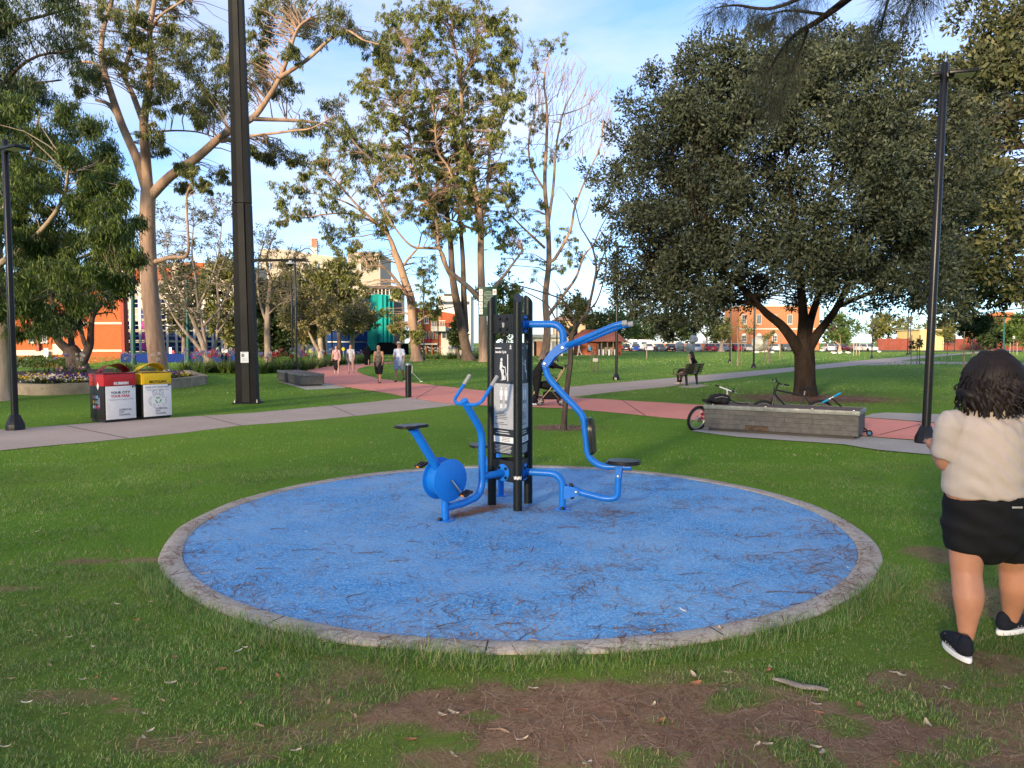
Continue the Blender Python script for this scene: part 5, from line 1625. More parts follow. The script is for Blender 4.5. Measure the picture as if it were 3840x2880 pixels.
# pale scuffed tape on the front post
mb = MB()
P = [[PF + V(math.cos(a), math.sin(a), 0) * .0465 + V(0, 0, .335 + .03 * j + .006 * math.sin(a * 9 + j)) for j in (0, 1)] for a in [math.radians(-150 + 14 * i) for i in range(9)]]
mb.sheet(P, .001)
mb.build('torn_tape', pm('torn_tape', (.62, .60, .56), .6, var=.2, scale=30), tower)
class Station:
 """points given as t (metres out from the face), z, and s (sideways, towards the right seen from outside)"""
 def __init__(s, M, nr):
  s.M = Vector((M.x, M.y, 0)); s.n = Vector(nr); s.p = UP.cross(s.n)
 def __call__(s, t, z, side=0.0):
  return s.M + s.n * t + V(0, 0, z) + s.p * side
def foot(mb, S, t, r=.037):
 mb.lathe([(r + .045, PADZ - .004), (r + .045, PADZ + .008)], S(t, 0), 20)
# ---- aerobic cycle
M0, ex0, n0 = FACES[0]
S = Station(M0, n0)
cyc = thing('exercise_cycle', 'bright blue fixed exercise cycle with twin discs and black saddle, left of tower', 'exercise bike', S(.786, PADZ))
mb = MB()
mb.tube(fillet([S(.02, .375), S(.311, .372)], .05), .036, 18)
mb.tube(fillet([S(.80, .135), S(.56, .145), S(.36, .185), S(.311, .30), S(.311, .82), S(.545, 1.14)], [0, .05, .12, .10, .10, 0], 8), .036, 18)
mb.build('frame_tube', M_BLUE, cyc)
mb = MB(); mb.tube([S(.786, PADZ), S(.786, .33)], .037, 18); foot(mb, S, .786)
mb.build('support_leg', M_BLUE, cyc)
each([lambda m_: screw_cap(m_, S(.855, PADZ + .009, .0), UP, .02, .03), lambda m_: screw_cap(m_, S(.74, PADZ + .009, -.045), UP, .02, .03)], 'bolt_cap', M_BOLT, cyc)
cap = MB(); d = (S(.545, 1.14) - S(.43, .98)).normalized()
cap.lathe([(.041, 0), (.041, .006), (.034, .010)], S(.545, 1.14), 18, frame_rot(d)); cap.build('end_cap', M_BLUE, cyc)
hb = MB()
bar = fillet([S(.30, 1.365, -.20), S(.50, 1.135, -.20), S(.53, 1.105, -.13), S(.53, 1.105, .13), S(.50, 1.135, .20), S(.30, 1.365, .20)], .07, 7)
hb.tube(bar, .0165, 14)
hbo = hb.build('handlebar', M_BLUE, cyc)
for s in (-.20, .20):
 a, c = S(.30, 1.365, s), S(.50, 1.135, s)
 g_ = MB(); e = (c - a).normalized()
 g_.tube([a - e * .012, a + e * .11], .0195, 14)
 g_.build('grip', M_GRIP, hbo)
for s in (-.085, .085):
 dsc = MB()
 dsc.lathe([(.196, -.005), (.200, -.003), (.200, .003), (.196, .005)], S(.79, .41, s), 56, frame_rot(S.p))
 dd = dsc.build('flywheel_disc', M_BLUE, cyc, smooth=50)
 bt = MB(); screw_cap(bt, S(.93, .51, s - .006), -S.p, .008, .006); bt.build('disc_bolt', M_BOLT, dd)
gb = MB(); gb.lathe([(.16, -.08), (.16, .08)], S(.79, .41), 40, frame_rot(S.p)); gb.build('disc_housing', M_BLUE, cyc)
sp = MB(); sp.tube([S(.86, .50), S(1.15, .915)], .041, 18); sp.tube([S(1.15, .915), S(1.16, .93)], .05, 14); sp.build('seat_post', M_BLUE, cyc)
# saddle: flat winged plate
mb = MB()
outl = []
for k in range(28):
 a = 2 * PI * k / 28
 c_, s_ = math.cos(a), math.sin(a)
 x_ = .165 * (abs(c_) ** .75) * (1 if c_ > 0 else -1)
 wy = .125 if c_ > .1 else .10
 y_ = wy * (abs(s_) ** .7) * (1 if s_ > 0 else -1)
 outl.append((x_, y_))
fr = (S(1.17, .933), S.n, S.p, UP)
mb.prism(outl, 0, .014, fr)
mb.prism([(x_ * .93, y_ * .9) for x_, y_ in outl], .014, .024, fr)
mb.build('saddle', M_RUBBER, cyc, smooth=30)
for (t_, z_, s_, sg) in [(.895, .535, -.20, -1), (.685, .285, .165, 1)]:
 cr = MB()
 cr.tube([S(.79, .41, .10 * sg), S(t_, z_, (abs(s_) - .06) * sg)], [.012, .010], 8)
 co = cr.build('crank', M_STEEL, cyc)
 pd = MB()
 rot = Matrix((S.n, S.p, UP)).transposed() @ Matrix.Rotation(.35, 3, 'Y')
 c0 = S(t_, z_, s_ + .02 * sg)
 for o_ in (-.04, .04):
  pd.box(c0 + rot @ V(o_, 0, 0), (.018, .095, .026), rot, .004)
 for o_ in (-.04, 0, .04):
  pd.box(c0 + rot @ V(0, o_, 0), (.075, .014, .022), rot, .003)
 po = pd.build('pedal', M_RUBBER, cyc)
 rf = MB()
 for o_ in (-.0505, .0505):
  rf.box(c0 + rot @ V(o_, 0, 0), (.004, .04, .016), rot)
 rf.build('reflector', M_ORANGE, po)
# ---- lat pull seat machine
M1, ex1, n1_ = FACES[1]
S = Station(M1, n1_)
lat = thing('pull_down_machine', 'bright blue seated pull-down machine with black seat, right of tower', 'exercise machine', S(.415, PADZ))
mb = MB(); mb.tube(fillet([S(.02, .378), S(.415, .375), S(.415, PADZ)], .14, 9), .036, 18); foot(mb, S, .415)
low = mb.build('lower_arm', M_BLUE, lat)
each([lambda m_: screw_cap(m_, S(.40, PADZ + .009, .068), UP, .02, .03), lambda m_: screw_cap(m_, S(.43, PADZ + .009, -.06), UP, .02, .03)], 'bolt_cap', M_BOLT, low)
mb = MB(); mb.tube(fillet([S(.02, 1.887), S(.415, 1.885), S(.42, 1.60)], .14, 9), .036, 18); mb.build('upper_arm', M_BLUE, lat)
for s in (-.042, .042):
 g_ = MB()
 fr = (S(0, 0, s), S.n, UP, S.p)
 g_.prism([(.44, .265), (.545, .255), (.585, .235), (.60, .205), (.585, .175), (.545, .16), (.44, .125)], -.004, .004, fr)
 go = g_.build('gusset_plate', M_BLUE, lat)
 bt = MB(); screw_cap(bt, S(.565, .205, s + .004 * (1 if s > 0 else -1)), S.p * (1 if s > 0 else -1), .014, .01); bt.build('pivot_bolt', M_STEEL, go)
bs = MB(); screw_cap(bs, S(.505, .258), UP, .021, .03); screw_cap(bs, S(.515, .155), -UP, .021, .03); bs.tube([S(.505, .15), S(.505, .262)], .015, 10); bs.build('stop_bumper', M_BOLT, lat)
mb = MB(); mb.tube([S(.54, .21), S(.60, .205)], .034, 14)
mb.tube(fillet([S(.56, .205), S(.86, .148), S(.975, .165), S(.985, .43)], [0, .05, .12, 0], 8), .033, 18)
mb.build('swing_arm', M_BLUE, lat)
mb = MB()
for s in (-.038, .038):
 mb.prism([(.95, .50), (1.03, .50), (1.02, .44), (1.01, .375), (.985, .355), (.96, .375), (.955, .44)], -.004, .004, (S(0, 0, s), S.n, UP, S.p))
yo = mb.build('seat_yoke', M_BLUE, lat)
for sg in (-1, 1): each([lambda m_: screw_cap(m_, S(.985, .385, .042 * sg), S.p * sg, .014, .009)], 'pivot_bolt', M_STEEL, yo)
mb = MB()
mb.tube(fillet([S(1.11, .478), S(.80, .470), S(.675, .56), S(.632, .94), S(.60, 1.0), S(.315, 1.285), S(.245, 1.38), S(.232, 1.50)], [0, .10, .14, .10, .08, .10, .08, 0], 8), .033, 18)
mb.build('seat_frame_tube', M_BLUE, lat)
# seat
mb = MB()
outl = []
for k in range(32):
 a = 2 * PI * k / 32
 c_, s_ = math.cos(a), math.sin(a)
 outl.append((.168 * (abs(c_) ** .62) * (1 if c_ > 0 else -1), (.15 - .03 * abs(c_)) * (abs(s_) ** .6) * (1 if s_ > 0 else -1)))
fr = (S(1.03, .512), S.n, S.p, UP)
mb.prism(outl, 0, .018, fr); mb.prism([(x_ * .9, y_ * .88) for x_, y_ in outl], .018, .032, fr)
mb.build('seat', M_RUBBER, lat, smooth=30)
# back pad
mb = MB()
bx = (S(.715, .77) - S(.72, .60)).normalized()
pdz = Vector((bx.x, bx.y, bx.z))
upv = (S(.682, .95) - S(.712, .60)).normalized()
fr = (S(.698, .775), S.p, upv, S.n)
outl = [(-.07, -.185), (.07, -.185), (.09, -.16), (.105, .05), (.10, .11), (.055, .18), (-.055, .18), (-.10, .11), (-.105, .05), (-.09, -.16)]
mb.prism(outl, 0, .022, fr); mb.prism([(x_ * .9, y_ * .93) for x_, y_ in outl], .022, .036, fr)
bo = mb.build('back_pad', M_RUBBER, lat, smooth=30)
for z_ in (-.12, .12): each([lambda m_: m_.tube([S(.66, .775 + z_), S(.70, .775 + z_)], .014, 8)], 'pad_bracket', M_BLUE, bo)
# curved link plates and lever arms
crv = [(.215, 1.455), (.245, 1.445), (.285, 1.475), (.34, 1.555), (.43, 1.615), (.50, 1.655), (.505, 1.70), (.46, 1.715), (.36, 1.675), (.285, 1.605), (.235, 1.535), (.205, 1.49)]
for s in (-.045, .045):
 mb = MB(); mb.prism(crv, -.004, .004, (S(0, 0, s), S.n, UP, S.p))
 ko = mb.build('link_plate', M_BLUE, lat)
 bt = MB(); sg = 1 if s > 0 else -1
 each([lambda m_: screw_cap(m_, S(.235, 1.485, s + .004 * sg), S.p * sg, .017, .01), lambda m_: screw_cap(m_, S(.42, 1.645, s + .004 * sg), S.p * sg, .017, .01)], 'pivot_bolt', M_STEEL, ko)
for s in (-.2, .2):
 sg = 1 if s > 0 else -1
 mb = MB()
 mb.tube(fillet([S(.46, 1.668, .03 * sg), S(.60, 1.715, .17 * sg), S(.96, 1.865, s), S(1.06, 1.885, s)], .08, 6), .026, 16)
 lo = mb.build('lever_arm', M_BLUE, lat)
 mb = MB(); mb.tube([S(1.04, 1.882, s), S(1.085, 1.888, s)], .0275, 16); mb.build('lever_end_cap', M_GRIP, lo)
# ---- third machine on the far side
M2, ex2, n2_ = FACES[2]
S = Station(M2, n2_)
rear = thing('leg_press_machine', 'bright blue seated machine on the far side of the tower, mostly hidden', 'exercise machine', S(.45, PADZ))
mb = MB(); mb.tube(fillet([S(.02, .378), S(.45, .375), S(.45, PADZ)], .14, 8), .036, 16); foot(mb, S, .45); mb.build('lower_arm', M_BLUE, rear)
mb = MB(); mb.tube(fillet([S(.45, .30), S(.75, .62), S(.80, .80)], .1, 6), .033, 14); mb.build('lever_arm', M_BLUE, rear)
mb = MB(); mb.tube(fillet([S(.45, .25), S(1.1, .25), S(1.55, .30), S(1.58, .37)], .08, 6), .034, 14); mb.tube([S(1.3, PADZ), S(1.3, .27)], .034, 14); foot(mb, S, 1.3); mb.build('seat_beam', M_BLUE, rear)
mb = MB(); mb.prism([(x_, y_) for x_, y_ in [(.165 * (abs(math.cos(a)) ** .62) * (1 if math.cos(a) > 0 else -1), .14 * (abs(math.sin(a)) ** .6) * (1 if math.sin(a) > 0 else -1)) for a in [2 * PI * k / 28 for k in range(28)]]], 0, .03, (S(1.60, .40), S.n, S.p, UP))
mb.build('seat', M_RUBBER, rear, smooth=30)
# ------------------------------------------------------------------ lamps, mast, bollard, bins, seats, bench, signs
M_LAMP = pm('black_lamp_paint', (0.008, 0.008, 0.010), 0.33, var=.25, scale=8, bump=.02, bscale=80)
M_LENS = pm('lamp_lens', (0.55, 0.55, 0.52), 0.25)
M_GALV = pm('galvanised_steel', (0.30, 0.31, 0.31), 0.45, metal=.6, var=.2, scale=12)
def lamp_post(label, loc, rz, height=6.3, arms=((0, .55),), r=.062, lean=0.0):
 t = thing('lamp_post', label, 'lamp post', (0, 0, 0), 0, 'black park lamp posts')
 mb = MB(); mb.lathe([(.17, 0), (.17, .10), (.165, .115), (.095, .285), (.085, .30)], n=10); mb.build('base_cover', M_LAMP, t, smooth=25)
 mb = MB(); mb.lathe([(r * 1.05, .28), (r, 2), (r * .92, height), (r * .7, height + .03)], n=14); mb.build('pole', M_LAMP, t, smooth=60)
 for a, ln in arms:
  rot = rotz(a)
  h = MB()
  h.box(rot @ V(ln * .5 + .05, 0, height - .17), (ln, .30, .055), rot, .015)
  h.box(rot @ V(.08, 0, height - .17), (.12, .10, .10), rot, .01)
  ho = h.build('lamp_head', M_LAMP, t)
  l_ = MB(); l_.box(rot @ V(ln * .55 + .05, 0, height - .200), (ln * .7, .22, .008), rot); l_.build('lens', M_LENS, ho)
 t.location = loc
 t.rotation_euler = (0, lean, rz)
 return t
lamp_post('black lamp post at the far left in front of the drooping tree', G(58, 1612), -.45, 5.55, ((0, .5),))
lamp_post('tall black lamp post beside the woman on the right', G(3470, 1663), -.35, 6.25, ((0, .42), (PI, .16)), .066, lean=.018)
lamp_post('black lamp post behind the left stone seats, nearer of the pair', G(1113, 1395), -.1, 6.6, ((0, .62),))
lamp_post('black lamp post behind the left stone seats, farther of the pair', G(1098, 1381), -.2, 5.4, ((0, .5),))
lamp_post('black lamp post on the lawn under the left edge of the big dark tree', G(2311, 1425), .3, 6.2)
lamp_post('black lamp post on the lawn left of the big trunk, nearer one', G(2826, 1381), .3, 6.2)
lamp_post('black lamp post on the far lawn beside the staked sapling', G(2737, 1361), .3, 6.2)
lamp_post('black lamp post on the sunny lawn right of the big trunk', G(3269, 1344), .3, 6.2)
lamp_post('black lamp post far right, left one of the pair behind the near pole', G(3403, 1331), .3, 6.0)
lamp_post('black lamp post far right, right one of the pair behind the near pole', G(3412, 1329), -.6, 6.0)
lamp_post('distant black lamp post beside the far path end on the right', G(3579, 1319), .3, 6.0)
lamp_post('thin lamp post above the walking couple', G(1246, 1350), .2, 6.2)
lamp_post('thin lamp post right of the leafy-stemmed gum trunk', G(1590, 1352), .3, 8.0)
lamp_post('thin lamp post in front of the balcony building', G(1643, 1345), 0, 5.6)
lamp_post('thin lamp post right of the half-bare gum', G(2088, 1358), .3, 6.0)
# tall dark mast
b0 = G(930, 1512)
Y = b0.y
mast = thing('light_mast', 'very tall dark square steel mast left of the path', 'mast', b0)
top = at(884, -60, Y)
def lerpz(q): return b0.lerp(top, q)
M_MAST = pm('dark_mast_paint', (0.008, 0.009, 0.010), 0.7, metal=.0, spec=.2, var=.25, scale=1.5, bump=.02, bscale=60)
M_MAST2 = pm('bronze_mast_face', (0.026, 0.025, 0.023), 0.7, metal=.0, spec=.2, var=.2, scale=1.2)
ra = rotz(.12)
def tapered(w0, w1, d0, d1, offy, z0q, z1q, mat, name, parent):
 mb = MB()
 vs = []
 for q, w, d in ((z0q, w0, d0), (z1q, w1, d1)):
  c = lerpz(q)
  for sx, sy in ((-1, -1), (1, -1), (1, 1), (-1, 1)):
   vs.append(c + ra @ V(sx * w / 2, sy * d / 2 + offy, 0))
 mb.add(vs, [(3, 2, 1, 0), (4, 5, 6, 7), (0, 1, 5, 4), (1, 2, 6, 5), (2, 3, 7, 6), (3, 0, 4, 7)])
 return mb.build(name, mat, parent, smooth=0)
tapered(.56, .464, .40, .352, 0, 0, .482, M_MAST, 'mast_body', mast)
tapered(.462, .36, .352, .30, 0, .484, 1, M_MAST, 'mast_body', mast)
tapered(.20, .165, .03, .03, -.206, .004, .482, M_MAST2, 'face_strip', mast)
tapered(.165, .13, .03, .03, -.170, .484, .996, M_MAST2, 'face_strip', mast)
mb = MB(); mb.box(b0 + V(0, 0, .0), (.72, .60, .07), ra, .005)
bp_ = mb.build('base_plate', M_MAST, mast)
for sx in (-.30, .30):
 for sy in (-.25, .25):
  nb = MB(); nb.lathe([(.026, .035), (.026, .075), (.016, .078), (.016, .12)], b0 + ra @ V(sx, sy, 0), 6); nb.build('anchor_bolt', M_STEEL, bp_)
# camera arm
a0 = at(940, 972, Y - .1); a1 = at(1146, 980, Y - .1)
mb = MB(); mb.box((a0 + a1) / 2, ((a1 - a0).length, .06, .07), frame_rot(V(0, 0, 1), a1 - a0)); arm = mb.build('camera_arm', M_MAST, mast)
c = at(1090, 990, Y - .1)
mb = MB(); mb.lathe([(.02, .10), (.05, .09), (.06, .05), (.13, .035), (.135, .0), (.11, -.012)], c, 20); cm = mb.build('dome_camera', pm('pale_camera_housing', (.5, .5, .5), .4), mast)
mb = MB(); mb.ball(c + V(0, 0, -.02), (.085, .085, .05), 16, 8); mb.build('camera_glass', pm('dark_dome', (.01, .01, .012), .08), cm)
# paper notice
c = at(917, 1340, Y - .235)
mb = MB(); mb.box(c, (.215, .004, .30), ra); no = mb.build('paper_notice', M_WHITE, mast)
mb = MB()
f_ = c + ra @ V(0, -.0026, 0)
mb.box(f_ + ra @ V(-.045, 0, .055), (.075, .001, .09), ra)
mb.build('notice_photo', pm('grey_photo_print', (.22, .23, .22), .6, var=.5, scale=60), no)
mb = MB()
mb.box(f_ + ra @ V(0, 0, .128), (.15, .001, .012), ra)
for k in range(4): mb.box(f_ + ra @ V(.0, 0, -.03 - .022 * k), (.15 - .02 * (k % 2), .001, .006), ra)
mb.build('notice_print', pm('pale_grey_print', (.45, .45, .45), .6), no)
# bollard
bl = thing('bollard', 'black bollard with silver cap at the path junction', 'bollard', G(1532, 1490))
b0 = bl.location
mb = MB(); mb.lathe([(.095, -.05), (.095, 1.00)], b0, 24); mb.build('post', M_LAMP, bl, smooth=40)
mb = MB(); mb.lathe([(.097, 1.001), (.097, 1.045), (.06, 1.075), (.01, 1.085)], b0, 24); mb.build('cap', M_GALV, bl, smooth=40)
mb = MB(); mb.lathe([(.12, .0), (.12, .014)], b0, 24); mb.build('base_ring', M_LAMP, bl)
# ---- bins
M_RED = pm('red_bin_paint', (0.52, 0.025, 0.03), .4, var=.12, scale=5, speck=(40, .72, (.25, .02, .02), .06))
M_REDD = pm('dark_red_hood_paint', (0.26, 0.014, 0.018), .35, var=.2, scale=5)
M_YEL = pm('yellow_bin_paint', (0.80, 0.50, 0.015), .4, var=.1, scale=5, speck=(40, .72, (.45, .28, .02), .06))
M_PANEL = pm('grubby_white_panel', (0.80, 0.78, 0.76), .5, var=.06, scale=7, speck=(11, .66, (.45, .43, .40), .12))
M_BINBLK = pm('black_bin_side', (0.016, 0.015, 0.017), .4, var=.3, scale=6)
M_PURPLE = pm('purple_print', (0.05, 0.02, 0.09), .5)
M_REDTXT = pm('red_print', (0.55, 0.03, 0.06), .5)
M_GREYTXT = pm('grey_print', (0.28, 0.28, 0.29), .5)
M_GREENTXT = pm('green_print', (0.05, 0.35, 0.13), .5)
M_NAVY = pm('navy_print', (0.05, 0.05, 0.09), .5)
def bin_unit(label, c, rz, W, D, Hh, hood, top, kind):
 """box bin, front towards local -Y"""
 t = thing('park_bin', label, 'bin', (0, 0, 0), 0, 'pair of council bins')
 mb = MB(); mb.box((0, 0, .03), (W - .04, D - .04, .06)); mb.build('plinth', M_BINBLK, t)
 mb = MB(); mb.box((0, 0, .06 + (Hh - .06) / 2), (W, D, Hh - .06), None, .008); body = mb.build('body', M_BINBLK, t)
 zt = Hh - .27
 mb = MB()
 mb.box((0, 0, zt + .12), (W + .008, D + .008, .24), None, .006)
 mb.build('upper_band', top, t)
 mb = MB(); mb.add([(sx * (W / 2 + .012) * (1 if k == 0 else .88), sy * (D / 2 + .012) * (1 if k == 0 else .82), Hh - .03 + .035 * k) for k in (0, 1) for sx, sy in ((-1, -1), (1, -1), (1, 1), (-1, 1))],
      [(3, 2, 1, 0), (4, 5, 6, 7), (0, 1, 5, 4), (1, 2, 6, 5), (2, 3, 7, 6), (3, 0, 4, 7)])
 mb.box((0, 0, Hh - .045), (W + .024, D + .024, .03), None, .004)
 lid = mb.build('lid', top, t)
 # arched hood: a curved sheet, its front edge lifted
 P = []
 for i in range(17):
  a = -1 + 2 * i / 16
  row = []
  for j in range(7):
   b_ = -1 + 2 * j / 6
   x_ = a * W * .50
   nar = 1 - .45 * a * a
   y_ = b_ * D * .40 * nar + a * .05
   z_ = Hh + .025 + .155 * (1 - a * a) + (-b_) * .03 * (1 - .4 * a)
   row.append(V(x_, y_, z_))
  P.append(row)
 mb = MB(); mb.sheet(P, .008)
 ho = mb.build('hood', [hood], t, smooth=60)
 for s in (-1, 1):
  mb = MB(); mb.tube([V(s * W * .36, .02, Hh - .01), V(s * W * .34, .02, Hh + .09)], .014, 8); mb.build('hood_bracket', hood, ho)
 yf = -D / 2 - .004
 dr_ = MB(); dr_.box((.01, yf - .004, .05 + (zt - .05) / 2), (W - .035, .012, zt - .06), None, .003); door = dr_.build('front_door', M_PANEL, t)
 td = MB(); td.box((.01, -D / 2 - .010, zt + .12), (W - .035, .012, .215), None, .003); tdo = td.build('upper_door', top, t)
 lk = MB(); lk.box((W / 2 - .05, yf - .013, zt - .02), (.07, .02, .018)); lk.box((W / 2 - .075, yf - .013, zt - .035), (.018, .016, .03)); lk.build('latch', M_BINBLK, door)
 ex_, ey_ = V(1, 0, 0), V(0, 0, 1)
 y2 = yf - .0112
 yt = -D / 2 - .0172
 def TX(body, size, x, z, m, w=None, par=door, y=y2, al='CENTER', bold=.0):
  text_part('lettering', body, size, m, par, V(x, y, z), ex_, ey_, al, .0008, bold, w)
 if kind == 'red':
  TX('RUBBISH', .075, .02, zt + .03, M_WHITE, W * .46, tdo, yt, bold=.004)
  TX('YOUR CITY', .075, .0, .60, M_INK, W * .62, bold=.002)
  TX('YOUR PARK', .075, .0, .525, M_REDTXT, W * .62, bold=.002)
  TX('Thank you for keeping it clean.', .04, .02, .465, M_GREYTXT, W * .78)
  for k, s in enumerate(['LIVERPOOL', 'CITY', 'COUNCIL.']):
   TX(s, .055, -.04, .235 - k * .055, M_NAVY, None, al='LEFT', bold=.001)
  # sticker collage on the left flank
  side = MB()
  xs = -W / 2 - .001
  cols = [M_REDTXT, pm('teal_print', (.05, .35, .45), .5), pm('sky_print', (.15, .4, .6), .5), M_ORANGE, M_GREENTXT, pm('slate_print', (.12, .25, .3), .5), pm('mint_print', (.25, .55, .55), .5), pm('pink_print', (.7, .15, .25), .5), pm('crimson_print', (.45, .02, .06), .5)]
  for k in range(9):
   m2 = MB(); m2.prism([(.030 * math.cos(q * PI / 4 + .39), .042 * math.sin(q * PI / 4 + .39)) for q in range(8)], 0, .002, (V(xs, .14 - (k % 3) * .075, .53 - (k // 3) * .105), V(0, -1, 0), UP, V(-1, 0, 0)))
   m2.build('sticker', cols[k], body)
  m2 = MB(); m2.box((xs - .0008, -.09, .42), (.0016, .10, .30)); pu = m2.build('purple_sticker', M_PURPLE, body)
  m2 = MB()
  for k in range(6): m2.box((xs - .0022, -.09 + .006 * (k % 2), .50 - k * .034), (.001, .06, .018))
  m2.build('sticker_print', M_GREYTXT, pu)
  m2 = MB(); m2.prism([(0, .085), (.05, 0), (0, -.085), (-.05, 0)], 0, .005, (V(xs - .006, -.07, zt - .0), V(0, -1, 0), UP, V(-1, 0, 0))); m2.build('diamond_badge', M_PANEL, body)
 else:
  TX('RECYCLING', .075, .02, zt + .03, M_INK, W * .58, tdo, yt, bold=.003)
  TX('YOUR CITY YOUR PARK', .055, .0, zt - .085, M_GREYTXT, W * .80, bold=.001)
  TX('Thank you for keeping it clean.', .04, .02, zt - .135, M_GREYTXT, W * .78)
  for k, s in enumerate(['LIVERPOOL', 'CITY', 'COUNCIL.']):
   TX(s, .055, -.05, .205 - k * .055, M_NAVY, None, al='LEFT', bold=.001)
  pr = MB()
  fr0 = lambda x, z: (V(x, y2, z), ex_, ey_, V(0, -1, 0))
  for x in (-.06, .09):      # two crossed-out circles
   n = 24
   for k in range(n):
    a, b_ = 2 * PI * k / n, 2 * PI * (k + 1) / n
    pr.prism([(.055 * math.cos(a), .055 * math.sin(a)), (.055 * math.cos(b_), .055 * math.sin(b_)), (.047 * math.cos(b_), .047 * math.sin(b_)), (.047 * math.cos(a), .047 * math.sin(a))], 0, .001, fr0(x, .585))
   pr.prism([(-.038, .032), (-.032, .038), (.038, -.032), (.032, -.038)], 0, .001, fr0(x, .585))
  rr2 = random.Random(4)
  for k in range(11):        # small outlined containers in a ring
   a = 2 * PI * (k + .5) / 11
   cx_, cz_ = .01 + .20 * math.cos(a), .40 + .125 * math.sin(a)
   rot2 = Matrix.Rotation(rr2.uniform(-.7, .7), 2)
   w_, h_ = rr2.uniform(.018, .026), rr2.uniform(.026, .038)
   pts = [Vector((-w_, -h_)), Vector((w_, -h_)), Vector((w_ * .9, h_ * .5)), Vector((w_ * .4, h_)), Vector((-w_ * .4, h_)), Vector((-w_ * .9, h_ * .5))]
   for i in range(6):
    p, q = rot2 @ pts[i], rot2 @ pts[(i + 1) % 6]
    d = (q - p).normalized(); s_ = Vector((-d.y, d.x)) * .0025
    pr.prism([tuple(p + s_), tuple(p - s_), tuple(q - s_), tuple(q + s_)], 0, .001, fr0(cx_, cz_))
  pr.build('pictograms', M_GREYTXT, door)
  ar = MB()
  for k in range(3):         # chasing arrows
   a = PI / 2 + 2 * PI * k / 3
   ca, sa = math.cos(a), math.sin(a)
   def rt(p): return (p[0] * ca - p[1] * sa, p[0] * sa + p[1] * ca)
   ar.prism([rt(p) for p in [(.035, -.05), (.062, -.03), (.062, .02), (.075, .02), (.052, .058), (.028, .02), (.042, .02), (.042, -.02)]], 0, .001, fr0(.02, .41))
  ar.build('recycling_symbol', M_GREENTXT, door)
 t.location = c
 t.rotation_euler = (0, 0, rz)
 return t
pA, pB = G(395, 1587), G(510, 1576)          # red bin, front bottom corners
pC, pD = G(537, 1575), G(643, 1565)
for (p, q, lab, hood, topm, kd) in [(pA, pB, 'red-topped RUBBISH bin with white front beside the path', M_REDD, M_RED, 'red'), (pC, pD, 'yellow-topped RECYCLING bin with white front beside the path', M_YEL, M_YEL, 'yellow')]:
 d = (q - p)
 rz = math.atan2(d.y, d.x) * .93
 Wd = .68
 dirv = V(math.cos(rz), math.sin(rz), 0); nv = V(-dirv.y, dirv.x, 0)
 Dp = .60
 cpos = (p + q) / 2 + nv * Dp / 2
 bin_unit(lab, (cpos.x, cpos.y, 0.006), rz, Wd, Dp, 1.04, hood, topm, kd)
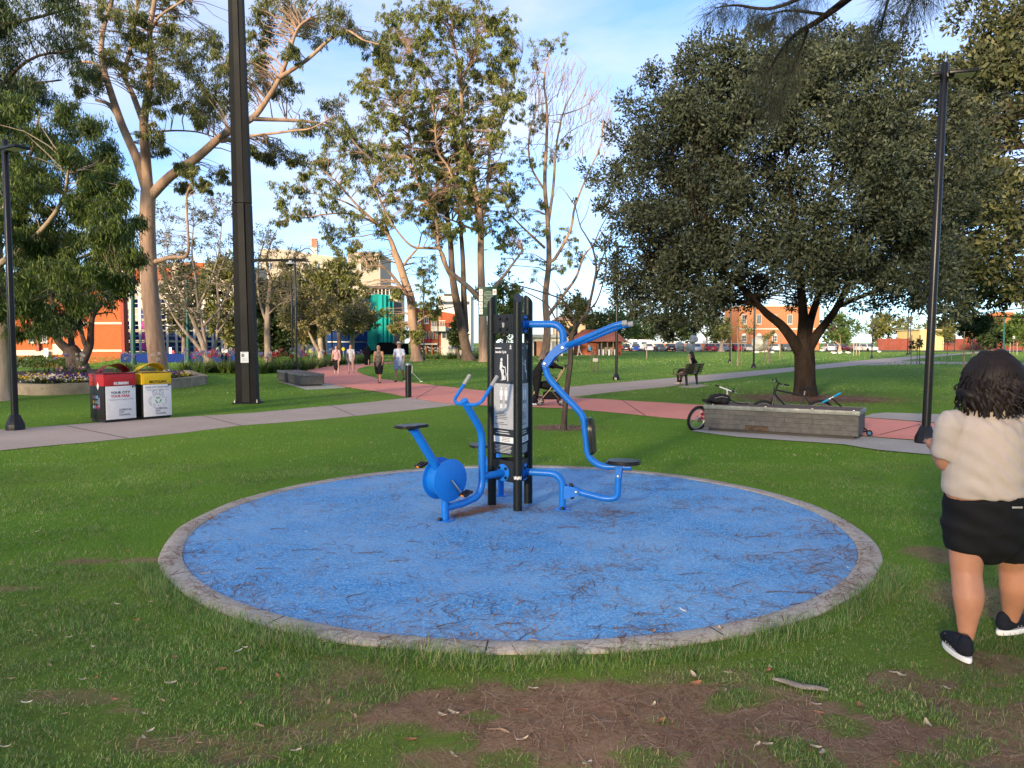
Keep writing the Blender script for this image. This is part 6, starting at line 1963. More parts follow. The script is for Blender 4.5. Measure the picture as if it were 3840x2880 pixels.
# ---- stone-clad timber-topped seats
M_STONE = pm('dark_stone_cladding', (0.125, 0.118, 0.108), .75, var=.25, scale=9, bump=.25, bscale=70, speck=(60, .66, (.28, .26, .24), .12))
M_STONE2 = pm('dark_stone_cladding_b', (0.115, 0.108, 0.100), .75, var=.25, scale=9, bump=.25, bscale=70, speck=(60, .66, (.24, .23, .21), .12))
M_RIM = pm('grey_metal_rim', (0.19, 0.20, 0.19), .5, metal=.3, var=.3, scale=8, speck=(7, .62, (.42, .41, .40), .05))
M_TIMBER = pm('weathered_brown_slats', (0.125, 0.085, 0.065), .7, var=.3, scale=10, bump=.2, bscale=80)
def stone_seat(label, loc, rz, Ls, Ds, Hs, hatch=True):
 """long axis local X, front local -Y, origin at the front left corner"""
 t = thing('stone_seat', label, 'seat', (0, 0, 0), 0, 'stone-clad park seats')
 mb = MB(); mb.box((Ls / 2, Ds / 2, .03), (Ls - .14, Ds - .14, .06)); mb.box((Ls / 2, Ds / 2, .06 + (Hs - .16) / 2), (Ls - .05, Ds - .05, Hs - .16)); mb.build('core', pm('mortar', (.075, .07, .065), .9), t)
 zb, zt = .055, Hs - .085
 rows = 4
 ch = (zt - zb) / rows
 rr = random.Random(3)
 def tiles(fn, length):
  for r_ in range(rows):
   x = 0.0
   first = True
   while x < length - .01:
    w = rr.uniform(.42, .56) if not first else rr.uniform(.2, .5)
    first = False
    if length - x - w < .12: w = length - x
    yield r_, x, min(w, length - x)
    x += w
 hx0, hx1 = Ls * .29, Ls * .44
 for r_, x, w in tiles(None, Ls):
  if hatch and r_ == 0 and x + w > hx0 and x < hx1:
   segs = [(x, max(0, hx0 - x)), (hx1, max(0, x + w - hx1))]
  else:
   segs = [(x, w)]
  for (x_, w_) in segs:
   if w_ < .03: continue
   mb = MB(); mb.box((x_ + w_ / 2, .012, zb + ch * (r_ + .5)), (w_ - .0025, .026 + rr.uniform(0, .003), ch - .0025), None, .001); mb.build('stone_tile', rr.choice([M_STONE, M_STONE2]), t, smooth=0)
 for r_, x, w in tiles(None, Ls):
  mb = MB(); mb.box((x + w / 2, Ds - .012, zb + ch * (r_ + .5)), (w - .004, .026, ch - .0025), None, .001); mb.build('stone_tile', rr.choice([M_STONE, M_STONE2]), t, smooth=0)
 for xs in (.012, Ls - .012):
  for r_, y, w in tiles(None, Ds - .052):
   mb = MB(); mb.box((xs, .026 + y + w / 2, zb + ch * (r_ + .5)), (.026 + rr.uniform(0, .003), w - .004, ch - .0025), None, .001); mb.build('stone_tile', rr.choice([M_STONE, M_STONE2]), t, smooth=0)
 if hatch:
  mb = MB(); mb.box(((hx0 + hx1) / 2, .03, zb + ch * .42), (hx1 - hx0 - .01, .02, ch * .85)); mb.build('access_hatch', pm('rusty_hatch', (.10, .065, .04), .9, var=.5, scale=14), t)
 rim = MB()
 zc = Hs - .04
 for (c, s) in [((Ls / 2, -.004, zc), (Ls + .02, .03, .078)), ((Ls / 2, Ds + .004, zc), (Ls + .02, .03, .078)), ((-.004, Ds / 2, zc), (.03, Ds - .024, .0775)), ((Ls + .004, Ds / 2, zc), (.03, Ds - .024, .0775))]:
  rim.box(c, s, None, .003)
 rim.build('metal_rim', M_RIM, t)
 ns = int(Ls / .115)
 sw = (Ls - .026) / ns
 for k in range(ns):
  mb = MB(); mb.box((.013 + sw * (k + .5), Ds / 2, Hs - .018), (sw - .010, Ds - .04, .030), None, .003); mb.build('timber_slat', M_TIMBER, t, smooth=0)
 for fx in (.06, .42, .72, .97):
  sd = MB(); sd.box((Ls * fx, .008, Hs + .007), (.03, .03, .016), None, .003); sd.build('skate_stop', M_STEEL, t)
 t.location = loc
 t.rotation_euler = (0, 0, rz)
 return t
fl, fr_ = G(2640, 1616), G(3180, 1650)
d = fr_ - fl
SEAT_RZ = math.atan2(d.y, d.x)
SEAT_P, SEAT_L, SEAT_D, SEAT_H = V(fl.x, fl.y, .012), d.length + .16, .92, .50
seat_main = stone_seat('dark stone seat with bikes and backpack behind the circle on the right', SEAT_P, SEAT_RZ, SEAT_L, SEAT_D, SEAT_H)
l0, l1 = G(1080, 1437), G(1141, 1452)
d = l1 - l0
stone_seat('grey stone seat beside the pink path on the left, nearer one', V(l0.x, l0.y, .009), math.atan2(d.y, d.x), 2.6, .9, .47, False)
l0 = G(1040, 1428)
stone_seat('grey stone seat beside the pink path on the left, partly hidden behind the nearer one', V(l0.x, l0.y, .009), math.atan2(d.y, d.x), 1.9, .9, .47, False)
for nm, c0 in (('concrete_pad', G(1110, 1440)),):
 pts = [G(1045, 1432), G(1150, 1462), G(1300, 1455), G(1215, 1432), G(1120, 1412)]
 ground_sheet('concrete_pad', [(p.x, p.y) for p in pts], .0035, M_CONC, 'grey concrete pad under the left stone seats', 'pad')
# ---- park bench
M_SLAT = pm('dark_timber_slat', (0.075, 0.042, 0.028), .55, var=.3, scale=12, bump=.1, bscale=90)
bn = thing('park_bench', 'dark slatted park bench with one person, beside the far grey path', 'bench', (0, 0, 0))
for s in (0.35, 1.35):       # local: long axis X, seat towards +Y, back at y=0
 mb = MB()
 mb.prism([(.02, 0), (.10, 0), (.16, .40), (.50, .40), (.52, .44), (.10, .44), (-.06, .86), (-.10, .86), (.05, .40)], -.022, .022, (V(s, 0, 0), V(0, 1, 0), UP, V(1, 0, 0)))
 mb.build('leg_frame', M_LAMP, bn, smooth=20)
for k in range(5):
 mb = MB(); mb.box((.85, .09 + k * .095, .458), (1.8, .082, .032), None, .005); mb.build('seat_slat', M_SLAT, bn, smooth=0)
for k in range(5):
 z = .53 + k * .075
 rx = Matrix.Rotation(math.radians(20), 3, 'X')
 mb = MB(); mb.box((.85, .085 - (z - .44) * .39, z), (1.8, .028, .058), rx, .005); mb.build('back_slat', M_SLAT, bn, smooth=0)
for s in (0.02, 1.68):
 mb = MB(); mb.tube(fillet([V(s, .48, .44), V(s, .50, .66), V(s, .05, .68), V(s, -.02, .66)], .06, 5), .014, 8); mb.build('armrest', M_LAMP, bn)
bx0 = G(2576, 1447)
BENCH_AZ = math.atan2(.80, .60)
bn.rotation_euler = (0, 0, BENCH_AZ)
ca, sa = math.cos(BENCH_AZ), math.sin(BENCH_AZ)
bn.location = (bx0.x - ca * .35 + sa * .06, bx0.y - sa * .35 - ca * .06, .005)
BENCH_LOC = Vector(bn.location)
pts = [G(2540, 1452), G(2600, 1456), G(2660, 1446), G(2600, 1438)]
ground_sheet('bench_pad', [(p.x, p.y) for p in pts], .0065, M_CONC, 'small concrete pad under the park bench', 'pad')
# ---- green park rules sign behind the tower
Y = 30.0
c = at(1830, 1130, Y)
sg = thing('park_sign', 'green park rules sign with white symbols behind the tower', 'sign', V(c.x + .1, Y, 0))
Wz = 68 * Y / FPX; Hz = 108 * Y / FPX
mb = MB(); mb.box(c, (Wz, .03, Hz), None, .006); sf = mb.build('sign_face', pm('dark_green_sign', (.012, .05, .028), .45), sg)
mb = MB(); mb.tube([V(c.x + .1, Y + .05, 0), V(c.x + .1, Y + .05, c.z + Hz / 2)], .03, 10); mb.build('post', M_GALV, sg)
yf = Y - .0165
M_BRP = pm('brown_red_print', (.12, .03, .03), .6)
for k in range(4):
 cx_, cz_ = c.x - Wz * .39, c.z + Hz * (.32 - .222 * k)
 sq = MB(); sq.box((cx_, yf, cz_), (Wz * .19, .002, Hz * .20)); so_ = sq.build('white_symbol_panel', M_WHITE, sf)
 ic = MB(); ic.prism([(-.03, -.05), (-.01, 0), (-.035, .05), (0, .02), (.035, .05), (.012, 0), (.03, -.05), (0, -.02)], 0, .002, (V(cx_, yf - .001, cz_), V(1, 0, 0), UP, V(0, -1, 0))); ic.build('prohibition_symbol', M_BRP, sf)
sq = MB(); ic = MB(); sq.box((c.x + Wz * .36, yf, c.z + Hz * .32), (Wz * .2, .002, Hz * .20))
ic.prism([(-.04, -.05), (-.035, .0), (.0, .03), (.03, .07), (.035, .01), (.03, -.05), (.0, 0)], 0, .002, (V(c.x + Wz * .36, yf - .001, c.z + Hz * .32), V(1, 0, 0), UP, V(0, -1, 0)))
sq.build('white_symbol_panel', M_WHITE, sf); ic.build('dog_symbol', M_BRP, sf)
ln_ = MB()
for k in range(11): ln_.box((c.x + Wz * .03, yf, c.z + Hz * (.34 - .052 * k)), (Wz * (.5 if k % 4 else .3), .002, Hz * .014))
ln_.build('small_print_line', pm('pale_green_print', (.35, .45, .38), .6), sf)
# white folding stand just behind the bollard
st = thing('white_stand', 'white metal stand leaning on the grass behind the bollard', 'stand', G(1555, 1434))
b0 = st.location
for (p, q) in [((1545, 1396), (1580, 1432)), ((1545, 1396), (1519, 1431)), ((1545, 1396), (1546, 1372))]:
 mb = MB(); mb.tube([at(p[0], p[1], b0.y), G(*q) if q[1] > 1420 else at(q[0], q[1], b0.y)], .014, 6); mb.build('leg', M_WHITE, st)
for q in [(1580, 1432), (1519, 1431)]:
 mb = MB(); mb.box(G(*q) + V(0, 0, .02), (.12, .05, .04), None, .01); mb.build('foot', M_WHITE, st)
# ------------------------------------------------------------------ buildings, beds, cars
def brick_mat(name, c1, c2, mortar, scale=1.0, tint=.2):
 if name in MATS: return MATS[name]
 m, nt, b = base_mat(name)
 L = nt.links
 g = nt.nodes.new('ShaderNodeNewGeometry')
 sx = nt.nodes.new('ShaderNodeSeparateXYZ'); L.new(g.outputs['Position'], sx.inputs[0])
 ad = nt.nodes.new('ShaderNodeMath'); ad.operation = 'ADD'
 L.new(sx.outputs[0], ad.inputs[0]); L.new(sx.outputs[1], ad.inputs[1])
 cb = nt.nodes.new('ShaderNodeCombineXYZ'); L.new(ad.outputs[0], cb.inputs[0]); L.new(sx.outputs[2], cb.inputs[1])
 bt = nt.nodes.new('ShaderNodeTexBrick')
 bt.inputs['Color1'].default_value = (*c1, 1); bt.inputs['Color2'].default_value = (*c2, 1); bt.inputs['Mortar'].default_value = (*mortar, 1)
 bt.inputs['Scale'].default_value = 1.0 / scale
 bt.inputs['Brick Width'].default_value = .23; bt.inputs['Row Height'].default_value = .076; bt.inputs['Mortar Size'].default_value = .008
 L.new(cb.outputs[0], bt.inputs['Vector'])
 n1 = nd(nt, 'ShaderNodeTexNoise', Scale=.5, Detail=6.0, Roughness=.7); L.new(g.outputs['Position'], n1.inputs['Vector'])
 mr = nd(nt, 'ShaderNodeMapRange'); mr.inputs['To Min'].default_value = 1 - tint; mr.inputs['To Max'].default_value = 1 + tint
 L.new(n1.outputs['Fac'], mr.inputs['Value'])
 hs = nt.nodes.new('ShaderNodeHueSaturation'); L.new(mr.outputs['Result'], hs.inputs['Value']); L.new(bt.outputs['Color'], hs.inputs['Color'])
 L.new(hs.outputs['Color'], b.inputs['Base Color'])
 b.inputs['Roughness'].default_value = .85
 MATS[name] = m
 return m
M_BRICK = brick_mat('orange_brick', (0.38, 0.085, 0.026), (0.44, 0.105, 0.033), (0.38, 0.15, 0.08))
M_BRICK2 = brick_mat('red_brick', (0.34, 0.078, 0.036), (0.40, 0.098, 0.044), (0.34, 0.14, 0.085))
M_BRICK3 = brick_mat('warm_brick', (0.40, 0.15, 0.07), (0.46, 0.18, 0.085), (0.40, 0.22, 0.14))
M_CREAM = pm('cream_render', (0.42, 0.36, 0.285), .8, var=.08, scale=.4)
M_OFFW = pm('off_white_render', (0.62, 0.60, 0.55), .8, var=.08, scale=.5)
M_GLASS = pm('window_glass', (0.06, 0.075, 0.085), .08, var=.3, scale=2, spec=.8)
M_FRAME = pm('white_window_frame', (0.66, 0.64, 0.60), .5)
M_DARKROOF = pm('dark_roof', (0.09, 0.085, 0.085), .7, var=.2)
M_TILE = pm('red_roof_tiles', (0.36, 0.13, 0.085), .75, var=.2, scale=3, bump=.3, bscale=12)
M_BAND = pm('pale_string_course', (0.55, 0.50, 0.42), .8, var=.12)
M_BLUEMESH = pm('blue_mesh', (0.012, 0.035, 0.13), .8, var=.35, scale=.6)
M_BLUEMESH2 = pm('blue_mesh_faded', (0.05, 0.075, 0.17), .8, var=.4, scale=.6)
M_TEAL = pm('teal_mesh', (0.012, 0.30, 0.28), .7, var=.25, scale=.5, stretch=(3, 3, .4))
M_TEALD = pm('teal_mesh_dark', (0.01, 0.18, 0.16), .7, var=.3, scale=.5, stretch=(3, 3, .4))
M_SCAF = pm('scaffold_tube', (0.42, 0.41, 0.39), .5, metal=.3, var=.2)
M_DECK = pm('scaffold_deck', (0.50, 0.46, 0.40), .8, var=.25, scale=2)
M_MAG = pm('magenta_net', (0.42, 0.06, 0.26), .8, var=.25, scale=1)
M_HOARD = pm('blue_hoarding', (0.006, 0.025, 0.16), .6, var=.15, scale=.5)
M_BLACKC = pm('black_cladding', (0.012, 0.012, 0.013), .6)
def bbox(mb, px0, px1, py0, py1, Y, depth, base=None):
 """box whose front face fills a pixel rectangle at distance Y"""
 a, c = at(px0, py1, Y), at(px1, py0, Y)
 z0 = base if base is not None else a.z
 mb.box(((a.x + c.x) / 2, Y + depth / 2, (z0 + c.z) / 2), (c.x - a.x, depth, c.z - z0))
 return (a.x, c.x, z0, c.z)
def wall_part(name, mat, parent, px0, px1, py0, py1, Y, depth, base=None):
 mb = MB(); bbox(mb, px0, px1, py0, py1, Y, depth, base)
 return mb.build(name, mat, parent, smooth=0)
def window_part(parent, px0, px1, py0, py1, Y, arch=False, mull=1, sill=True, name='window'):
 """frame, recessed pane, glazing bars and sill standing on a wall face at distance Y"""
 a, c = at(px0, py1, Y), at(px1, py0, Y)
 x0, x1, z0, z1 = a.x, c.x, a.z, c.z
 w, h = x1 - x0, z1 - z0
 fr = MB(); t_ = max(.05, w * .07)
 fr.box((x0 + t_ / 2, Y - .04, (z0 + z1) / 2), (t_, .10, h)); fr.box((x1 - t_ / 2, Y - .04, (z0 + z1) / 2), (t_, .10, h))
 fr.box(((x0 + x1) / 2, Y - .04, z0 + t_ / 2), (w - 2 * t_, .10, t_)); fr.box(((x0 + x1) / 2, Y - .04, z1 - t_ / 2), (w - 2 * t_, .10, t_))
 for k in range(mull):
  fr.box((x0 + w * (k + 1) / (mull + 1), Y - .03, (z0 + z1) / 2), (t_ * .7, .07, h - 2 * t_))
 if arch:
  n = 12; r = w / 2
  pts = [(r * math.cos(PI * k / n), r * .9 * math.sin(PI * k / n)) for k in range(n + 1)]
  fr.prism(pts, 0, .08, (V((x0 + x1) / 2, Y - .005, z1 + .002), V(1, 0, 0), UP, V(0, -1, 0)))
  fr.box(((x0 + x1) / 2, Y - .03, (z0 + z1) / 2), (w - 2 * t_, .07, t_ * .7))
 o = fr.build(name, M_FRAME, parent, smooth=0)
 mb = MB(); mb.box(((x0 + x1) / 2, Y - .012, (z0 + z1) / 2), (w - 2.1 * t_, .02, h - 2.1 * t_)); mb.build('pane', M_GLASS, o, smooth=0)
 if sill:
  mb = MB(); mb.box(((x0 + x1) / 2, Y - .09, z0 - .06), (w * 1.12, .22, .12)); mb.build('sill', M_BAND, o, smooth=0)
 return o
# orange brick building on the left
DIP = -1.9
bld = thing('brick_building', 'orange brick building with pale bands behind the left trees', 'building', V(-50, 92, DIP))
wall_part('wall', M_BRICK, bld, 192, 455, 1085, 1300, 88, 1.0, DIP)
wall_part('corner_pier', pm('dark_red_pier', (0.28, 0.05, 0.03), .7), bld, 455, 461, 1085, 1300, 87.9, 1.0, DIP)
wall_part('string_course', M_BAND, bld, 192, 456, 1208, 1216, 87.86, .3)
wall_part('string_course', M_BAND, bld, 192, 456, 1311, 1319, 87.86, .3)
wall_part('wall', M_BRICK, bld, -420, 192, 1060, 1300, 91, 12, DIP)
wall_part('string_course', M_BAND, bld, -420, 192, 1313, 1321, 90.86, .3)
wall_part('coping', M_BAND, bld, 190, 462, 1079, 1085, 87.7, 1.4)
window_part(bld, 108, 129, 1240, 1284, 91); window_part(bld, 141, 178, 1238, 1284, 91)
window_part(bld, 20, 60, 1238, 1284, 91); window_part(bld, -60, -20, 1238, 1284, 91)
for x0 in (20, 60, 108, 141):
 window_part(bld, x0, x0 + 28, 1130, 1176, 91)
wall_part('downpipe', pm('dark_red_pipe', (0.22, 0.03, 0.02), .5), bld, 133, 139, 1110, 1300, 90.6, .3, DIP)
wall_part('canopy', M_BAND, bld, 55, 168, 1318, 1333, 88.4, 2.6)
do = wall_part('door', M_FRAME, bld, 66, 120, 1346, 1402, 90.8, .25, DIP)
for k in range(2):
 wall_part('door_pane', pm('pale_door_glass', (0.28, 0.33, 0.34), .2), do, 69 + 25 * k, 91 + 25 * k, 1352, 1400, 90.72, .1)
wall_part('wall_notice', M_REDTXT, bld, 124, 138, 1375, 1383, 90.7, .1)
wall_part('pale_panel', M_BAND, bld, 198, 246, 1290, 1330, 87.9, .15)
# scaffolded building
sc = thing('scaffolded_building', 'cream and orange building wrapped in blue-meshed scaffolding behind the left gum', 'building', at(680, 1300, 125).xy.to_3d())
wall_part('wall', M_CREAM, sc, 452, 900, 985, 1330, 128, 14, 0)
for (a, c, d, e) in [(470, 520, 1010, 1060), (560, 640, 1000, 1050), (690, 760, 985, 1050)]:
 wall_part('brick_panel', M_BRICK, sc, a, c, d, e, 127.8, .3)
levels = [1322, 1280, 1240, 1200, 1158, 1118]
cols_ = list(range(456, 900, 34))
for li, py in enumerate(levels):
 wall_part('scaffold_deck', M_DECK, sc, 454, 900, py - 2, py + 2, 123.6, 1.4)
 if li < len(levels) - 1:
  for ci in range(len(cols_) - 1):
   if li > 3 and R.random() < .45: continue
   if li == 3 and R.random() < .25: continue
   wall_part('mesh_panel', R.choice([M_BLUEMESH, M_BLUEMESH, M_BLUEMESH2] if li < 3 else [M_BLUEMESH2, M_OFFW, M_BLUEMESH2]), sc, cols_[ci] + 1, cols_[ci + 1] - 1, levels[li + 1] + 5, py - 5, 124.2 + R.uniform(0, .25), .04)
  wall_part('guard_rail', M_SCAF, sc, 454, 900, (py + levels[li + 1]) / 2 - 1, (py + levels[li + 1]) / 2 + .6, 123.45, .06)
for px in cols_:
 wall_part('scaffold_pole', M_SCAF, sc, px - 1.1, px + 1.1, 1075, 1330, 123.4, .09, 0)
for (px, py) in [(540, 1220), (540, 1262), (685, 1220), (685, 1262), (690, 1300), (540, 1300)]:
 wall_part('magenta_net', M_MAG, sc, px - 7, px + 7, py - 13, py + 13, 123.1, .2)
# blue hoarding in front of it
hb_ = thing('hoarding', 'low bright blue hoarding at the foot of the scaffolding', 'hoarding', at(680, 1340, 64).xy.to_3d())
for k in range(13):
 wall_part('hoarding_panel', M_HOARD, hb_, 452 + 36 * k, 452 + 36 * k + 35.4, 1326, 1345, 64, .06, 0)
# curved site in blue and teal mesh
cs = thing('meshed_building', 'curved building site wrapped in blue and teal mesh', 'building', at(1390, 1300, 112).xy.to_3d())
rows = [(1108, 1150), (1150, 1192), (1192, 1234), (1240, 1280), (1284, 1322)]
for ri, (a, c) in enumerate(rows):
 for k in range(6):
  x0 = 1228 + 27 * k
  wall_part('mesh_panel', M_BLUEMESH2 if (ri == 0 and k > 2) else M_BLUEMESH, cs, x0, x0 + 26.2, a + (6 - k) * 3 * (ri == 0), c, 113 - .35 * k + .02 * k * k, .05, 0 if ri == 4 else None)
wall_part('concrete_slab', M_OFFW, cs, 1228, 1385, 1234, 1240, 112.4, 6)
wall_part('concrete_slab', M_OFFW, cs, 1228, 1385, 1280, 1284, 112.4, 6)
wall_part('core', M_BLACKC, cs, 1232, 1470, 1125, 1322, 115, 10, 0)
for k in range(7):     # teal net hung in vertical lengths round the corner
 x0 = 1378 + 14 * k
 wall_part('teal_net', M_TEALD if k in (2,) else M_TEAL, cs, x0, x0 + 13.6, 1103 + 1.2 * abs(k - 2) + (k > 5) * 14, 1284 if k > 2 else 1312, 110 + .25 * abs(k - 3) ** 1.5, .06)
wall_part('teal_net', M_TEALD, cs, 1382, 1414, 1246, 1314, 109.2, .06)
for k in range(8): wall_part('scaffold_pole', M_SCAF, cs, 1376 + 14 * k, 1377.6 + 14 * k, 1085, 1284, 111.9, .08)
for k in range(6): wall_part('scaffold_ledger', M_SCAF, cs, 1376, 1478, 1110 + 30 * k, 1111.5 + 30 * k, 111.9, .06)
wall_part('site_fence', M_BLACKC, cs, 1414, 1532, 1288, 1322, 108, .1, 0)
# pale hospital blocks behind
hp = thing('hospital_block', 'large cream hospital block with a chimney behind the lamp posts', 'building', at(1100, 1300, 165).xy.to_3d())
mb = MB()
pa = [at(px, py, 165) for px, py in [(975, 934), (1050, 934), (1105, 941), (1150, 950), (1250, 962)]]
mb.prism([(p.x, p.z) for p in pa] + [(pa[-1].x, 0), (pa[0].x, 0)], 0, 25, (V(0, 165, 0), V(1, 0, 0), V(0, 0, 1), V(0, 1, 0)))
mb.build('wall', M_CREAM, hp, smooth=0, recalc=True)
wall_part('chimney', M_OFFW, hp, 1167, 1188, 900, 960, 170, 1.3)
for k in range(4): wall_part('chimney_flue', M_BRICK3, hp, 1168 + 5 * k, 1171 + 5 * k, 894, 925, 169.9, 1)
for k in range(5):
 for j in range(3): window_part(hp, 1000 + 45 * k, 1022 + 45 * k, 985 + 60 * j, 1012 + 60 * j, 165, sill=False)
hp = thing('hospital_block', 'stepped cream block above the teal netting', 'building', at(1390, 1300, 150).xy.to_3d())
wall_part('wall', M_CREAM, hp, 1308, 1425, 945, 1300, 155, 14, 0)
wall_part('wall', M_CREAM, hp, 1380, 1490, 1082, 1300, 150, 10, 0)
wall_part('flat_roof', M_DARKROOF, hp, 1350, 1500, 1072, 1083, 146, 16)
for k in range(3): window_part(hp, 1318 + 34 * k, 1336 + 34 * k, 990, 1015, 155, sill=False)
for k in range(3): window_part(hp, 1386 + 32 * k, 1404 + 32 * k, 1090, 1104, 150, sill=False)
# brick building with balcony
Y = 100
bb = thing('brick_building', 'red brick building with white balcony between the gum trunks', 'building', at(1630, 1300, Y).xy.to_3d())
mb = MB()
pa = [at(px, py, Y) for px, py in [(1545, 1152), (1600, 1158), (1720, 1180)]]
mb.prism([(p.x, p.z) for p in pa] + [(pa[-1].x, 0), (pa[0].x, 0)], 0, 12, (V(0, Y, 0), V(1, 0, 0), V(0, 0, 1), V(0, 1, 0)))
mb.build('wall', M_BRICK2, bb, smooth=0, recalc=True)
wall_part('wall', M_BRICK2, bb, 1652, 1722, 1184, 1300, Y - .25, .4, 0)
wall_part('lower_band', M_OFFW, bb, 1575, 1642, 1287, 1293, Y - .3, .5)
wall_part('white_wing', M_OFFW, bb, 1654, 1735, 1228, 1296, Y - .6, .5, 0)
window_part(bb, 1656, 1690, 1238, 1270, Y - .6, mull=1, sill=False)
for k in range(6): window_part(bb, 1566 + 13.5 * k, 1572.5 + 13.5 * k, 1244, 1270, Y, mull=0, sill=False)
for k in range(2): window_part(bb, 1562 + 30 * k, 1578 + 30 * k, 1190, 1212, Y, mull=1)
wall_part('red_sign', M_REDTXT, bb, 1577, 1614, 1270, 1283, Y - .25, .2)
sl = wall_part('balcony_slab', M_OFFW, bb, 1616, 1670, 1224, 1242, Y - 1.8, 1.8)
for k in range(9): wall_part('balcony_rail', M_FRAME, bb, 1617 + 6 * k, 1618.4 + 6 * k, 1203, 1224, Y - 1.75, .06)
wall_part('balcony_rail', M_FRAME, bb, 1616, 1670, 1201, 1203.5, Y - 1.75, .06)
wall_part('balcony_door', pm('balcony_timber', (.42, .2, .08), .6), bb, 1640, 1662, 1186, 1224, Y - .1, .2)
window_part(bb, 1619, 1636, 1186, 1224, Y, mull=1, sill=False)
for k in range(3): wall_part('dark_opening', M_BLACKC, bb, 1578 + 22 * k, 1594 + 22 * k, 1294, 1312, Y - .06, .1, 0)
wb = thing('white_building', 'white flat-roofed building rising behind the balcony building', 'building', at(1680, 1300, 150).xy.to_3d())
wall_part('wall', M_OFFW, wb, 1640, 1765, 1108, 1300, 150, 12, 0)
wall_part('flat_roof', M_DARKROOF, wb, 1664, 1700, 1101, 1108, 149.6, 6)
wall_part('window_band', M_GLASS, wb, 1645, 1760, 1130, 1142, 149.9, .2)
# kiosk and shelter
Y = 96
ki = thing('kiosk', 'white and grey flat-roofed toilet kiosk behind the half-bare gum', 'building', at(2050, 1300, Y).xy.to_3d())
wall_part('wall', M_OFFW, ki, 1985, 2110, 1266, 1320, Y, 5, 0)
wall_part('flat_roof', pm('grey_fascia', (.42, .43, .43), .6), ki, 1980, 2116, 1254, 1266, Y - .6, 6.2)
wall_part('dark_doorway', M_BLACKC, ki, 2002, 2012, 1280, 1320, Y - .05, .1, 0)
wall_part('timber_panel', pm('orange_timber_panel', (.42, .2, .12), .6), ki, 2012, 2034, 1280, 1320, Y - .08, .12, 0)
for k in range(3): wall_part('louvre_panel', pm('grey_louvre', (.22, .23, .23), .6), ki, 2070 + 12 * k, 2080 + 12 * k, 1280, 1318, Y - .07, .1, 0)
Y = 102
sh = thing('brick_shelter', 'small brick shelter with red hipped tile roof behind the young tree', 'building', at(2250, 1300, Y).xy.to_3d())
wall_part('wall', M_BRICK2, sh, 2160, 2238, 1280, 1320, Y, 4, 0)
wall_part('wall', M_BRICK2, sh, 2312, 2332, 1280, 1320, Y, 4, 0)
wall_part('back_wall', M_BAND, sh, 2238, 2312, 1280, 1320, Y + 2.5, .3, 0)
for px in (2256, 2278, 2300): wall_part('timber_post', pm('shelter_post', (.35, .25, .16), .7), sh, px - 2, px + 2, 1280, 1320, Y - .1, .2, 0)
for px in (2246, 2262, 2284, 2306): wall_part('white_bollard', M_WHITE, sh, px - 2.5, px + 2.5, 1310, 1320, Y - 1.6, .2, 0)
a, c, r1, r2 = at(2138, 1281, Y - .8), at(2348, 1281, Y - .8), at(2185, 1240, Y + 2), at(2300, 1240, Y + 2)
mb = MB()
y1 = Y + 4.8
mb.add([a, c, V(c.x, y1, c.z), V(a.x, y1, a.z), r1, r2], [(0, 1, 5, 4), (1, 2, 5), (2, 3, 4, 5), (3, 0, 4), (3, 2, 1, 0)])
rf = mb.build('roof', M_TILE, sh, smooth=0)
mb = MB(); mb.tube([r1, r2], .16, 8); mb.build('ridge_tiles', M_TILE, rf)
for (p, q) in [(a, r1), (c, r2)]:
 mb = MB(); mb.tube([p, q], .14, 8); mb.build('hip_tiles', M_TILE, rf)
# far wall, arched building, yellow building, fence, house
fw = thing('boundary_wall', 'low brown brick wall behind the parked cars', 'wall', at(2570, 1300, 163).xy.to_3d())
for k in range(9): wall_part('wall_panel', M_BRICK3, fw, 2340 + 51 * k, 2340 + 51 * k + 50.6, 1289, 1312, 163, .4, 0)
wall_part('coping', M_BAND, fw, 2339, 2800, 1287, 1289, 162.9, .6)
Y = 172
ab = thing('arched_building', 'historic orange brick building with tall arched windows behind the trunk', 'building', at(2920, 1300, Y).xy.to_3d())
wall_part('wall', M_BRICK3, ab, 2770, 3075, 1150, 1312, Y, 12, 0)
wall_part('cornice', M_BAND, ab, 2768, 3077, 1231, 1236, Y - .25, .4)
wall_part('string_course', M_BRICK, ab, 2768, 3077, 1287, 1291, Y - .2, .3)
wall_part('parapet', M_BAND, ab, 2766, 3079, 1144, 1150, Y - .3, 12.6)
for px in (2790, 2846, 2905, 2962, 3020): window_part(ab, px - 9, px + 9, 1258, 1281, Y, True, 1)
for px in (2790, 2846, 2905, 2962, 3020): window_part(ab, px - 9, px + 9, 1180, 1215, Y, False, 1)
wall_part('dark_doorway', M_BLACKC, ab, 2772, 2790, 1294, 1312, Y - .08, .1, 0)
yb = thing('yellow_building', 'pale yellow blank-walled building behind the near lamp post', 'building', at(3490, 1300, 168).xy.to_3d())
wall_part('wall', pm('pale_yellow_render', (.62, .50, .24), .8, var=.06, scale=.3), yb, 3448, 3540, 1238, 1312, 168, 10, 0)
wall_part('parapet', M_BAND, yb, 3446, 3542, 1235, 1238, 167.8, 10.4)
rfn = thing('brick_fence', 'long dark red brick fence along the far right edge of the park', 'fence', at(3560, 1310, 170).xy.to_3d())
for k in range(14):
 if 3290 + 42 * k > 3400 and 3290 + 42 * k < 3530: continue
 wall_part('fence_panel', pm('dark_red_fence', (.22, .06, .045), .8, var=.2, scale=1), rfn, 3290 + 42 * k, 3290 + 42 * k + 39, 1270, 1312, 170.2, .3, 0)
 wall_part('fence_pier', M_BRICK2, rfn, 3290 + 42 * k + 39, 3290 + 42 * k + 42, 1267, 1312, 170.0, .7, 0)
Y = 190
hs_ = thing('house', 'orange-roofed house above the trees at the right edge', 'house', at(3760, 1300, Y).xy.to_3d())
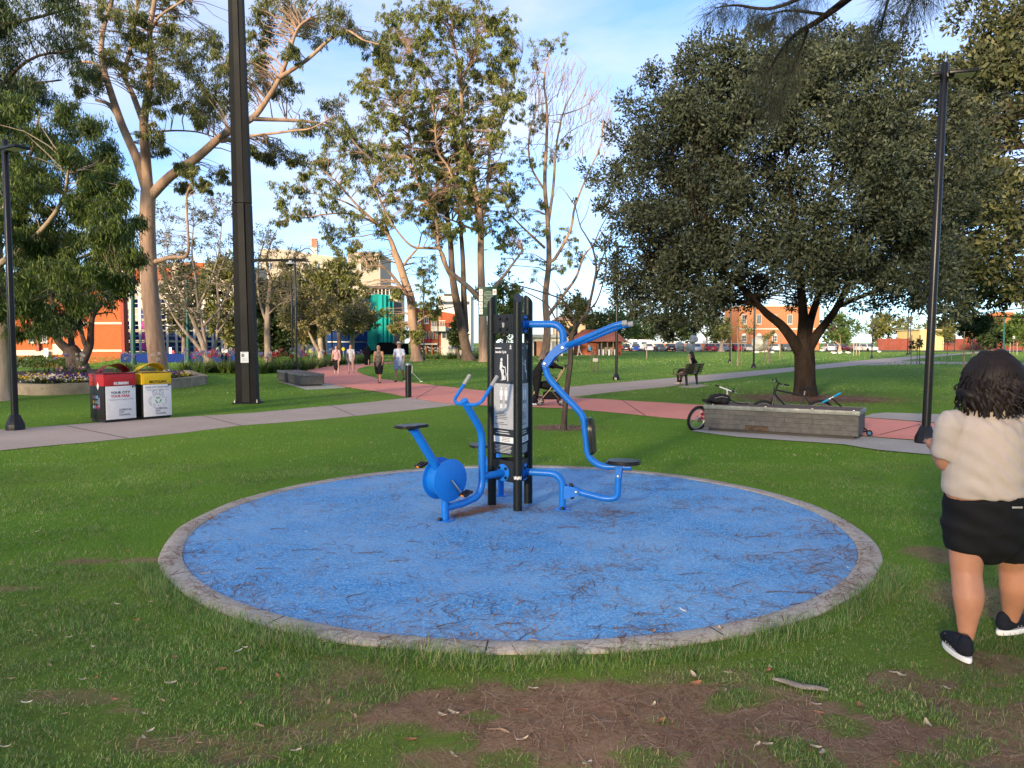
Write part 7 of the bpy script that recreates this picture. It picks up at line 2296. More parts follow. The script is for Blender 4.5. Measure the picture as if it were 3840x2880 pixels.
wall_part('wall', M_BRICK3, hs_, 3690, 3830, 1225, 1305, Y, 9, 0)
a, c, r1, r2 = at(3680, 1226, Y - 1), at(3840, 1226, Y - 1), at(3725, 1170, Y + 4), at(3800, 1170, Y + 4)
mb = MB(); mb.add([a, c, V(c.x, Y + 10, c.z), V(a.x, Y + 10, a.z), r1, r2], [(0, 1, 5, 4), (1, 2, 5), (2, 3, 4, 5), (3, 0, 4), (3, 2, 1, 0)])
mb.build('roof', pm('orange_roof_tiles', (.42, .16, .06), .75, var=.15, scale=2), hs_, smooth=0)
for k in range(3): window_part(hs_, 3705 + 40 * k, 3725 + 40 * k, 1240, 1262, Y)
hs_ = thing('house', 'pale house with brown roof above the shelter, far behind', 'house', at(2200, 1300, 185).xy.to_3d())
wall_part('wall', pm('tan_render', (.45, .33, .22), .8, var=.1), hs_, 2080, 2330, 1200, 1305, 185, 10, 0)
a, c, r1, r2 = at(2070, 1201, 184), at(2340, 1201, 184), at(2110, 1178, 190), at(2290, 1178, 190)
mb = MB(); mb.add([a, c, V(c.x, 196, c.z), V(a.x, 196, a.z), r1, r2], [(0, 1, 5, 4), (1, 2, 5), (2, 3, 4, 5), (3, 0, 4), (3, 2, 1, 0)])
mb.build('roof', pm('brown_roof', (.3, .2, .14), .8, var=.1), hs_, smooth=0)
# teal street poles and road signs
M_TPOLE = pm('teal_pole_paint', (0.01, 0.075, 0.065), .45, var=.2)
for (px, y0, y1, Y, lab) in [(500, 830, 1345, 58, 'dark teal street pole left of the thick gum trunk'), (706, 1050, 1345, 64, 'teal street pole among the grey branches'), (3765, 1165, 1312, 120, 'thin teal pole near the orange-roofed house')]:
 a, c = at(px, y1, Y), at(px - (6 if px < 1000 else 0), y0, Y)
 t = thing('street_pole', lab, 'pole', V(a.x, Y, 0))
 mb = MB(); mb.tube([V(a.x, Y, -.05), c], [.17, .12], 12); mb.build('shaft', M_TPOLE, t, smooth=60)
 mb = MB(); mb.lathe([(.28, 0), (.28, .05), (.2, .3)], V(a.x, Y, 0), 12); mb.build('base', M_TPOLE, t)
def road_sign(label, px, py_top, py_bot, Y, w_px, h_px, mat, shape='rect'):
 c = at(px, py_top + h_px / 2, Y)
 t = thing('road_sign', label, 'sign', V(c.x, Y, 0))
 mb = MB(); mb.tube([V(c.x, Y + .03, 0), V(c.x, Y + .03, c.z + h_px / 2 * Y / FPX)], .03, 6); mb.build('post', M_GALV, t)
 w, h = w_px * Y / FPX, h_px * Y / FPX
 mb = MB()
 if shape == 'rect': mb.box(c, (w, .02, h), None, .004)
 else: mb.prism([(w / 2 * math.cos(k * PI / 8), h / 2 * math.sin(k * PI / 8)) for k in range(16)], -.01, .01, (c, V(1, 0, 0), UP, V(0, -1, 0)))
 mb.build('sign_plate', mat, t)
 return t
M_YSIGN = pm('yellow_sign', (.75, .62, .03), .5)
road_sign('white parking sign on a pole in front of the brick building', 173, 1306, 1380, 60, 16, 33, M_WHITE)
road_sign('white sign on the right of the thick gum trunk', 639, 1303, 1345, 66, 10, 24, M_WHITE)
road_sign('small red sign next to the white sign behind the recycling bin', 649, 1314, 1345, 66.5, 8, 13, M_REDTXT)
road_sign('round yellow sign behind the flowers near the lamps', 1165, 1308, 1345, 62, 16, 16, M_YSIGN, 'round')
road_sign('round yellow sign just behind the walking couple', 1287, 1302, 1345, 66, 12, 14, M_YSIGN, 'round')
road_sign('white sign plate beside the mast above red flowers', 842, 1311, 1340, 70, 22, 12, M_WHITE)
road_sign('white sign among the parked cars near the dome sculpture', 2642, 1276, 1320, 140, 14, 12, M_WHITE)
road_sign('small white sign on the lawn at the far right', 3802, 1261, 1310, 125, 9, 9, M_WHITE)
# ---- parked cars
def car(label, loc, rz, paint, wagon=False):
 t = thing('parked_car', label, 'car', (0, 0, 0), 0, 'cars parked along the far edge')
 # stations along length: y, half width at sill, belt z, half width at belt, roof z, half width at roof
 st = [(-2.15, .70, .55, .66), (-2.0, .82, .78, .78), (-1.3, .86, .86, .84), (0, .88, .90, .86), (1.4, .86, .95, .84), (2.05, .82, .93, .80), (2.18, .72, .62, .70)]
 vs, fs = [], []
 for (y, w0, zb, w1) in st:
  vs += [(-w0, y, .24), (-w0 - .02, y, .5), (-w1, y, zb), (w1, y, zb), (w0 + .02, y, .5), (w0, y, .24)]
 for i in range(len(st) - 1):
  for k in range(6):
   a_, b_ = i * 6 + k, i * 6 + (k + 1) % 6
   fs.append((a_, b_, b_ + 6, a_ + 6))
 fs += [tuple(range(5, -1, -1)), tuple((len(st) - 1) * 6 + k for k in range(6))]
 MB().add(vs, fs).build('body', paint, t, smooth=30)
 rb = 2.0 if wagon else 1.55
 cab = [(-1.15, .88, .80), (-.45, 1.44, .62), (.95 if not wagon else 1.5, 1.46, .62), (rb, .95, .76)]
 vs = []
 for (y, z, w) in cab: vs += [(-w, y, z), (w, y, z)]
 vs += [(-.80, -1.15, .84), (.80, -1.15, .84), (.76, rb, .90), (-.76, rb, .90)]
 MB().add(vs, [(0, 1, 3, 2), (2, 3, 5, 4), (4, 5, 7, 6), (0, 2, 4, 6), (1, 7, 5, 3)]).build('roof', paint, t, smooth=20)
 def q(a, c, k): return tuple(Vector(a).lerp(Vector(c), k))
 def pane(p0, p1, p2, p3, off):
  cc = (Vector(p0) + Vector(p1) + Vector(p2) + Vector(p3)) / 4
  MB().add([Vector(p).lerp(cc, .12) + Vector(off) for p in (p0, p1, p2, p3)], [(0, 1, 2, 3)]).build('window', M_GLASS, t, smooth=0)
 pane(vs[0], vs[1], vs[3], vs[2], (0, -.012, .012)); pane(vs[6], vs[7], vs[5], vs[4], (0, .012, .012))
 pane(vs[0], vs[2], vs[4], vs[6], (-.012, 0, 0)); pane(vs[1], vs[3], vs[5], vs[7], (.012, 0, 0))
 for x in (-.80, .80):
  for y in (-1.32, 1.36):
   w_ = MB(); w_.lathe([(.20, -.10), (.32, -.10), (.33, 0), (.32, .10), (.20, .10)], (x, y, .33), 14, frame_rot(V(1, 0, 0)))
   wo = w_.build('wheel', M_RUBBER, t)
   r_ = MB(); r_.lathe([(.20, -.095), (.20, .095)], (x, y, .33), 12, frame_rot(V(1, 0, 0))); r_.build('rim', M_STEEL, wo)
 for x in (-.66, .66):
  l_ = MB(); l_.box((x, 2.13, .78), (.28, .10, .14)); l_.build('tail_light', M_REDTXT, t)
  l_ = MB(); l_.box((x, -2.07, .66), (.32, .12, .12)); l_.build('headlight', M_LENS, t)
 pl_ = MB(); pl_.box((0, 2.19, .60), (.5, .02, .12)); pl_.build('number_plate', M_WHITE, t)
 t.location = loc; t.rotation_euler = (0, 0, rz)
 return t
def cpaint(n, c): return pm('car_paint_' + n, c, .25, metal=.1, var=.03, coat=.5)
CP = {'white': cpaint('white', (.68, .68, .67)), 'red': cpaint('red', (.45, .015, .02)), 'blue': cpaint('blue', (.02, .06, .30)), 'black': cpaint('black', (.015, .016, .018)), 'silver': cpaint('silver', (.38, .38, .38)), 'grey': cpaint('grey', (.10, .11, .12))}
CARS = [(2346, 'black', False, 'black car nearest the brick shelter'), (2384, 'blue', False, 'blue hatchback parked beside the black car near the shelter'), (2428, 'white', True, 'white wagon right of the blue hatchback'),
  (2472, 'grey', False, 'grey car under the drooping edge of the dark tree'), (2512, 'black', True, 'black wagon left of the pale dome sculptures'), (2613, 'white', True, 'white wagon right of the dome sculptures'), (2662, 'red', False, 'bright red car in the middle of the row'),
  (2706, 'silver', False, 'silver car half behind the pale-trunked tree'), (2752, 'red', True, 'dark-windowed red wagon behind the staked sapling'), (2800, 'silver', True, 'silver wagon left of the lamp post'), (2900, 'white', True, 'white van-like wagon near the arched windows'),
  (2944, 'grey', False, 'grey car just left of the big trunk'), (3108, 'white', False, 'white car facing out right of the big trunk'), (3152, 'red', False, 'red car behind the small pale-trunked tree'), (3205, 'silver', True, 'silver wagon behind the stake bundle'), (3255, 'white', True, 'white car at the right end of the row')]
for i, (px, cn, wg, lab) in enumerate(CARS):
 p = at(px, 1310, 147 + (i % 3) * .6)
 car(lab, V(p.x, p.y, .02), (PI if i % 2 == 0 else 0) + R.uniform(-.22, .22), CP[cn], wg)
# white caravan behind the first cars
cv = thing('caravan', 'white rounded caravan behind the blue and white cars', 'caravan', at(2400, 1310, 156).xy.to_3d())
p = cv.location
mb = MB(); mb.prism([(-2.9, .4), (2.4, .4), (2.7, 1.2), (2.3, 2.3), (-2.2, 2.4), (-2.8, 1.8)], -1.1, 1.1, (V(p.x, p.y, 0), V(1, 0, 0), UP, V(0, 1, 0))); mb.build('body', CP['white'], cv, smooth=20, recalc=True)
for x in (-1.2, .6):
 mb = MB(); mb.box((p.x + x, p.y - 1.12, 1.6), (1.0, .05, .5)); mb.build('window', M_GLASS, cv)
for x in (-.5, .3):
 mb = MB(); mb.lathe([(.3, -.1), (.3, .1)], (p.x + x, p.y - 1.0, .3), 14, frame_rot(V(0, 1, 0))); mb.build('wheel', M_RUBBER, cv)
# faceted pale sculptures by the car park
M_FACET = pm('pale_faceted_stone', (0.30, 0.30, 0.285), .45, var=.25, scale=.8)
def facet(label, px, py, Y, r, seed, z=None):
 bm = bmesh.new(); bmesh.ops.create_icosphere(bm, subdivisions=2, radius=r)
 rr = random.Random(seed)
 for v in bm.verts: v.co *= rr.uniform(.78, 1.12)
 bmesh.ops.dissolve_limit(bm, angle_limit=.22, verts=bm.verts, edges=bm.edges)
 p = at(px, py, Y)
 zz = r * .9 if z is None else z
 for v in bm.verts: v.co += Vector((p.x, Y, zz))
 me = bpy.data.meshes.new('faceted_sculpture'); bm.to_mesh(me); bm.free(); me.materials.append(M_FACET)
 t = thing('faceted_sculpture', label, 'sculpture', V(p.x, Y, 0), 0, 'faceted sculptures by the cars')
 link('boulder', me, t)
 mb = MB(); mb.box((p.x, Y, .06), (r * 1.3, r * 1.3, .12), None, .02); mb.build('plinth', M_CONC, t)
 if z is not None:
  mb = MB(); mb.tube([V(p.x, Y, .1), V(p.x, Y, z)], r * .35, 8); mb.build('support', M_FACET, t)
facet('pale faceted dome sculpture raised above the others', 2600, 1280, 141, .86, 1, 2.3)
facet('grey faceted boulder sculpture left of the raised dome', 2548, 1310, 141, 1.0, 2)
facet('faceted boulder sculpture right below the raised dome', 2585, 1312, 139, .85, 3)
facet('large faceted sculpture beside the lamp post near the arched windows', 2846, 1303, 138, 1.6, 4)
# ---- saplings with stakes
M_STAKE = pm('weathered_stake', (0.16, 0.125, 0.095), .85, var=.3, scale=8, bump=.2)
M_STAKEP = pm('pale_stake', (0.50, 0.42, 0.32), .85, var=.2, scale=8)
def sapling(label, px, py, top_py, stakes, leafm=None, crown_r=0.0, mat=None, hs=1.5, seed=0):
 b0 = G(px, py)
 Y = b0.y
 t = thing('staked_sapling', label, 'sapling', b0, 0, 'staked saplings on the far lawn')
 rr = random.Random(seed)
 top = at(px, top_py, Y).z
 mb = MB(); mb.tube(smoothline([b0 - V(0, 0, .05), b0 + V(.04, 0, top * .4), b0 + V(-.03, 0, top * .8), b0 + V(.02, 0, top)], 3), [.045, .012], 6)
 PP, DD = [], []
 for k in range(7):
  z = top * rr.uniform(.55, .95); a = rr.uniform(0, 6.28)
  e = b0 + V(math.cos(a) * (crown_r + .2) * .8, math.sin(a) * (crown_r + .2) * .8, z + .3)
  mb.tube([b0 + V(0, 0, z), e], [.018, .006], 4)
  if leafm:
   p, d = blob_leaves(e, (crown_r * .55,) * 3, 70, 'out'); PP.append(p); DD.append(d)
 mb.build('trunk', B_GREY, t)
 if leafm:
  p = np.concatenate(PP); d = np.concatenate(DD)
  link('crown', leaf_mesh('crown', p, d, rng.uniform(.12, .2, len(p)), rng.uniform(.05, .09, len(p)), leafm), t)
 for (dx, dy) in stakes:
  mb = MB(); c = b0 + V(dx, dy, 0)
  mb.tube([c - V(0, 0, .05), c + V(rr.gauss(0, .03), 0, hs)], .032, 6); mb.build('stake', mat or M_STAKE, t)
 if len(stakes) > 1:
  mb = MB(); mb.tube([b0 + V(stakes[0][0], stakes[0][1], hs * .8), b0 + V(0, 0, hs * .78), b0 + V(stakes[-1][0], stakes[-1][1], hs * .8)], .012, 4); mb.build('tie', M_RUBBER, t)
sapling('leafy staked sapling on the lawn right of the bench person', 2765, 1373, 1215, [(-.42, 0), (.14, .1), (.27, -.05)], L_OLIVE, .95, hs=1.9, seed=1)
sapling('thin leafless staked sapling left of the big trunk', 2880, 1362, 1255, [(-.27, 0), (-.20, .2), (.24, .1)], L_OLIVE, .35, hs=1.9, seed=2)
sapling('short stump sapling with two dark stakes right of the young tree', 2224, 1396, 1300, [(-.10, 0), (.30, .1)], None, .0, hs=1.65, seed=3)
sapling('sapling on the far lawn with a pale stake only', 2425, 1347, 1285, [(.0, .05)], None, 0, M_STAKEP, 1.6, 4)
sapling('bundle of pale stakes round a sapling on the sunny lawn', 3212, 1333, 1235, [(-.4, 0), (0, .1), (.35, 0)], L_GREEN, .9, M_STAKEP, 2.1, 5)
sapling('pale thin-stemmed staked sapling left of the big trunk base', 2924, 1352, 1230, [(.05, .1)], None, .2, M_STAKEP, 2.6, 6)
sapling('sapling between three dark stakes just left of the near lamp post', 3437, 1366, 1275, [(-.45, 0), (.22, 0), (.3, .1)], L_SHADE, .25, hs=2.3, seed=7)
sapling('pale staked sapling right of the near lamp post', 3550, 1351, 1255, [(-.5, 0), (.45, 0)], None, .3, M_STAKEP, 1.9, 8)
sapling('dark stake beside the round small tree left of the woman', 3612, 1406, 1292, [(.02, .05)], None, 0, hs=2.3, seed=9)
sapling('far staked sapling right of the woman near the edge', 3800, 1332, 1268, [(-.5, 0), (.5, 0)], L_GREEN, .5, M_STAKEP, 1.7, 10)
mb = MB()
p = at(2212, 1308, G(2224, 1396).y - .1)
o = MB().box(p, (.12, .05, .22), None, .01).build('plastic_tag', pm('sky_blue_plastic', (.05, .35, .6), .4)); tag(o, 'sky blue plastic tag tied to the short stump sapling', 'tag')
p = at(2233, 1350, G(2224, 1396).y - .2)
o = MB().box(p, (.30, .02, .20), Matrix.Rotation(.05, 3, 'Y'), .004).build('notice_board', M_BAND); tag(o, 'small pale notice hung on the short stump sapling', 'notice')
# ---- white birds grazing on the sunny lawn
def bird(label, px, py, rz):
 b0 = G(px, py)
 t = thing('white_bird', label, 'bird', b0, 0, 'white birds on the far lawn')
 mb = MB(); mb.ball((0, 0, .26), (.11, .24, .12), 10, 7); mb.tube([V(0, .18, .30), V(0, .26, .38), V(0, .33, .30)], [.05, .03], 7); mb.ball((0, .34, .28), (.04, .05, .04), 8, 5); mb.tube([V(0, -.2, .27), V(0, -.34, .22)], [.07, .02], 6)
 o = mb.build('body', M_WHITE, t, smooth=80);
 o.matrix_parent_inverse = Matrix.Identity(4)
 mb = MB(); mb.tube([V(0, .37, .28), V(0, .46, .20), V(0, .48, .10)], [.016, .006], 5); o = mb.build('beak', M_INK, t); o.matrix_parent_inverse = Matrix.Identity(4)
 for s in (-.04, .04):
  mb = MB(); mb.tube([V(s, 0, .2), V(s, .02, 0)], .010, 4); o = mb.build('leg', M_INK, t); o.matrix_parent_inverse = Matrix.Identity(4)
 t.rotation_euler = (0, 0, rz); t.scale = (1.25,) * 3
for px, py, rz, lab in [(3083, 1321, 1, 'white bird beside the big trunk on the lawn'), (3128, 1332, 1.6, 'white bird, leftmost of the close three on the sunny lawn'), (3150, 1332, -1, 'white bird, middle of the close three on the sunny lawn'), (3180, 1331, .5, 'white bird, rightmost of the close three on the sunny lawn'), (3298, 1327, 2, 'white bird alone right of the lamp on the sunny lawn'),
      (2836, 1329, 1, 'white bird right of the lamp post near the trunk'), (2897, 1330, 2, 'white bird behind the staked sapling near the trunk'), (2868, 1326, -1.4, 'white bird between lamp post and staked sapling')]:
 bird(lab, px, py, rz)
# ---- raised bed and flower borders
M_WALLST = pm('stained_concrete_wall', (0.30, 0.25, 0.19), .85, var=.3, scale=2.2, bump=.2, bscale=30, speck=(5, .60, (.14, .12, .09), .15))
M_SOIL = pm('bed_soil', (0.05, 0.035, 0.025), .95, var=.4, scale=12, bump=.4)
wall_pts = smoothline([G(-60, 1462), G(40, 1477), G(140, 1483), G(300, 1478), G(480, 1468), G(620, 1459), G(700, 1452), G(772, 1441)], 5)
wl_ = thing('raised_bed', 'low curved concrete flower bed wall behind the two bins', 'flower bed', wall_pts[18].copy())
inner = []
for i, p in enumerate(wall_pts):
 a, c = wall_pts[max(0, i - 1)], wall_pts[min(len(wall_pts) - 1, i + 1)]
 d = (c - a).normalized(); inner.append(p + V(-d.y, d.x, 0) * .28)
vs, fs = [], []
n = len(wall_pts)
for P_, z in ((wall_pts, -.05), (wall_pts, .36), (inner, .36), (inner, -.05)):
 vs += [V(p.x, p.y, z) for p in P_]
for k in range(3):
 for i in range(n - 1): fs.append((k * n + i, k * n + i + 1, (k + 1) * n + i + 1, (k + 1) * n + i))
fs += [(0, n, 2 * n, 3 * n), (4 * n - 1, 3 * n - 1, 2 * n - 1, n - 1)]
MB().add(vs, fs).build('retaining_wall', M_WALLST, wl_, smooth=30)
e0 = wall_pts[-1]
mb = MB(); q = G(705, 1415)
dd_ = (q - e0)
mb.box((e0 + q) / 2 + V(-.12, .1, .155), (.28, dd_.length, .41), rotz(math.atan2(-dd_.x, dd_.y))); mb.build('end_wall', M_WALLST, wl_)
poly = [(p.x, p.y) for p in inner] + [(G(705, 1415).x, G(705, 1415).y), (G(620, 1405).x, G(620, 1405).y), (G(420, 1400).x, G(420, 1400).y), (G(200, 1405).x, G(200, 1405).y), (G(-60, 1420).x, G(-60, 1420).y)]
tri = tessellate_polygon([[Vector((p[0], p[1], 0)) for p in poly]])
MB().add([(p[0], p[1], .27) for p in poly], [tuple(t_) for t_ in tri]).build('soil', M_SOIL, wl_, smooth=0)
w2 = thing('garden_wall', 'short concrete garden wall in front of the strap-leaved border', 'wall', G(812, 1398))
a, c = G(767, 1398), G(857, 1396)
mb = MB(); mb.box((a + c) / 2 + V(0, .15, .19), ((c - a).length, .3, .44), rotz(math.atan2((c - a).y, (c - a).x)), .01); mb.build('wall_block', M_WALLST, w2)
mb = MB(); mb.box((a + c) / 2 + V(0, .15, .43), ((c - a).length + .04, .34, .04), rotz(math.atan2((c - a).y, (c - a).x)), .01); mb.build('capping', M_CONC, w2)
L_STRAP = leaf_mat('strap_leaves', [(0.035, 0.075, 0.018), (0.06, 0.115, 0.024), (0.095, 0.155, 0.032), (0.16, 0.19, 0.05)], .4, .2)
FLM = {'white': leaf_mat('white_petals', [(.55, .55, .50), (.68, .67, .62), (.60, .58, .60)], .6, .2), 'lilac': leaf_mat('lilac_petals', [(.22, .20, .42), (.30, .28, .50), (.36, .34, .52)], .6, .2),
  'red': leaf_mat('red_petals', [(.5, .02, .03), (.6, .05, .06), (.55, .1, .12)], .6, .2), 'pink': leaf_mat('pink_petals', [(.6, .25, .28), (.65, .38, .38)], .6, .2), 'purple': leaf_mat('purple_petals', [(.06, .02, .16), (.10, .03, .22), (.04, .015, .10)], .6, .2), 'yellow': leaf_mat('yellow_petals', [(.6, .45, .03), (.7, .5, .05)], .6, .2)}
def strap_clump(seed, colour, nfl, h=.75):
 rr = random.Random(seed)
 t = thing('flower_clump', 'x', 'flowering plant', (0, 0, 0))
 vs, fs = [], []
 for k in range(46):
  a = rr.uniform(0, 6.28); Ln = h * rr.uniform(.8, 1.35); sp = rr.uniform(.3, 1.0)
  w = rr.uniform(.018, .032)
  d = V(math.cos(a), math.sin(a), 0); s = V(-d.y, d.x, 0) * w
  o0 = d * rr.uniform(0, .12)
  i0 = len(vs)
  for q in range(5):
   u = q / 4
   p = o0 + d * Ln * sp * u * .75 + V(0, 0, Ln * (u * (1.15 - .25 * sp) - .62 * sp * u * u))
   ww = s * (1 - u * .85)
   vs += [p + ww, p - ww]
  for q in range(4): fs.append((i0 + 2 * q, i0 + 2 * q + 1, i0 + 2 * q + 3, i0 + 2 * q + 2))
 MB().add(vs, fs).build('leaves', L_STRAP, t, smooth=60)
 if nfl:
  stalk = MB(); PP, DD = [], []
  for k in range(nfl):
   a = rr.uniform(0, 6.28); r = rr.uniform(0, .35); z = h * rr.uniform(1.25, 1.75)
   e = V(math.cos(a) * r, math.sin(a) * r, z)
   stalk.tube([V(e.x * .3, e.y * .3, .1), e.lerp(V(0, 0, z * .5), .4), e], .008, 4, caps=False)
   n_ = 46
   d = unit(rng.normal(0, 1, (n_, 3)))
   PP.append(np.array(e)[None] + d * .035); DD.append(d)
  stalk.build('stalks', L_STRAP, t)
  p, d = np.concatenate(PP), np.concatenate(DD)
  link('flower_heads', leaf_mesh('flower_heads', p, d, rng.uniform(.05, .085, len(p)), rng.uniform(.02, .035, len(p)), FLM[colour]), t)
 return t
protos = {c: [strap_clump(200 + i * 7 + j, c if c != 'leaf' else 'white', 0 if c == 'leaf' else 3 + j) for j in range(2)] for i, c in enumerate(['white', 'lilac', 'red', 'leaf'])}
used = set()
def plant(colour, p, sc_, where, group):
 pr = R.choice(protos[colour])
 lab = {'white': 'white-flowered strap-leaved clump', 'lilac': 'lilac-flowered strap-leaved clump', 'red': 'red-flowered strap-leaved clump', 'leaf': 'flowerless green strap-leaved clump'}[colour] + ', ' + where
 if pr.name in used:
  c = copy_tree(pr, None, p, R.uniform(0, 6.28), lab, sc_)
 else:
  used.add(pr.name); c = pr; c.location = p; c.rotation_euler = (0, 0, R.uniform(0, 6.28)); c.scale = (sc_,) * 3; c['label'] = lab
 c['group'] = group
front = [G(640, 1400), G(760, 1403), G(870, 1402), G(960, 1404), G(1050, 1398), G(1150, 1386), G(1240, 1371), G(1340, 1364), G(1400, 1360)]
fl_ = smoothline(front, 6)
for i in range(len(fl_) - 1):
 a, c = fl_[i], fl_[i + 1]
 nseg = max(1, int((c - a).length / .75))
 for k in range(nseg):
  for row in range(3):
   p = a.lerp(c, (k + R.random()) / nseg) + V(-.02 - R.uniform(-.2, .2), .5 + row * .8 + R.uniform(0, .5), 0)
   px = 1920 + FPX * p.x / p.y
   if 1375 < px or p.y > 66: continue
   if 765 < px < 860 and row == 0 and p.y < 43.5: continue
   col = R.choice(['leaf', 'leaf', 'red', 'white', 'lilac'] if row else ['leaf', 'leaf', 'leaf', 'lilac'])
   zone = 'left of the garden wall' if px < 765 else 'behind the garden wall' if px < 870 else 'behind the mast' if px < 980 else 'left of the lamp pair' if px < 1090 else 'right of the lamp pair' if px < 1190 else 'left of the walking couple' if px < 1250 else 'behind the walking couple'
   plant(col, p, R.uniform(.85, 1.15) * (1.0 if p.y < 50 else .85), ('front', 'middle', 'rear')[row] + ' row of long bed, ' + zone, 'strap-leaved clumps in the long bed')
for k in range(46):
 px = R.uniform(1575, 1855); Yp = R.uniform(76, 80)
 p = at(px, 1340, Yp); p.z = 0
 if R.random() < .0: continue
 zone = 'left of the balcony building lamp' if px < 1645 else 'under the balcony building' if px < 1720 else 'between the two central gum trunks' if px < 1800 else 'right behind the tower'
 plant(R.choice(['leaf', 'white', 'white', 'leaf', 'lilac']), p, R.uniform(.85, 1.1), 'in the far border, ' + zone, 'strap-leaved clumps behind the gums')
for k in range(16):
 px = R.uniform(120, 640); p = at(px, 1400, R.uniform(31, 36)); p.z = .27
 plant(R.choice(['lilac', 'white', 'leaf', 'lilac']), p, R.uniform(.6, .85), 'in the raised bed, ' + ('left of the forked tree' if px < 250 else 'between forked tree and bins' if px < 360 else 'behind the bins'), 'strap-leaved clumps in the raised bed')
# low pansies in the raised bed
def pansy(seed, colour):
 rr = random.Random(seed)
 t = thing('pansy_plant', 'x', 'flowering plant', (0, 0, 0))
 n_ = 60
 p = np.stack([rng.normal(0, .13, n_), rng.normal(0, .13, n_), rng.uniform(0, .16, n_)], 1); d = unit(rng.normal(0, .6, (n_, 3)) + np.array([0, 0, .6]))
 link('leaves', leaf_mesh('leaves', p, d, rng.uniform(.05, .09, n_), rng.uniform(.03, .05, n_), L_SHADE), t)
 n_ = 16
 p = np.stack([rng.normal(0, .13, n_), rng.normal(0, .13, n_), rng.uniform(.13, .22, n_)], 1); p = np.repeat(p, 3, 0); d = unit(rng.normal(0, 1, (n_ * 3, 3)) + np.array([0, -.4, .3]))
 tag(link('blooms', leaf_mesh('blooms', p, d, rng.uniform(.04, .06, n_ * 3), rng.uniform(.035, .05, n_ * 3), FLM[colour]), t), kind='stuff')
 return t
pp = {c: pansy(300 + i, c) for i, c in enumerate(['purple', 'yellow', 'white', 'pink'])}
usedp = set()
for k in range(120):
 px = R.uniform(90, 345) if k < 92 else R.uniform(600, 700); Yp = R.uniform(25.3, 29) if k < 92 else R.uniform(29.5, 32)
 p = at(px, 1430, Yp); p.z = .27
 col = R.choice(['purple', 'purple', 'purple', 'white', 'yellow']) if px > 180 else R.choice(['yellow', 'white', 'yellow', 'purple'])
 lab = {'purple': 'dark purple pansy plant in the raised bed', 'yellow': 'yellow pansy plant in the raised bed', 'white': 'white pansy plant in the raised bed', 'pink': 'x'}[col]
 lab += ', ' + ('behind the lamp' if px < 150 else 'left of the forked tree' if px < 250 else 'close to the red bin' if px < 400 else 'right of the yellow bin') + (', front row' if (Yp < 26.5 or Yp > 29.4 and Yp < 30.5) else ', back row')
 if col in usedp: c = copy_tree(pp[col], None, p, R.uniform(0, 6.28), lab, R.uniform(.8, 1.3))
 else: usedp.add(col); c = pp[col]; c.location = p; c['label'] = lab
 c['group'] = 'pansies in the raised bed'
c = pp['pink']; p = at(248, 1400, 31); p.z = .27; c.location = p; c.scale = (2.2,) * 3; c['label'] = 'pink flowering clump at the foot of the forked tree'
hd = thing('clipped_hedge', 'low clipped green hedge in front of the brick building door', 'hedge', at(200, 1385, 52).xy.to_3d())
p_, d_ = [], []
for k in range(60):
 q = at(R.uniform(30, 280), 1375, R.uniform(51, 53)); a_, b_ = blob_leaves((q.x, q.y, R.uniform(.1, .55)), (.5, .5, .35), 70, 'out'); p_.append(a_); d_.append(b_)
p_ = np.concatenate(p_); d_ = np.concatenate(d_)
link('foliage', leaf_mesh('foliage', p_, d_, rng.uniform(.1, .18, len(p_)), rng.uniform(.05, .09, len(p_)), L_GREEN), hd)
mb = MB()
for k in range(8):
 q = at(50 + 30 * k, 1375, 52); mb.tube([V(q.x, q.y, -.1), V(q.x, q.y, .6)], .03, 5)
mb.build('stems', B_BROWN, hd)
for nm_, m_ in MATS.items():      # matt renders, brick and mesh hardly shine
 if any(q in nm_ for q in ('brick', 'mesh', 'render', 'hoarding', 'string_course', 'roof', 'deck', 'net', 'cladding', 'wall', 'stone')):
  m_.node_tree.nodes['Principled BSDF'].inputs['Specular IOR Level'].default_value = .06
# ------------------------------------------------------------------ people
def skin_mat(name, c):
 m = pm(name, c, .5, var=.08, scale=14, bump=.03, bscale=120)
 b = m.node_tree.nodes['Principled BSDF']
 b.inputs['Subsurface Weight'].default_value = .12
 b.inputs['Subsurface Radius'].default_value = (.02, .008, .004)
 return m
def fuse(mb, name, mat, parent, voxel=.02, smooth=6, fold=None, xf=None):
 """weld overlapping volumes into one continuous smooth surface"""
 me = bpy.data.meshes.new('tmp'); me.from_pydata(mb.v, [], mb.f)
 bm = bmesh.new(); bm.from_mesh(me); bmesh.ops.recalc_face_normals(bm, faces=bm.faces); bm.to_mesh(me); bm.free()
 ob = bpy.data.objects.new('tmp', me); COL.objects.link(ob)
 md = ob.modifiers.new('r', 'REMESH'); md.mode = 'VOXEL'; md.voxel_size = voxel; md.use_smooth_shade = True
 if smooth:
  ms = ob.modifiers.new('s', 'SMOOTH'); ms.factor = .5; ms.iterations = smooth
 dg = bpy.context.evaluated_depsgraph_get()
 out = bpy.data.meshes.new_from_object(ob.evaluated_get(dg))
 bpy.data.objects.remove(ob); bpy.data.meshes.remove(me)
 out.name = name
 n = len(out.vertices)
 co = np.zeros(n * 3); out.vertices.foreach_get('co', co); co = co.reshape(-1, 3)
 if fold:
  no = np.zeros(n * 3); out.vertices.foreach_get('normal', no); no = no.reshape(-1, 3)
  co = co + no * fold(co)[:, None]
 if xf is not None:
  M = np.array(xf)
  co = co @ M[:3, :3].T + M[:3, 3]
 out.vertices.foreach_set('co', co.ravel())
 out.materials.clear(); out.materials.append(mat)
 out.polygons.foreach_set('use_smooth', [True] * len(out.polygons))
 out.update()
 return link(name, out, parent)
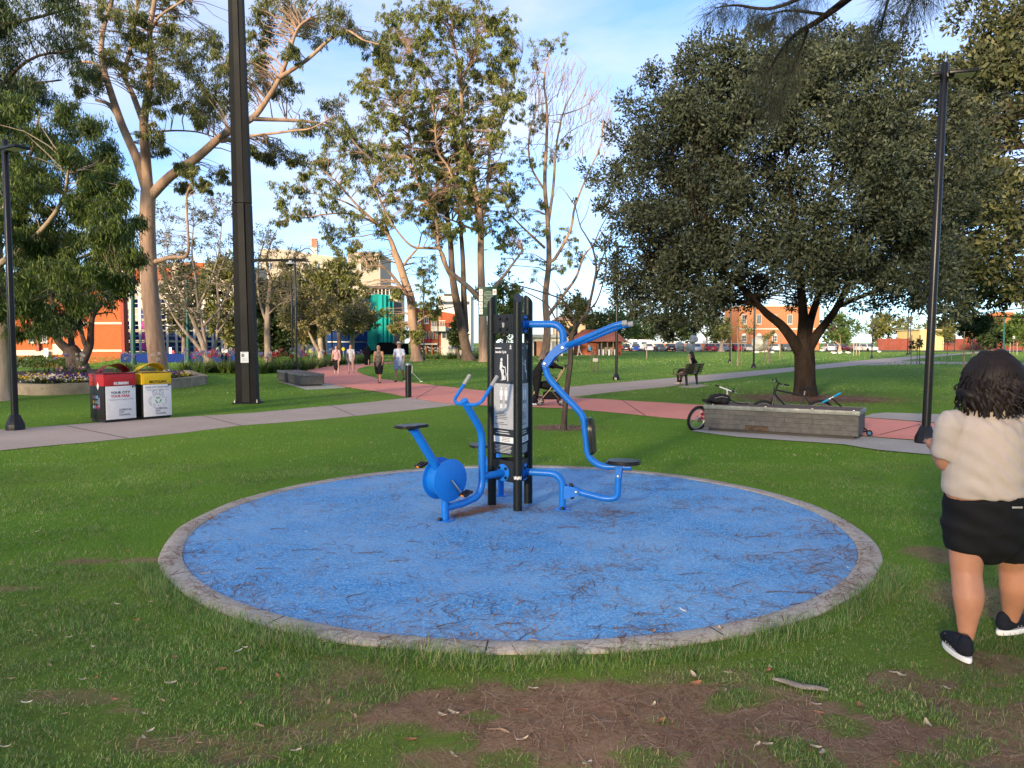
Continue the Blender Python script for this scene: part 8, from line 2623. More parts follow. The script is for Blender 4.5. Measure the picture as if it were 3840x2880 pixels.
def chain(mb, pts, rr, n=12, flat=1.0, up=None, ends=(1, 1)):
 P = smoothline(pts, 4) if len(pts) > 2 else [Vector(p) for p in pts]
 m = len(P)
 k = len(rr) - 1
 R_ = []
 for i in range(m):
  u = i / (m - 1) * k
  j = min(int(u), k - 1)
  R_.append(rr[j] + (rr[j + 1] - rr[j]) * (u - j))
 mb.tube(P, R_, n, True, flat, up)
 for e, i in ((0, 0), (1, -1)):
  if ends[e]: mb.ball(P[i], (R_[i] * .98, R_[i] * .98 * flat, R_[i] * .98) if flat < 1 else R_[i] * .98, 10, 6)
def hand(mb, w, d, pn, s=1.0):
 """palm and five bent fingers continuing from wrist w in direction d; pn = palm normal"""
 d = d.normalized(); pn = (pn - d * pn.dot(d)).normalized(); sd = d.cross(pn)
 mb.ball(w + d * .045 * s, (.04 * s,) * 3, 10, 6)
 rot = Matrix((sd, d, pn)).transposed()
 mb.box(w + d * .055 * s, (.078 * s, .09 * s, .026 * s), rot, .01 * s)
 for k, (o, L_) in enumerate([(-.029, .068), (-.010, .078), (.010, .073), (.029, .058)]):
  a = w + d * .095 * s + sd * o * s
  b_ = a + (d * .92 + pn * .35) * L_ * .5 * s
  c = b_ + (d * .6 + pn * .8) * L_ * .5 * s
  mb.tube([a, b_, c], [.0095 * s, .0075 * s], 6); mb.ball(c, .0075 * s, 6, 4)
 a = w + d * .03 * s - sd * .036 * s
 mb.tube([a, a + (d * .5 - sd * .6 + pn * .4) * .04 * s, a + (d * 1.0 - sd * .75 + pn * .9) * .055 * s], [.012 * s, .008 * s], 6)
SK = {'a': skin_mat('skin_tan', (.42, .22, .14)), 'b': skin_mat('skin_light', (.55, .33, .24)), 'c': skin_mat('skin_brown', (.34, .17, .10)), 'd': skin_mat('skin_warm', (.46, .215, .13))}
def cloth(name, c, var=.12, scale=8, bump=.12, rough=.85):
 return pm('cloth_' + name, c, rough, var=var, scale=scale, bump=bump, bscale=90, spec=.15)
def person(label, loc, rz, Hgt, skin, top, bottom, shoe, hair=None, sleeve=.5, bot='trousers', swing=.25, phase=1, arms=(0.1, 0.1), lean=0.0, bald=False, hat=None, bag=None, wide=1.0, voxel=.022, shoe_mat=None, elbow=(.25, .25), top_len=.86):
 """standing or walking figure, facing local +Y"""
 t = thing('person', label, 'person', (0, 0, 0))
 s = Hgt / 1.72
 def leg(sx, sw):
  hip = V(sx * .095 * wide, 0, .92)
  kn = hip + V(sx * .01, math.sin(sw) * .43, -math.cos(sw) * .43)
  bend = .12 if sw > 0 else .45 * abs(sw) / .3
  a2 = sw - bend
  an = kn + V(0, math.sin(a2) * .42, -math.cos(a2) * .42)
  return hip, kn, an
 legs = [leg(-1, swing * phase), leg(1, -swing * phase)]
 low = min(l[2].z for l in legs)
 dz = .075 - low
 legs = [tuple(p + V(0, 0, dz) for p in l) for l in legs]
 tor = lambda z, y=0: V(0, y + math.sin(lean) * max(0, z - .95), .95 + (z - .95) * math.cos(lean) + dz)
 body = MB()
 for hip, kn, an in legs:
  chain(body, [hip, hip.lerp(kn, .5) + V(0, .012, 0), kn], [.088 * wide, .075 * wide, .056])
  chain(body, [kn, kn.lerp(an, .35) + V(0, -.02, 0), an], [.056, .058, .036])
  f = V(0, 1, 0)
  chain(body, [an + V(0, -.03, -.035), an + V(0, .07, -.045), an + V(0, .16, -.055)], [.036, .036, .026])
 chain(body, [tor(.90), tor(1.05, .01), tor(1.25, .01), tor(1.40)], [.150 * wide, .135 * wide, .150, .120], 14, .68, (0, 1, 0))
 sh = []
 for i, sx in enumerate((-1, 1)):
  S0 = tor(1.40) + V(sx * .165 * (.5 + .5 * wide), 0, 0)
  a = arms[i]
  E = S0 + V(sx * .06, math.sin(a) * .27, -math.cos(a) * .275)
  b_ = a + elbow[i]
  Wt = E + V(sx * .0, math.sin(b_) * .25, -math.cos(b_) * .25)
  chain(body, [S0, S0.lerp(E, .5), E], [.055, .047, .040]); chain(body, [E, E.lerp(Wt, .4), Wt], [.040, .037, .027])
  hand(body, Wt, (Wt - E), V(-sx, 0, 0), .95)
  sh.append((S0, E, Wt))
 hd = tor(1.60, .015)
 chain(body, [tor(1.42), tor(1.52)], [.058, .052])
 body.ball(hd, (.078, .098, .118), 16, 12)
 body.ball(hd + V(0, .03, -.06), (.058, .062, .06), 12, 8)
 body.tube([hd + V(0, .088, .012), hd + V(0, .112, -.018)], [.011, .016], 6)
 for sx in (-1, 1): body.ball(hd + V(sx * .082, -.005, 0), (.012, .022, .032), 8, 6)
 fuse(body, 'body', skin, t, voxel * .95, 2)
 fc = MB()
 for sx in (-1, 1): fc.ball(hd + V(sx * .032, .088, .014), (.012, .008, .007), 8, 5)
 fc.tube([hd + V(-.026, .086, -.058), hd + V(0, .096, -.060), hd + V(.026, .086, -.058)], .005, 5)
 for sx in (-1, 1): fc.tube([hd + V(sx * .018, .093, .032), hd + V(sx * .046, .084, .034)], .005, 5)
 fc.build('face_features', pm('dark_features', (.04, .02, .018), .5), t)
 # top
 tp = MB()
 chain(tp, [tor(top_len), tor(1.02, .01), tor(1.25, .01), tor(1.41)], [.168 * wide, .156 * wide, .166, .118], 16, .74, (0, 1, 0))
 for i, sx in enumerate((-1, 1)):
  S0, E, Wt = sh[i]
  if sleeve > 0:
   e = S0.lerp(E, min(1, sleeve / .5) * .72) if sleeve <= .5 else E
   chain(tp, [S0, e], [.066, .064])
   if sleeve > .5: chain(tp, [E, Wt], [.052, .042])
  else:
   chain(tp, [S0 + V(-sx * .05, 0, -.03), tor(1.44) + V(sx * .075, 0, 0)], [.03, .024])
 if top is not None:
  fuse(tp, 'shirt', top, t, voxel, 3, fold=lambda c: .004 * np.sin(c[:, 2] * 38 + c[:, 0] * 25) + .003 * np.sin(c[:, 0] * 60 + c[:, 2] * 20))
 bt = MB()
 if bot in ('trousers', 'shorts', 'knee'):
  chain(bt, [tor(.86), tor(.98)], [.158 * wide, .150 * wide], 16, .74, (0, 1, 0))
  for hip, kn, an in legs:
   if bot == 'trousers': chain(bt, [hip, kn, an + V(0, 0, .02)], [.108 * wide, .082, .070])
   else: chain(bt, [hip, hip.lerp(kn, .80 if bot == 'shorts' else 1.0)], [.112 * wide, .100 * wide])
  fuse(bt, bot if bot == 'trousers' else 'shorts', bottom, t, voxel, 3)
 elif bot == 'skirt':
  vs = []
  chain(bt, [tor(.97), V(0, 0, .62 + dz), V(0, 0, .36 + dz)], [.145 * wide, .165 * wide, .15 * wide], 18, .8, (0, 1, 0))
  fuse(bt, 'skirt', bottom, t, voxel, 2, fold=lambda c: .006 * np.sin(np.arctan2(c[:, 1], c[:, 0]) * 9))
 elif bot == 'abaya':
  chain(bt, [tor(1.44), tor(1.2), V(0, 0, .7), V(0, -.03, .16)], [.13, .20, .25, .26], 18, .8, (0, 1, 0))
  bt.ball(hd + V(0, -.02, .01), (.105, .115, .135), 14, 10)
  bt.ball(tor(1.46), (.17, .13, .12), 12, 8)
  for S0, E, Wt in sh: chain(bt, [S0, E, Wt], [.075, .085, .09])
  fuse(bt, 'black_robe', bottom, t, voxel, 4, fold=lambda c: .010 * np.sin(np.arctan2(c[:, 1], c[:, 0]) * 8) * (c[:, 2] < 1.2))
 for hip, kn, an in legs:
  so = MB()
  chain(so, [an + V(0, -.04, -.040), an + V(0, .06, -.044), an + V(0, .17, -.055)], [.044, .044, .034])
  so.box(an + V(0, .06, -.066), (.09, .27, .022), None, .008)
  fuse(so, 'shoe', shoe, t, .016, 2)
 if hair is not None:
  hm = MB()
  hm.ball(hd + V(0, -.022, .028), (.088, .098, .108), 14, 10)
  hm.ball(hd + V(0, -.075, -.02), (.06, .05, .07), 10, 8)
  fuse(hm, 'hair', hair, t, .018, 1, fold=lambda c: .004 * np.sin(c[:, 0] * 160) * np.cos(c[:, 2] * 90))
 if hat:
  hm = MB(); hm.lathe([(.165, .0), (.17, .008), (.10, .014), (.098, .09), (.085, .115), (.04, .125)], hd + V(0, 0, .055), 20); ho = hm.build('hat', hat, t)
  hb2 = MB(); hb2.lathe([(.1005, .016), (.100, .045)], hd + V(0, 0, .055), 20, caps=False); hb2.build('hat_band', M_INK, ho)
 if bag:
  bgm = MB(); bgm.box(V(.20, .06, .82 + dz), (.07, .22, .20), None, .02); bo2 = bgm.build('handbag', bag, t)
  st = MB(); st.tube(smoothline([V(.20, .06, .90 + dz), tor(1.2) + V(.10, .13, 0), tor(1.44) + V(-.09, .06, .0), tor(1.3) + V(-.02, -.14, 0), V(.18, -.04, .90 + dz)], 4), .008, 5); st.build('strap', bag, bo2)
 t.scale = (s,) * 3
 t.location = loc; t.rotation_euler = (0, 0, rz)
 return t
HAIRB = pm('dark_hair', (.018, .012, .010), .45, var=.3, scale=30)
HAIRG = pm('grey_hair', (.35, .33, .31), .6, var=.2, scale=30)
M_PLAID = pm('cloth_plaid', (.42, .42, .46), .85, var=.45, scale=26)
M_CAMO = pm('cloth_camo', (.13, .11, .09), .85, var=.75, scale=9)
p = G(1262, 1402); person('walking woman in pink sleeveless blouse and long black skirt', V(p.x, p.y, .009), PI + .1, 1.53, SK['b'], cloth('pink', (.62, .36, .36)), cloth('black', (.014, .013, .015)), cloth('white_shoe', (.55, .5, .48)), HAIRB, .12, 'skirt', .16, 1, (.05, .12), bag=M_BLACKC, wide=1.12)
p = G(1316, 1400); person('walking older man in checked shirt and mauve trousers', V(p.x, p.y, .009), PI - .05, 1.57, SK['b'], M_PLAID, cloth('mauve', (.36, .24, .23)), cloth('grey_shoe', (.25, .24, .25)), None, .5, 'trousers', .14, -1, (.1, -.05), wide=1.08)
p = G(1378, 1369); person('far walker wholly in a black robe', V(p.x, p.y, .009), .15, 1.56, SK['b'], None, cloth('black_robe', (.008, .008, .009)), cloth('white_shoe', (.55, .5, .48)), None, 0, 'abaya', .2, 1, (.1, .1))
p = G(1421, 1437); person('bald man in camouflage tank top and black shorts walking towards the viewer', V(p.x, p.y, .009), PI - .25, 1.60, SK['a'], M_CAMO, cloth('black_shorts', (.016, .016, .02)), cloth('sandal', (.16, .09, .06)), None, 0, 'knee', .24, 1, (.15, -.12), wide=1.12)
p = G(1498, 1432); person('man in light blue shirt, denim shorts and small hat walking towards the viewer', V(p.x, p.y, .009), PI - .1, 1.70, SK['a'], cloth('light_blue', (.50, .56, .68)), cloth('denim', (.22, .32, .45)), cloth('brown_shoe', (.14, .05, .035)), HAIRB, .5, 'shorts', .26, -1, (.12, -.1), hat=cloth('straw', (.42, .38, .32)), wide=1.1)
p = G(2012, 1521); person('person in black leaning over the pram behind the tower', V(p.x, p.y, .009), -1.0, 1.60, SK['b'], cloth('black_top', (.010, .010, .012)), cloth('black_pants', (.010, .010, .012)), cloth('white_trainer', (.62, .62, .62)), HAIRB, 1.0, 'trousers', .12, 1, (1.0, 1.0), lean=.75, elbow=(.35, .35))
p = at(2172, 1318, 98); p.z = 0; person('far person in pale clothes near the brick shelter', p, 1.2, 1.6, SK['b'], cloth('pale', (.5, .42, .38)), cloth('pale2', (.45, .40, .36)), cloth('white_shoe', (.55, .5, .48)), HAIRB, 1.0, 'trousers', .25, 1, voxel=.03)
p = at(2208, 1318, 99); p.z = 0; person('far person in dark shorts beside the shelter posts', p, -1.2, 1.65, SK['c'], cloth('pale', (.5, .42, .38)), cloth('black_shorts', (.016, .016, .02)), cloth('white_shoe', (.55, .5, .48)), HAIRB, .5, 'knee', .25, -1, voxel=.03)
# seated person on the bench, head propped on the hand
t = thing('person', 'long-haired person in black sitting on the park bench, head on hand', 'person', (0, 0, 0))
body = MB()
hipz = .50
for sx in (-1, 1):
 hp_, kn, an = V(sx * .09, .16, hipz + .07), V(sx * .11, .58, hipz + .06), V(sx * .11, .62, .09)
 chain(body, [hp_, kn], [.085, .06]); chain(body, [kn, kn.lerp(an, .4) + V(0, -.02, 0), an], [.06, .058, .038]); chain(body, [an + V(0, -.03, -.03), an + V(0, .15, -.05)], [.038, .03])
chain(body, [V(0, .15, hipz + .08), V(0, .10, hipz + .28), V(0, .06, hipz + .50)], [.145, .13, .13], 14, .7, (0, 1, 0))
hd = V(-.03, .13, hipz + .73)
chain(body, [V(0, .06, hipz + .50), hd - V(0, .03, .08)], [.055, .05])
body.ball(hd, (.078, .098, .115), 16, 12); body.ball(hd + V(0, .035, -.06), (.056, .06, .06), 10, 8); body.tube([hd + V(0, .09, .01), hd + V(0, .115, -.02)], [.011, .016], 6)
S0, E, Wt = V(-.17, .06, hipz + .46), V(-.30, .02, hipz + .40), V(-.12, .17, hipz + .66)
chain(body, [S0, E], [.052, .042]); chain(body, [E, Wt], [.042, .03]); hand(body, Wt, V(.2, .05, .5), V(1, 0, 0), .9)
S0, E, Wt = V(.17, .06, hipz + .46), V(.30, .02, hipz + .33), V(.10, .06, hipz + .36)
chain(body, [S0, E], [.052, .042]); chain(body, [E, Wt], [.042, .03]); hand(body, Wt, V(-.5, .1, 0), V(0, 0, -1), .9)
fuse(body, 'body', SK['b'], t, .016, 3)
tp = MB(); chain(tp, [V(0, .15, hipz + .06), V(0, .10, hipz + .28), V(0, .06, hipz + .50)], [.16, .15, .15], 14, .74, (0, 1, 0))
for sx in (-1, 1): chain(tp, [V(sx * .16, .06, hipz + .47), V(sx * .25, .03, hipz + .41)], [.066, .06])
fuse(tp, 'shirt', cloth('black_top', (.010, .010, .012)), t, .02, 3)
bt = MB()
for sx in (-1, 1): chain(bt, [V(sx * .09, .16, hipz + .07), V(sx * .11, .58, hipz + .06), V(sx * .11, .62, .14)], [.10, .078, .06])
fuse(bt, 'trousers', cloth('black_pants', (.010, .010, .012)), t, .02, 2)
for sx in (-1, 1):
 so = MB(); chain(so, [V(sx * .11, .59, .05), V(sx * .11, .77, .04)], [.045, .035]); fuse(so, 'shoe', cloth('grey_shoe', (.25, .24, .25)), t, .016, 1)
hm = MB(); hm.ball(hd + V(0, -.02, .025), (.092, .10, .108), 14, 10); chain(hm, [hd + V(0, -.06, .02), hd + V(.0, -.10, -.14), hd + V(.02, -.11, -.30)], [.085, .10, .05], 12, .6, (0, 1, 0))
fuse(hm, 'hair', HAIRB, t, .018, 1, fold=lambda c: .006 * np.sin(c[:, 0] * 120))
fc = MB()
for sx in (-1, 1): fc.ball(hd + V(sx * .032, .088, .014), (.012, .008, .007), 8, 5)
fc.tube([hd + V(-.026, .088, -.058), hd + V(.026, .088, -.058)], .005, 5); fc.build('face_features', pm('dark_features', (.04, .02, .018), .5), t)
t.rotation_euler = (0, 0, BENCH_AZ)
t.location = BENCH_LOC + V(ca * .95 - sa * .02, sa * .95 + ca * .02, -.005)
# pram
pr = thing('pram', 'black pram with dark wheels and raised handle on the pink path', 'pram', G(2062, 1520))
Y0 = pr.location.y
c0 = V(pr.location.x + .02, Y0, 0)
for dx, r in ((-.30, .12), (.28, .105)):
 for dy in (-.24, .24):
  w_ = MB()
  ctr = c0 + V(dx, dy, r + .009)
  for k in range(20):
   pass
  w_.lathe([(r - .03, -.02), (r - .006, -.022), (r, 0), (r - .006, .022), (r - .03, .02)], ctr, 22, frame_rot(V(0, 1, 0)), caps=False)
  wo = w_.build('wheel', M_RUBBER, pr, smooth=50)
  sp = MB()
  for k in range(5):
   a = 2 * PI * k / 5
   sp.tube([ctr, ctr + V(math.cos(a) * (r - .028), 0, math.sin(a) * (r - .028))], .008, 5)
  sp.lathe([(.022, -.02), (.022, .02)], ctr, 10, frame_rot(V(0, 1, 0)))
  sp.build('spokes', M_GRIP, wo)
fr = MB()
for dy in (-.22, .22):
 fr.tube(fillet([c0 + V(-.30, dy, .13), c0 + V(-.05, dy, .42), c0 + V(.24, dy, .80), c0 + V(.36, dy, 1.02)], .06, 4), .013, 8)
 fr.tube([c0 + V(.28, dy, .12), c0 + V(-.02, dy, .44)], .013, 8)
fr.tube([c0 + V(-.30, -.24, .13), c0 + V(-.30, .24, .13)], .010, 6); fr.tube([c0 + V(.28, -.24, .115), c0 + V(.28, .24, .115)], .010, 6)
fr.build('frame', pm('bronze_pram_frame', (.22, .16, .11), .4, metal=.6), pr)
h_ = MB(); h_.tube(fillet([c0 + V(.36, -.22, 1.02), c0 + V(.42, -.22, 1.10), c0 + V(.42, .22, 1.10), c0 + V(.36, .22, 1.02)], .04, 4), .018, 8); h_.build('handle', M_RUBBER, pr)
b_ = MB(); b_.box(c0 + V(.03, 0, .27), (.46, .36, .20), None, .04); b_.build('basket', cloth('black_top', (.010, .010, .012)), pr)
b_ = MB()
P = []
for i in range(9):
 a = math.radians(200 - i * 24)
 P.append([c0 + V(-.10 + .30 * math.cos(a), y_ * .2, .62 + .24 * math.sin(a)) for y_ in (-1, -.5, 0, .5, 1)])
b_.sheet(P, .012)
b_.ball(c0 + V(-.06, 0, .55), (.30, .18, .13), 14, 8)
b_.build('seat_shell', cloth('black_top', (.010, .010, .012)), pr)
b_ = MB(); b_.ball(c0 + V(-.02, -.02, .68), (.06, .06, .07), 10, 8); b_.ball(c0 + V(-.1, -.02, .60), (.12, .10, .07), 10, 8); b_.build('blanket', cloth('pink', (.62, .36, .36)), pr)
# ---- the woman close by on the right, walking away
WX, WY = (3692 - 1920) / FPX * 4.06, 4.06
wm = thing('person', 'dark-haired woman in beige T-shirt and black shorts walking away at the right edge', 'person', V(WX, WY, 0))
def W3(px, py, Yd): return at(px, py, Yd)
body = MB()
footL = G(3628, 2462)      # planted foot (screen left)
footR = G(3770, 2398)
ankL, ankR = W3(3624, 2385, 4.03), W3(3790, 2325, 4.30)
knL, knR = W3(3624, 2150, 4.08), W3(3800, 2120, 4.22)
hipL, hipR = W3(3625, 1960, 4.10), W3(3775, 1960, 4.12)
calfL = knL.lerp(ankL, .36) + V(-.006, -.028, 0); calfR = knR.lerp(ankR, .36) + V(-.006, -.03, 0)
for hp_, kn, cf, an in ((hipL, knL, calfL, ankL), (hipR, knR, calfR, ankR)):
 chain(body, [hp_ + V(0, 0, .02), hp_.lerp(kn, .5), kn], [.085, .090, .078], 16)
 chain(body, [kn, cf, cf.lerp(an, .55), an], [.077, .079, .056, .040], 16)
 chain(body, [an, an + V(0, .03, -.04)], [.040, .042])
waist = W3(3690, 1860, 4.08); chest = W3(3690, 1660, 4.08); neckb = W3(3708, 1530, 4.07)
chain(body, [W3(3695, 1960, 4.10), waist, chest, W3(3695, 1560, 4.07)], [.19, .20, .19, .13], 18, .72, (0, 1, 0))
chain(body, [neckb, W3(3712, 1460, 4.08)], [.06, .055])
headc = W3(3716, 1420, 4.09)
body.ball(headc, (.085, .105, .125), 18, 12)
body.ball(headc + V(.02, .035, -.06), (.058, .062, .06), 10, 8)
body.tube([headc + V(0, .095, .0), headc + V(0, .122, -.02)], [.011, .016], 6)
for sx in (-1, 1): body.ball(headc + V(sx * .088, -.005, 0), (.012, .022, .032), 8, 6)
shL, shR = W3(3568, 1600, 4.06), W3(3822, 1600, 4.08)
elL, elR = W3(3545, 1735, 4.10), W3(3878, 1745, 4.10)
wrL, wrR = elL + V(.06, .22, .06), elR + V(-.06, .22, .06)
for S0, E, Wt in ((shL, elL, wrL), (shR, elR, wrR)):
 chain(body, [S0, S0.lerp(E, .5), E], [.072, .064, .050], 14); chain(body, [E, E.lerp(Wt, .4), Wt], [.050, .046, .030], 14)
 hand(body, Wt, Wt - E, V(0, 0, -1), .92)
fuse(body, 'body', SK['d'], wm, .012, 4)
# T-shirt with folds
tp = MB()
chain(tp, [W3(3688, 1848, 4.08), W3(3690, 1760, 4.07), W3(3692, 1660, 4.07), W3(3695, 1590, 4.065), W3(3700, 1545, 4.06)], [.216, .214, .208, .185, .122], 24, .78, (0, 1, 0), (0, 1))
tp.ball(W3(3620, 1620, 4.09), (.10, .12, .12), 12, 8); tp.ball(W3(3775, 1620, 4.09), (.10, .12, .12), 12, 8)
for S0, E in ((shL, elL), (shR, elR)):
 chain(tp, [S0 + V(0, 0, .015), S0.lerp(E, .5), S0.lerp(E, .85)], [.082, .080, .078], 16, 1.0, None, (1, 0))
zt_ = W3(3690, 1848, 4.08).z
def folds(c):
 x_, z_ = c[:, 0] - WX, c[:, 2]
 k = np.clip((1.32 - z_) / .35, 0, 1)
 dg_ = x_ * .8 + (z_ - 1.0) * 1.1
 f = .006 * np.sin(dg_ * 62 + 1.5 * np.sin(x_ * 14)) * (.35 + .65 * np.clip((x_ + .18) / .36, 0, 1))
 f += .0055 * np.sin((z_ * 58) + 4 * x_ + 1.2 * np.sin(x_ * 11)) * np.clip((zt_ + .20 - z_) / .2, 0, 1)
 f += .004 * np.sin(x_ * 95 + z_ * 30) * np.clip((z_ - 1.15) / .2, 0, 1)
 return f * .9
fuse(tp, 'tshirt', cloth('beige', (.51, .425, .37), .07, 7, .16), wm, .011, 4, fold=folds)
# shorts
bt = MB()
chain(bt, [W3(3690, 1835, 4.08), W3(3692, 1920, 4.10), W3(3694, 1985, 4.10)], [.205, .218, .205], 22, .82, (0, 1, 0), (0, 1))
chain(bt, [hipL, W3(3625, 2062, 4.10)], [.132, .106], 18, 1.0, None, (1, 0)); chain(bt, [hipR + V(.01, 0, 0), W3(3797, 2080, 4.17)], [.132, .106], 18, 1.0, None, (1, 0))
fuse(bt, 'shorts', cloth('black_short_fabric', (.010, .010, .012), .2, 10, .06, .75), wm, .012, 4, fold=lambda c: .003 * np.sin(c[:, 2] * 60 + c[:, 0] * 30))
sp_ = MB(); q = W3(3815, 1903, 3.84)
sp_.box(q, (.055, .004, .010), None, .002); sp_.build('pocket_label', M_GRIP, wm)
# trainers: dark upper, thick white sole
def trainer(an, toe_dir, heel):
 d = toe_dir.normalized(); sd = V(d.y, -d.x, 0)
 up_ = MB()
 a = heel + V(0, 0, .055)
 chain(up_, [a, a + d * .09 + V(0, 0, .012), a + d * .18 - V(0, 0, .004), a + d * .225 - V(0, 0, .012)], [.042, .046, .040, .030], 14)
 chain(up_, [a + V(0, 0, .0), a + V(0, 0, .045) - d * .002], [.042, .036], 14)
 up_.ball(a + d * .06 + V(0, 0, .03), (.04, .04, .035), 10, 8)
 uo = fuse(up_, 'shoe', cloth('navy_trainer', (.012, .014, .022), .2, 30, .2), wm, .008, 3)
 so = MB()
 prof = []
 n_ = 26
 for k in range(n_):
  an_ = 2 * PI * k / n_
  u = math.cos(an_)
  w = .044 + .006 * u
  prof.append(((.135 * u + .085), w * math.sin(an_)))
 so.prism(prof, .0, .030, (heel, d, sd * -1, V(0, 0, 1)))
 so.prism([(x_ * 1.02 - .002, y_ * 1.05) for x_, y_ in prof], .006, .022, (heel, d, sd * -1, V(0, 0, 1)))
 so.build('sole', M_WHITE, uo, smooth=50)
 st = MB()
 for k in range(3):
  b0_ = a + d * (.07 + .03 * k) - sd * 0
  for s_ in (-1, 1): st.tube([b0_ + sd * s_ * .040 + V(0, 0, -.012), b0_ + d * .03 + sd * s_ * .030 + V(0, 0, .028)], .0028, 5)
 st.build('side_stripes', M_GRIP, uo)
hl = G(3630, 2478); trainer(ankL, V(.10, 1, 0), V(hl.x - .01, hl.y + .01, 0))
hr = G(3728, 2408); trainer(ankR, V(.93, .40, 0), V(ankR.x - .055, ankR.y - .02, .0))
# hair: cap and many wavy locks
hc = MB(); hc.ball(headc + V(0, -.02, .02), (.125, .13, .135), 18, 12)
hc.ball(headc + V(-.035, -.05, -.085), (.160, .11, .10), 14, 10); hc.ball(headc + V(.045, -.04, -.09), (.160, .11, .10), 14, 10)
def hfold(c): return .010 * np.sin(c[:, 0] * 75 + 3 * np.sin(c[:, 2] * 22)) + .006 * np.sin(c[:, 0] * 160 + c[:, 2] * 40)
hob = fuse(hc, 'hair', pm('wavy_dark_hair', (.014, .009, .008), .55, var=.4, scale=40, spec=.25), wm, .011, 3, fold=hfold)
rr = random.Random(9)
lk = MB()
for k in range(430):
 a = rr.uniform(0, 2 * PI)
 a2 = a + rr.gauss(0, .2)
 if math.sin(a2) > .5 and rr.random() < .85: a2 = -a2      # mostly the back and the sides
 top_ = headc + V(math.cos(a2) * .05, -.02 + math.sin(a2) * .06, .150 + rr.uniform(-.02, .004))
 Ln = rr.uniform(.12, .27)
 flare_ = rr.uniform(.012, .062)
 pts = [top_, headc + V(math.cos(a2) * .118, -.02 + math.sin(a2) * .122, .085)]
 ph, wv = rr.uniform(0, 6.28), rr.uniform(7, 12)
 for j in range(1, 8):
  u = j / 7
  rad = .134 + flare_ * u ** 1.3 + .015 * math.sin(u * wv + ph) - (.015 * (u > .85))
  ang = a2 + .09 * math.sin(u * wv * .8 + ph * 1.3)
  pts.append(headc + V(math.cos(ang) * rad * 1.06, -.03 + math.sin(ang) * rad * .84, .05 - Ln * u + (.012 if u > .9 else 0)))
 if pts[-1].y > headc.y + .07: continue
 w0 = rr.uniform(.006, .011)
 lk.tube(smoothline(pts, 2), [w0 * q_ for q_ in [.5, .8, 1, 1, 1, 1, 1, .95, .9, .85, .9, .9, .85, .8, .75, .65, .4]], 4, caps=False, flat=.5)
lk.build('hair_locks', MATS['wavy_dark_hair'], hob, smooth=80)
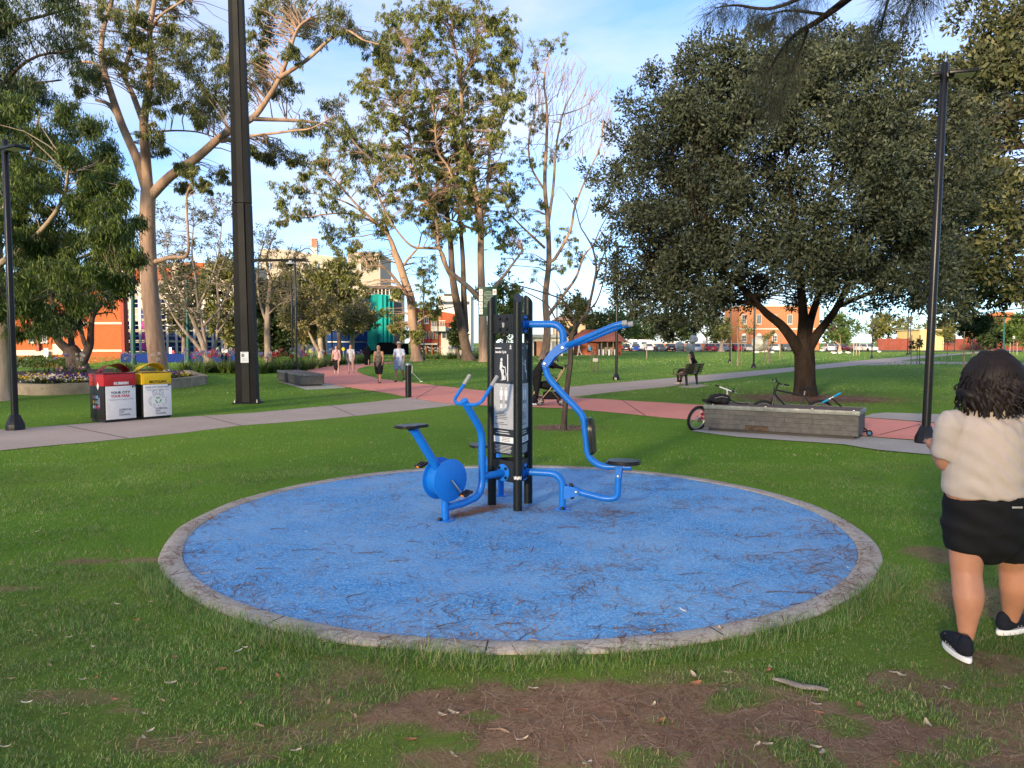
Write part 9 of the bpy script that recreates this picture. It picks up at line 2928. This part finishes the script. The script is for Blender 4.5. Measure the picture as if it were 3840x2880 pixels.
# ------------------------------------------------------------------ bicycles, scooter, backpack
M_TYRE = pm('tyre_rubber', (.014, .014, .015), .75, var=.2, scale=40, bump=.4, bscale=90)
M_ALLOY = pm('alloy', (.5, .5, .5), .3, metal=.8, var=.1)
def bicycle(label, r, base, hb_z, seat_z, paint, rot, seat=True, hb_w=.29, grip=M_RUBBER, decal=None):
 """built upright facing local +X, rear hub at x=0; rot = 4x4 placement"""
 t = thing('bicycle', label, 'bicycle', (0, 0, 0), 0, 'bicycles left at the stone seat')
 parts = []
 for x in (0, base):
  w_ = MB()
  ring = [V(x + math.cos(2 * PI * k / 40) * r, 0, r + math.sin(2 * PI * k / 40) * r) for k in range(41)]
  w_.tube(ring, .024, 8, caps=False)
  for k in range(40):      # tread knobs
   a = 2 * PI * k / 40
   w_.box(V(x + math.cos(a) * (r + .022), 0, r + math.sin(a) * (r + .022)), (.010, .036, .014), Matrix.Rotation(-a, 3, 'Y'))
  wo = w_.build('wheel', M_TYRE, t, smooth=50)
  rm = MB(); rm.tube([V(x + math.cos(2 * PI * k / 40) * (r - .036), 0, r + math.sin(2 * PI * k / 40) * (r - .036)) for k in range(41)], .014, 6, caps=False); rm.build('rim', M_ALLOY, wo)
  sp = MB()
  for k in range(20):
   a = 2 * PI * k / 20
   sp.tube([V(x, .02 * (1 if k % 2 else -1), r), V(x + math.cos(a) * (r - .04), 0, r + math.sin(a) * (r - .04))], .0018, 4)
  sp.lathe([(.022, -.04), (.016, 0), (.022, .04)], V(x, 0, r), 10, frame_rot(V(0, 1, 0)))
  sp.build('spokes', M_ALLOY, wo)
 bb = V(base * .42, 0, r * .98); st = V(base * .30, 0, seat_z - .12); hd1 = V(base * .80, 0, hb_z - .10); hd0 = V(base * .83, 0, hb_z - .24)
 f = MB()
 f.tube([hd0, hd1], .021, 10); f.tube([hd0 + V(-.005, 0, .03), bb], .019, 10); f.tube([hd1 + V(-.01, 0, -.04), st], .017, 10); f.tube([bb, st], .016, 10)
 for y_ in (-.045, .045):
  f.tube([bb, V(0, y_, r)], .010, 8); f.tube([st, V(0, y_, r)], .009, 8)
 f.build('frame', paint, t)
 fk = MB()
 for y_ in (-.045, .045): fk.tube(fillet([hd0, V(base * .86, y_, r + .24), V(base, y_, r)], .03, 3), .013, 8)
 fk.build('fork', paint if decal is None else decal, t)
 hb2 = MB(); top_ = V(base * .765, 0, hb_z)
 hb2.tube([hd1, top_], .015, 8); hb2.tube(smoothline([top_ + V(-.06, -hb_w, .02), top_ + V(-.01, -hb_w * .4, .0), top_, top_ + V(-.01, hb_w * .4, .0), top_ + V(-.06, hb_w, .02)], 4), .011, 8)
 ho = hb2.build('handlebar', M_BLACKC if decal is None else decal, t)
 for s_ in (-1, 1):
  g_ = MB(); g_.tube([top_ + V(-.06, s_ * hb_w, .02), top_ + V(-.038, s_ * hb_w * .66, .012)], .017, 8); g_.build('grip', grip, ho)
  b2 = MB(); b2.tube([top_ + V(-.03, s_ * hb_w * .6, .012), top_ + V(.03, s_ * hb_w * .62, -.012), top_ + V(.035, s_ * hb_w * .85, -.02)], .006, 5); b2.build('brake_lever', M_ALLOY, ho)
  cb = MB(); cb.tube(smoothline([top_ + V(.03, s_ * hb_w * .6, .0), top_ + V(.10, s_ * .08, .05), top_ + V(.08, s_ * .02, -.12), hd0 + V(.02, 0, .02)], 4), .004, 5); cb.build('brake_cable', M_BLACKC, ho)
 if seat:
  s2 = MB(); s2.tube([st, st + V(-.012, 0, .10)], .013, 8); so = s2.build('seat_post', M_ALLOY, t)
  s3 = MB(); s3.prism([(-.13, -.065), (-.10, -.075), (-.03, -.055), (.05, -.02), (.13, -.014), (.13, .014), (.05, .02), (-.03, .055), (-.10, .075), (-.13, .065)], 0, .045, (st + V(-.02, 0, .10), V(1, 0, 0), V(0, 1, 0), UP)); s3.build('saddle', M_RUBBER, t, smooth=50)
 cr = MB(); cr.lathe([(.075, -.004), (.075, .004)], bb + V(0, -.05, 0), 20, frame_rot(V(0, 1, 0)))
 cr.tube([bb + V(0, -.06, 0), bb + V(.13, -.07, -.05)], .010, 6); cr.tube([bb + V(0, .06, 0), bb + V(-.13, .07, .05)], .010, 6)
 co = cr.build('crankset', M_BLACKC, t)
 each([lambda m_: m_.box(bb + V(.13, -.11, -.05), (.09, .08, .02)), lambda m_: m_.box(bb + V(-.13, .11, .05), (.09, .08, .02))], 'pedal', M_BLACKC, co)
 ca_ = MB(); ca_.lathe([(.05, -.01), (.035, .01)], V(0, -.05, r), 14, frame_rot(V(0, 1, 0))); ca_.build('cassette', M_ALLOY, t)
 t.matrix_world = rot
 t.location = rot.to_translation(); t.rotation_euler = rot.to_euler()
 return t
sdir = V(math.cos(SEAT_RZ), math.sin(SEAT_RZ), 0); sback = V(-sdir.y, sdir.x, 0)
# black bike behind the seat, facing left, leaning on its back edge
rear_p = SEAT_P + sdir * (SEAT_L * .66) + sback * (SEAT_D + .36)
q = at(3068, 1500, rear_p.y); rear_p = V(q.x, rear_p.y, .01)
yaw = PI + math.radians(4)
rot = Matrix.Translation(rear_p) @ Matrix.Rotation(yaw, 4, 'Z') @ Matrix.Rotation(math.radians(-9), 4, 'X')
bicycle('black mountain bike leaning behind the stone seat', .285, 1.12, .93, .80, pm('black_bike_paint', (.014, .015, .018), .3, coat=.4), rot)
# child's red bike at the left end
rp = V((2612 - 1920) / FPX * 14.45, 14.45, .0)
rot = Matrix.Translation(rp) @ Matrix.Rotation(math.radians(30), 4, 'Z') @ Matrix.Rotation(math.radians(12), 4, 'X')
bicycle("child's red and white bike at the left end of the stone seat", .235, .86, .80, .58, pm('red_bike_paint', (.55, .02, .02), .3, coat=.4), rot, hb_w=.26, decal=pm('white_bike_paint', (.7, .7, .7), .35))
# scooter behind the right end
sc_ = thing('kick_scooter', 'kick scooter with bright blue grips leaning behind the right end of the stone seat', 'scooter', G(3258, 1634))
fw_ = G(3260, 1638) + V(0, 0, .012)
wl2 = MB(); wl2.lathe([(.03, -.014), (.05, -.016), (.056, 0), (.05, .016), (.03, .014)], fw_ + V(0, 0, .056), 20, frame_rot(V(.5, .86, 0)), caps=False); wo = wl2.build('front_wheel', M_TYRE, sc_, smooth=50)
hbm = MB(); hbm.lathe([(.032, -.012), (.032, .012)], fw_ + V(0, 0, .056), 14, frame_rot(V(.5, .86, 0))); hbm.build('wheel_hub', pm('blue_hub', (.01, .14, .32), .4), wo)
topc = at(3118, 1492, fw_.y + .62)
stm = MB(); stm.tube([fw_ + V(.0, .03, .07), topc], .014, 8); stm.build('steering_column', M_BLACKC, sc_)
gd = (at(3150, 1478, topc.y - .1) - at(3095, 1507, topc.y + .1))
hbm = MB(); hbm.tube([topc - gd * .5, topc + gd * .5], .012, 8); ho = hbm.build('handlebar', M_WHITE, sc_)
for s_ in (-1, 1):
 g_ = MB(); g_.tube([topc + gd * .16 * s_, topc + gd * .62 * s_], .019, 10); g_.build('grip', pm('bright_blue_grip', (.01, .30, .55), .4), ho)
dk = MB(); d0 = fw_ + V(.0, .06, .08); d1 = SEAT_P + sdir * (SEAT_L * .80) + sback * (SEAT_D + .10)
dkd = (V(d1.x, d1.y, 0) - V(d0.x, d0.y, 0)); dk.box(V((d0.x + d1.x) / 2, (d0.y + d1.y) / 2, .085), (dkd.length * .9, .11, .02), rotz(math.atan2(dkd.y, dkd.x)), .006); dk.build('deck', M_BLACKC, sc_)
w3 = MB(); w3.lathe([(.03, -.014), (.056, 0), (.03, .014)], V(d1.x, d1.y, .06), 18, frame_rot(sback)); w3.build('rear_wheel', M_TYRE, sc_)
# backpack on the seat
bpos = at(2697, 1500, SEAT_P.y + .18)
bk = thing('backpack', 'black backpack lying on the left end of the stone seat', 'backpack', V(bpos.x, bpos.y, SEAT_H + .012))
zb_ = SEAT_H + .010
mb = MB(); mb.ball(V(bpos.x, bpos.y, zb_ + .10), (.22, .15, .105), 16, 10); mb.box(V(bpos.x + .01, bpos.y, zb_ + .06), (.36, .24, .12), rotz(SEAT_RZ), .05); mb.ball(V(bpos.x - .05, bpos.y - .1, zb_ + .07), (.13, .07, .065), 12, 8)
fuse(mb, 'bag_body', cloth('backpack_nylon', (.013, .013, .015), .3, 12, .2, .6), bk, .014, 3, fold=lambda c: .005 * np.sin(c[:, 0] * 60 + c[:, 2] * 40))
mb = MB(); mb.tube(smoothline([V(bpos.x + .18, bpos.y - .02, zb_ + .10), V(bpos.x + .30, bpos.y - .05, zb_ + .03), V(bpos.x + .40, bpos.y - .10, zb_ + .008), V(bpos.x + .52, bpos.y - .14, zb_ + .010)], 4), .010, 6); mb.build('strap', M_BLACKC, bk)
mb = MB(); mb.tube(smoothline([V(bpos.x - .12, bpos.y - .13, zb_ + .12), V(bpos.x, bpos.y - .16, zb_ + .15), V(bpos.x + .13, bpos.y - .12, zb_ + .13)], 4), .004, 5); mb.build('zip', M_GRIP, bk)
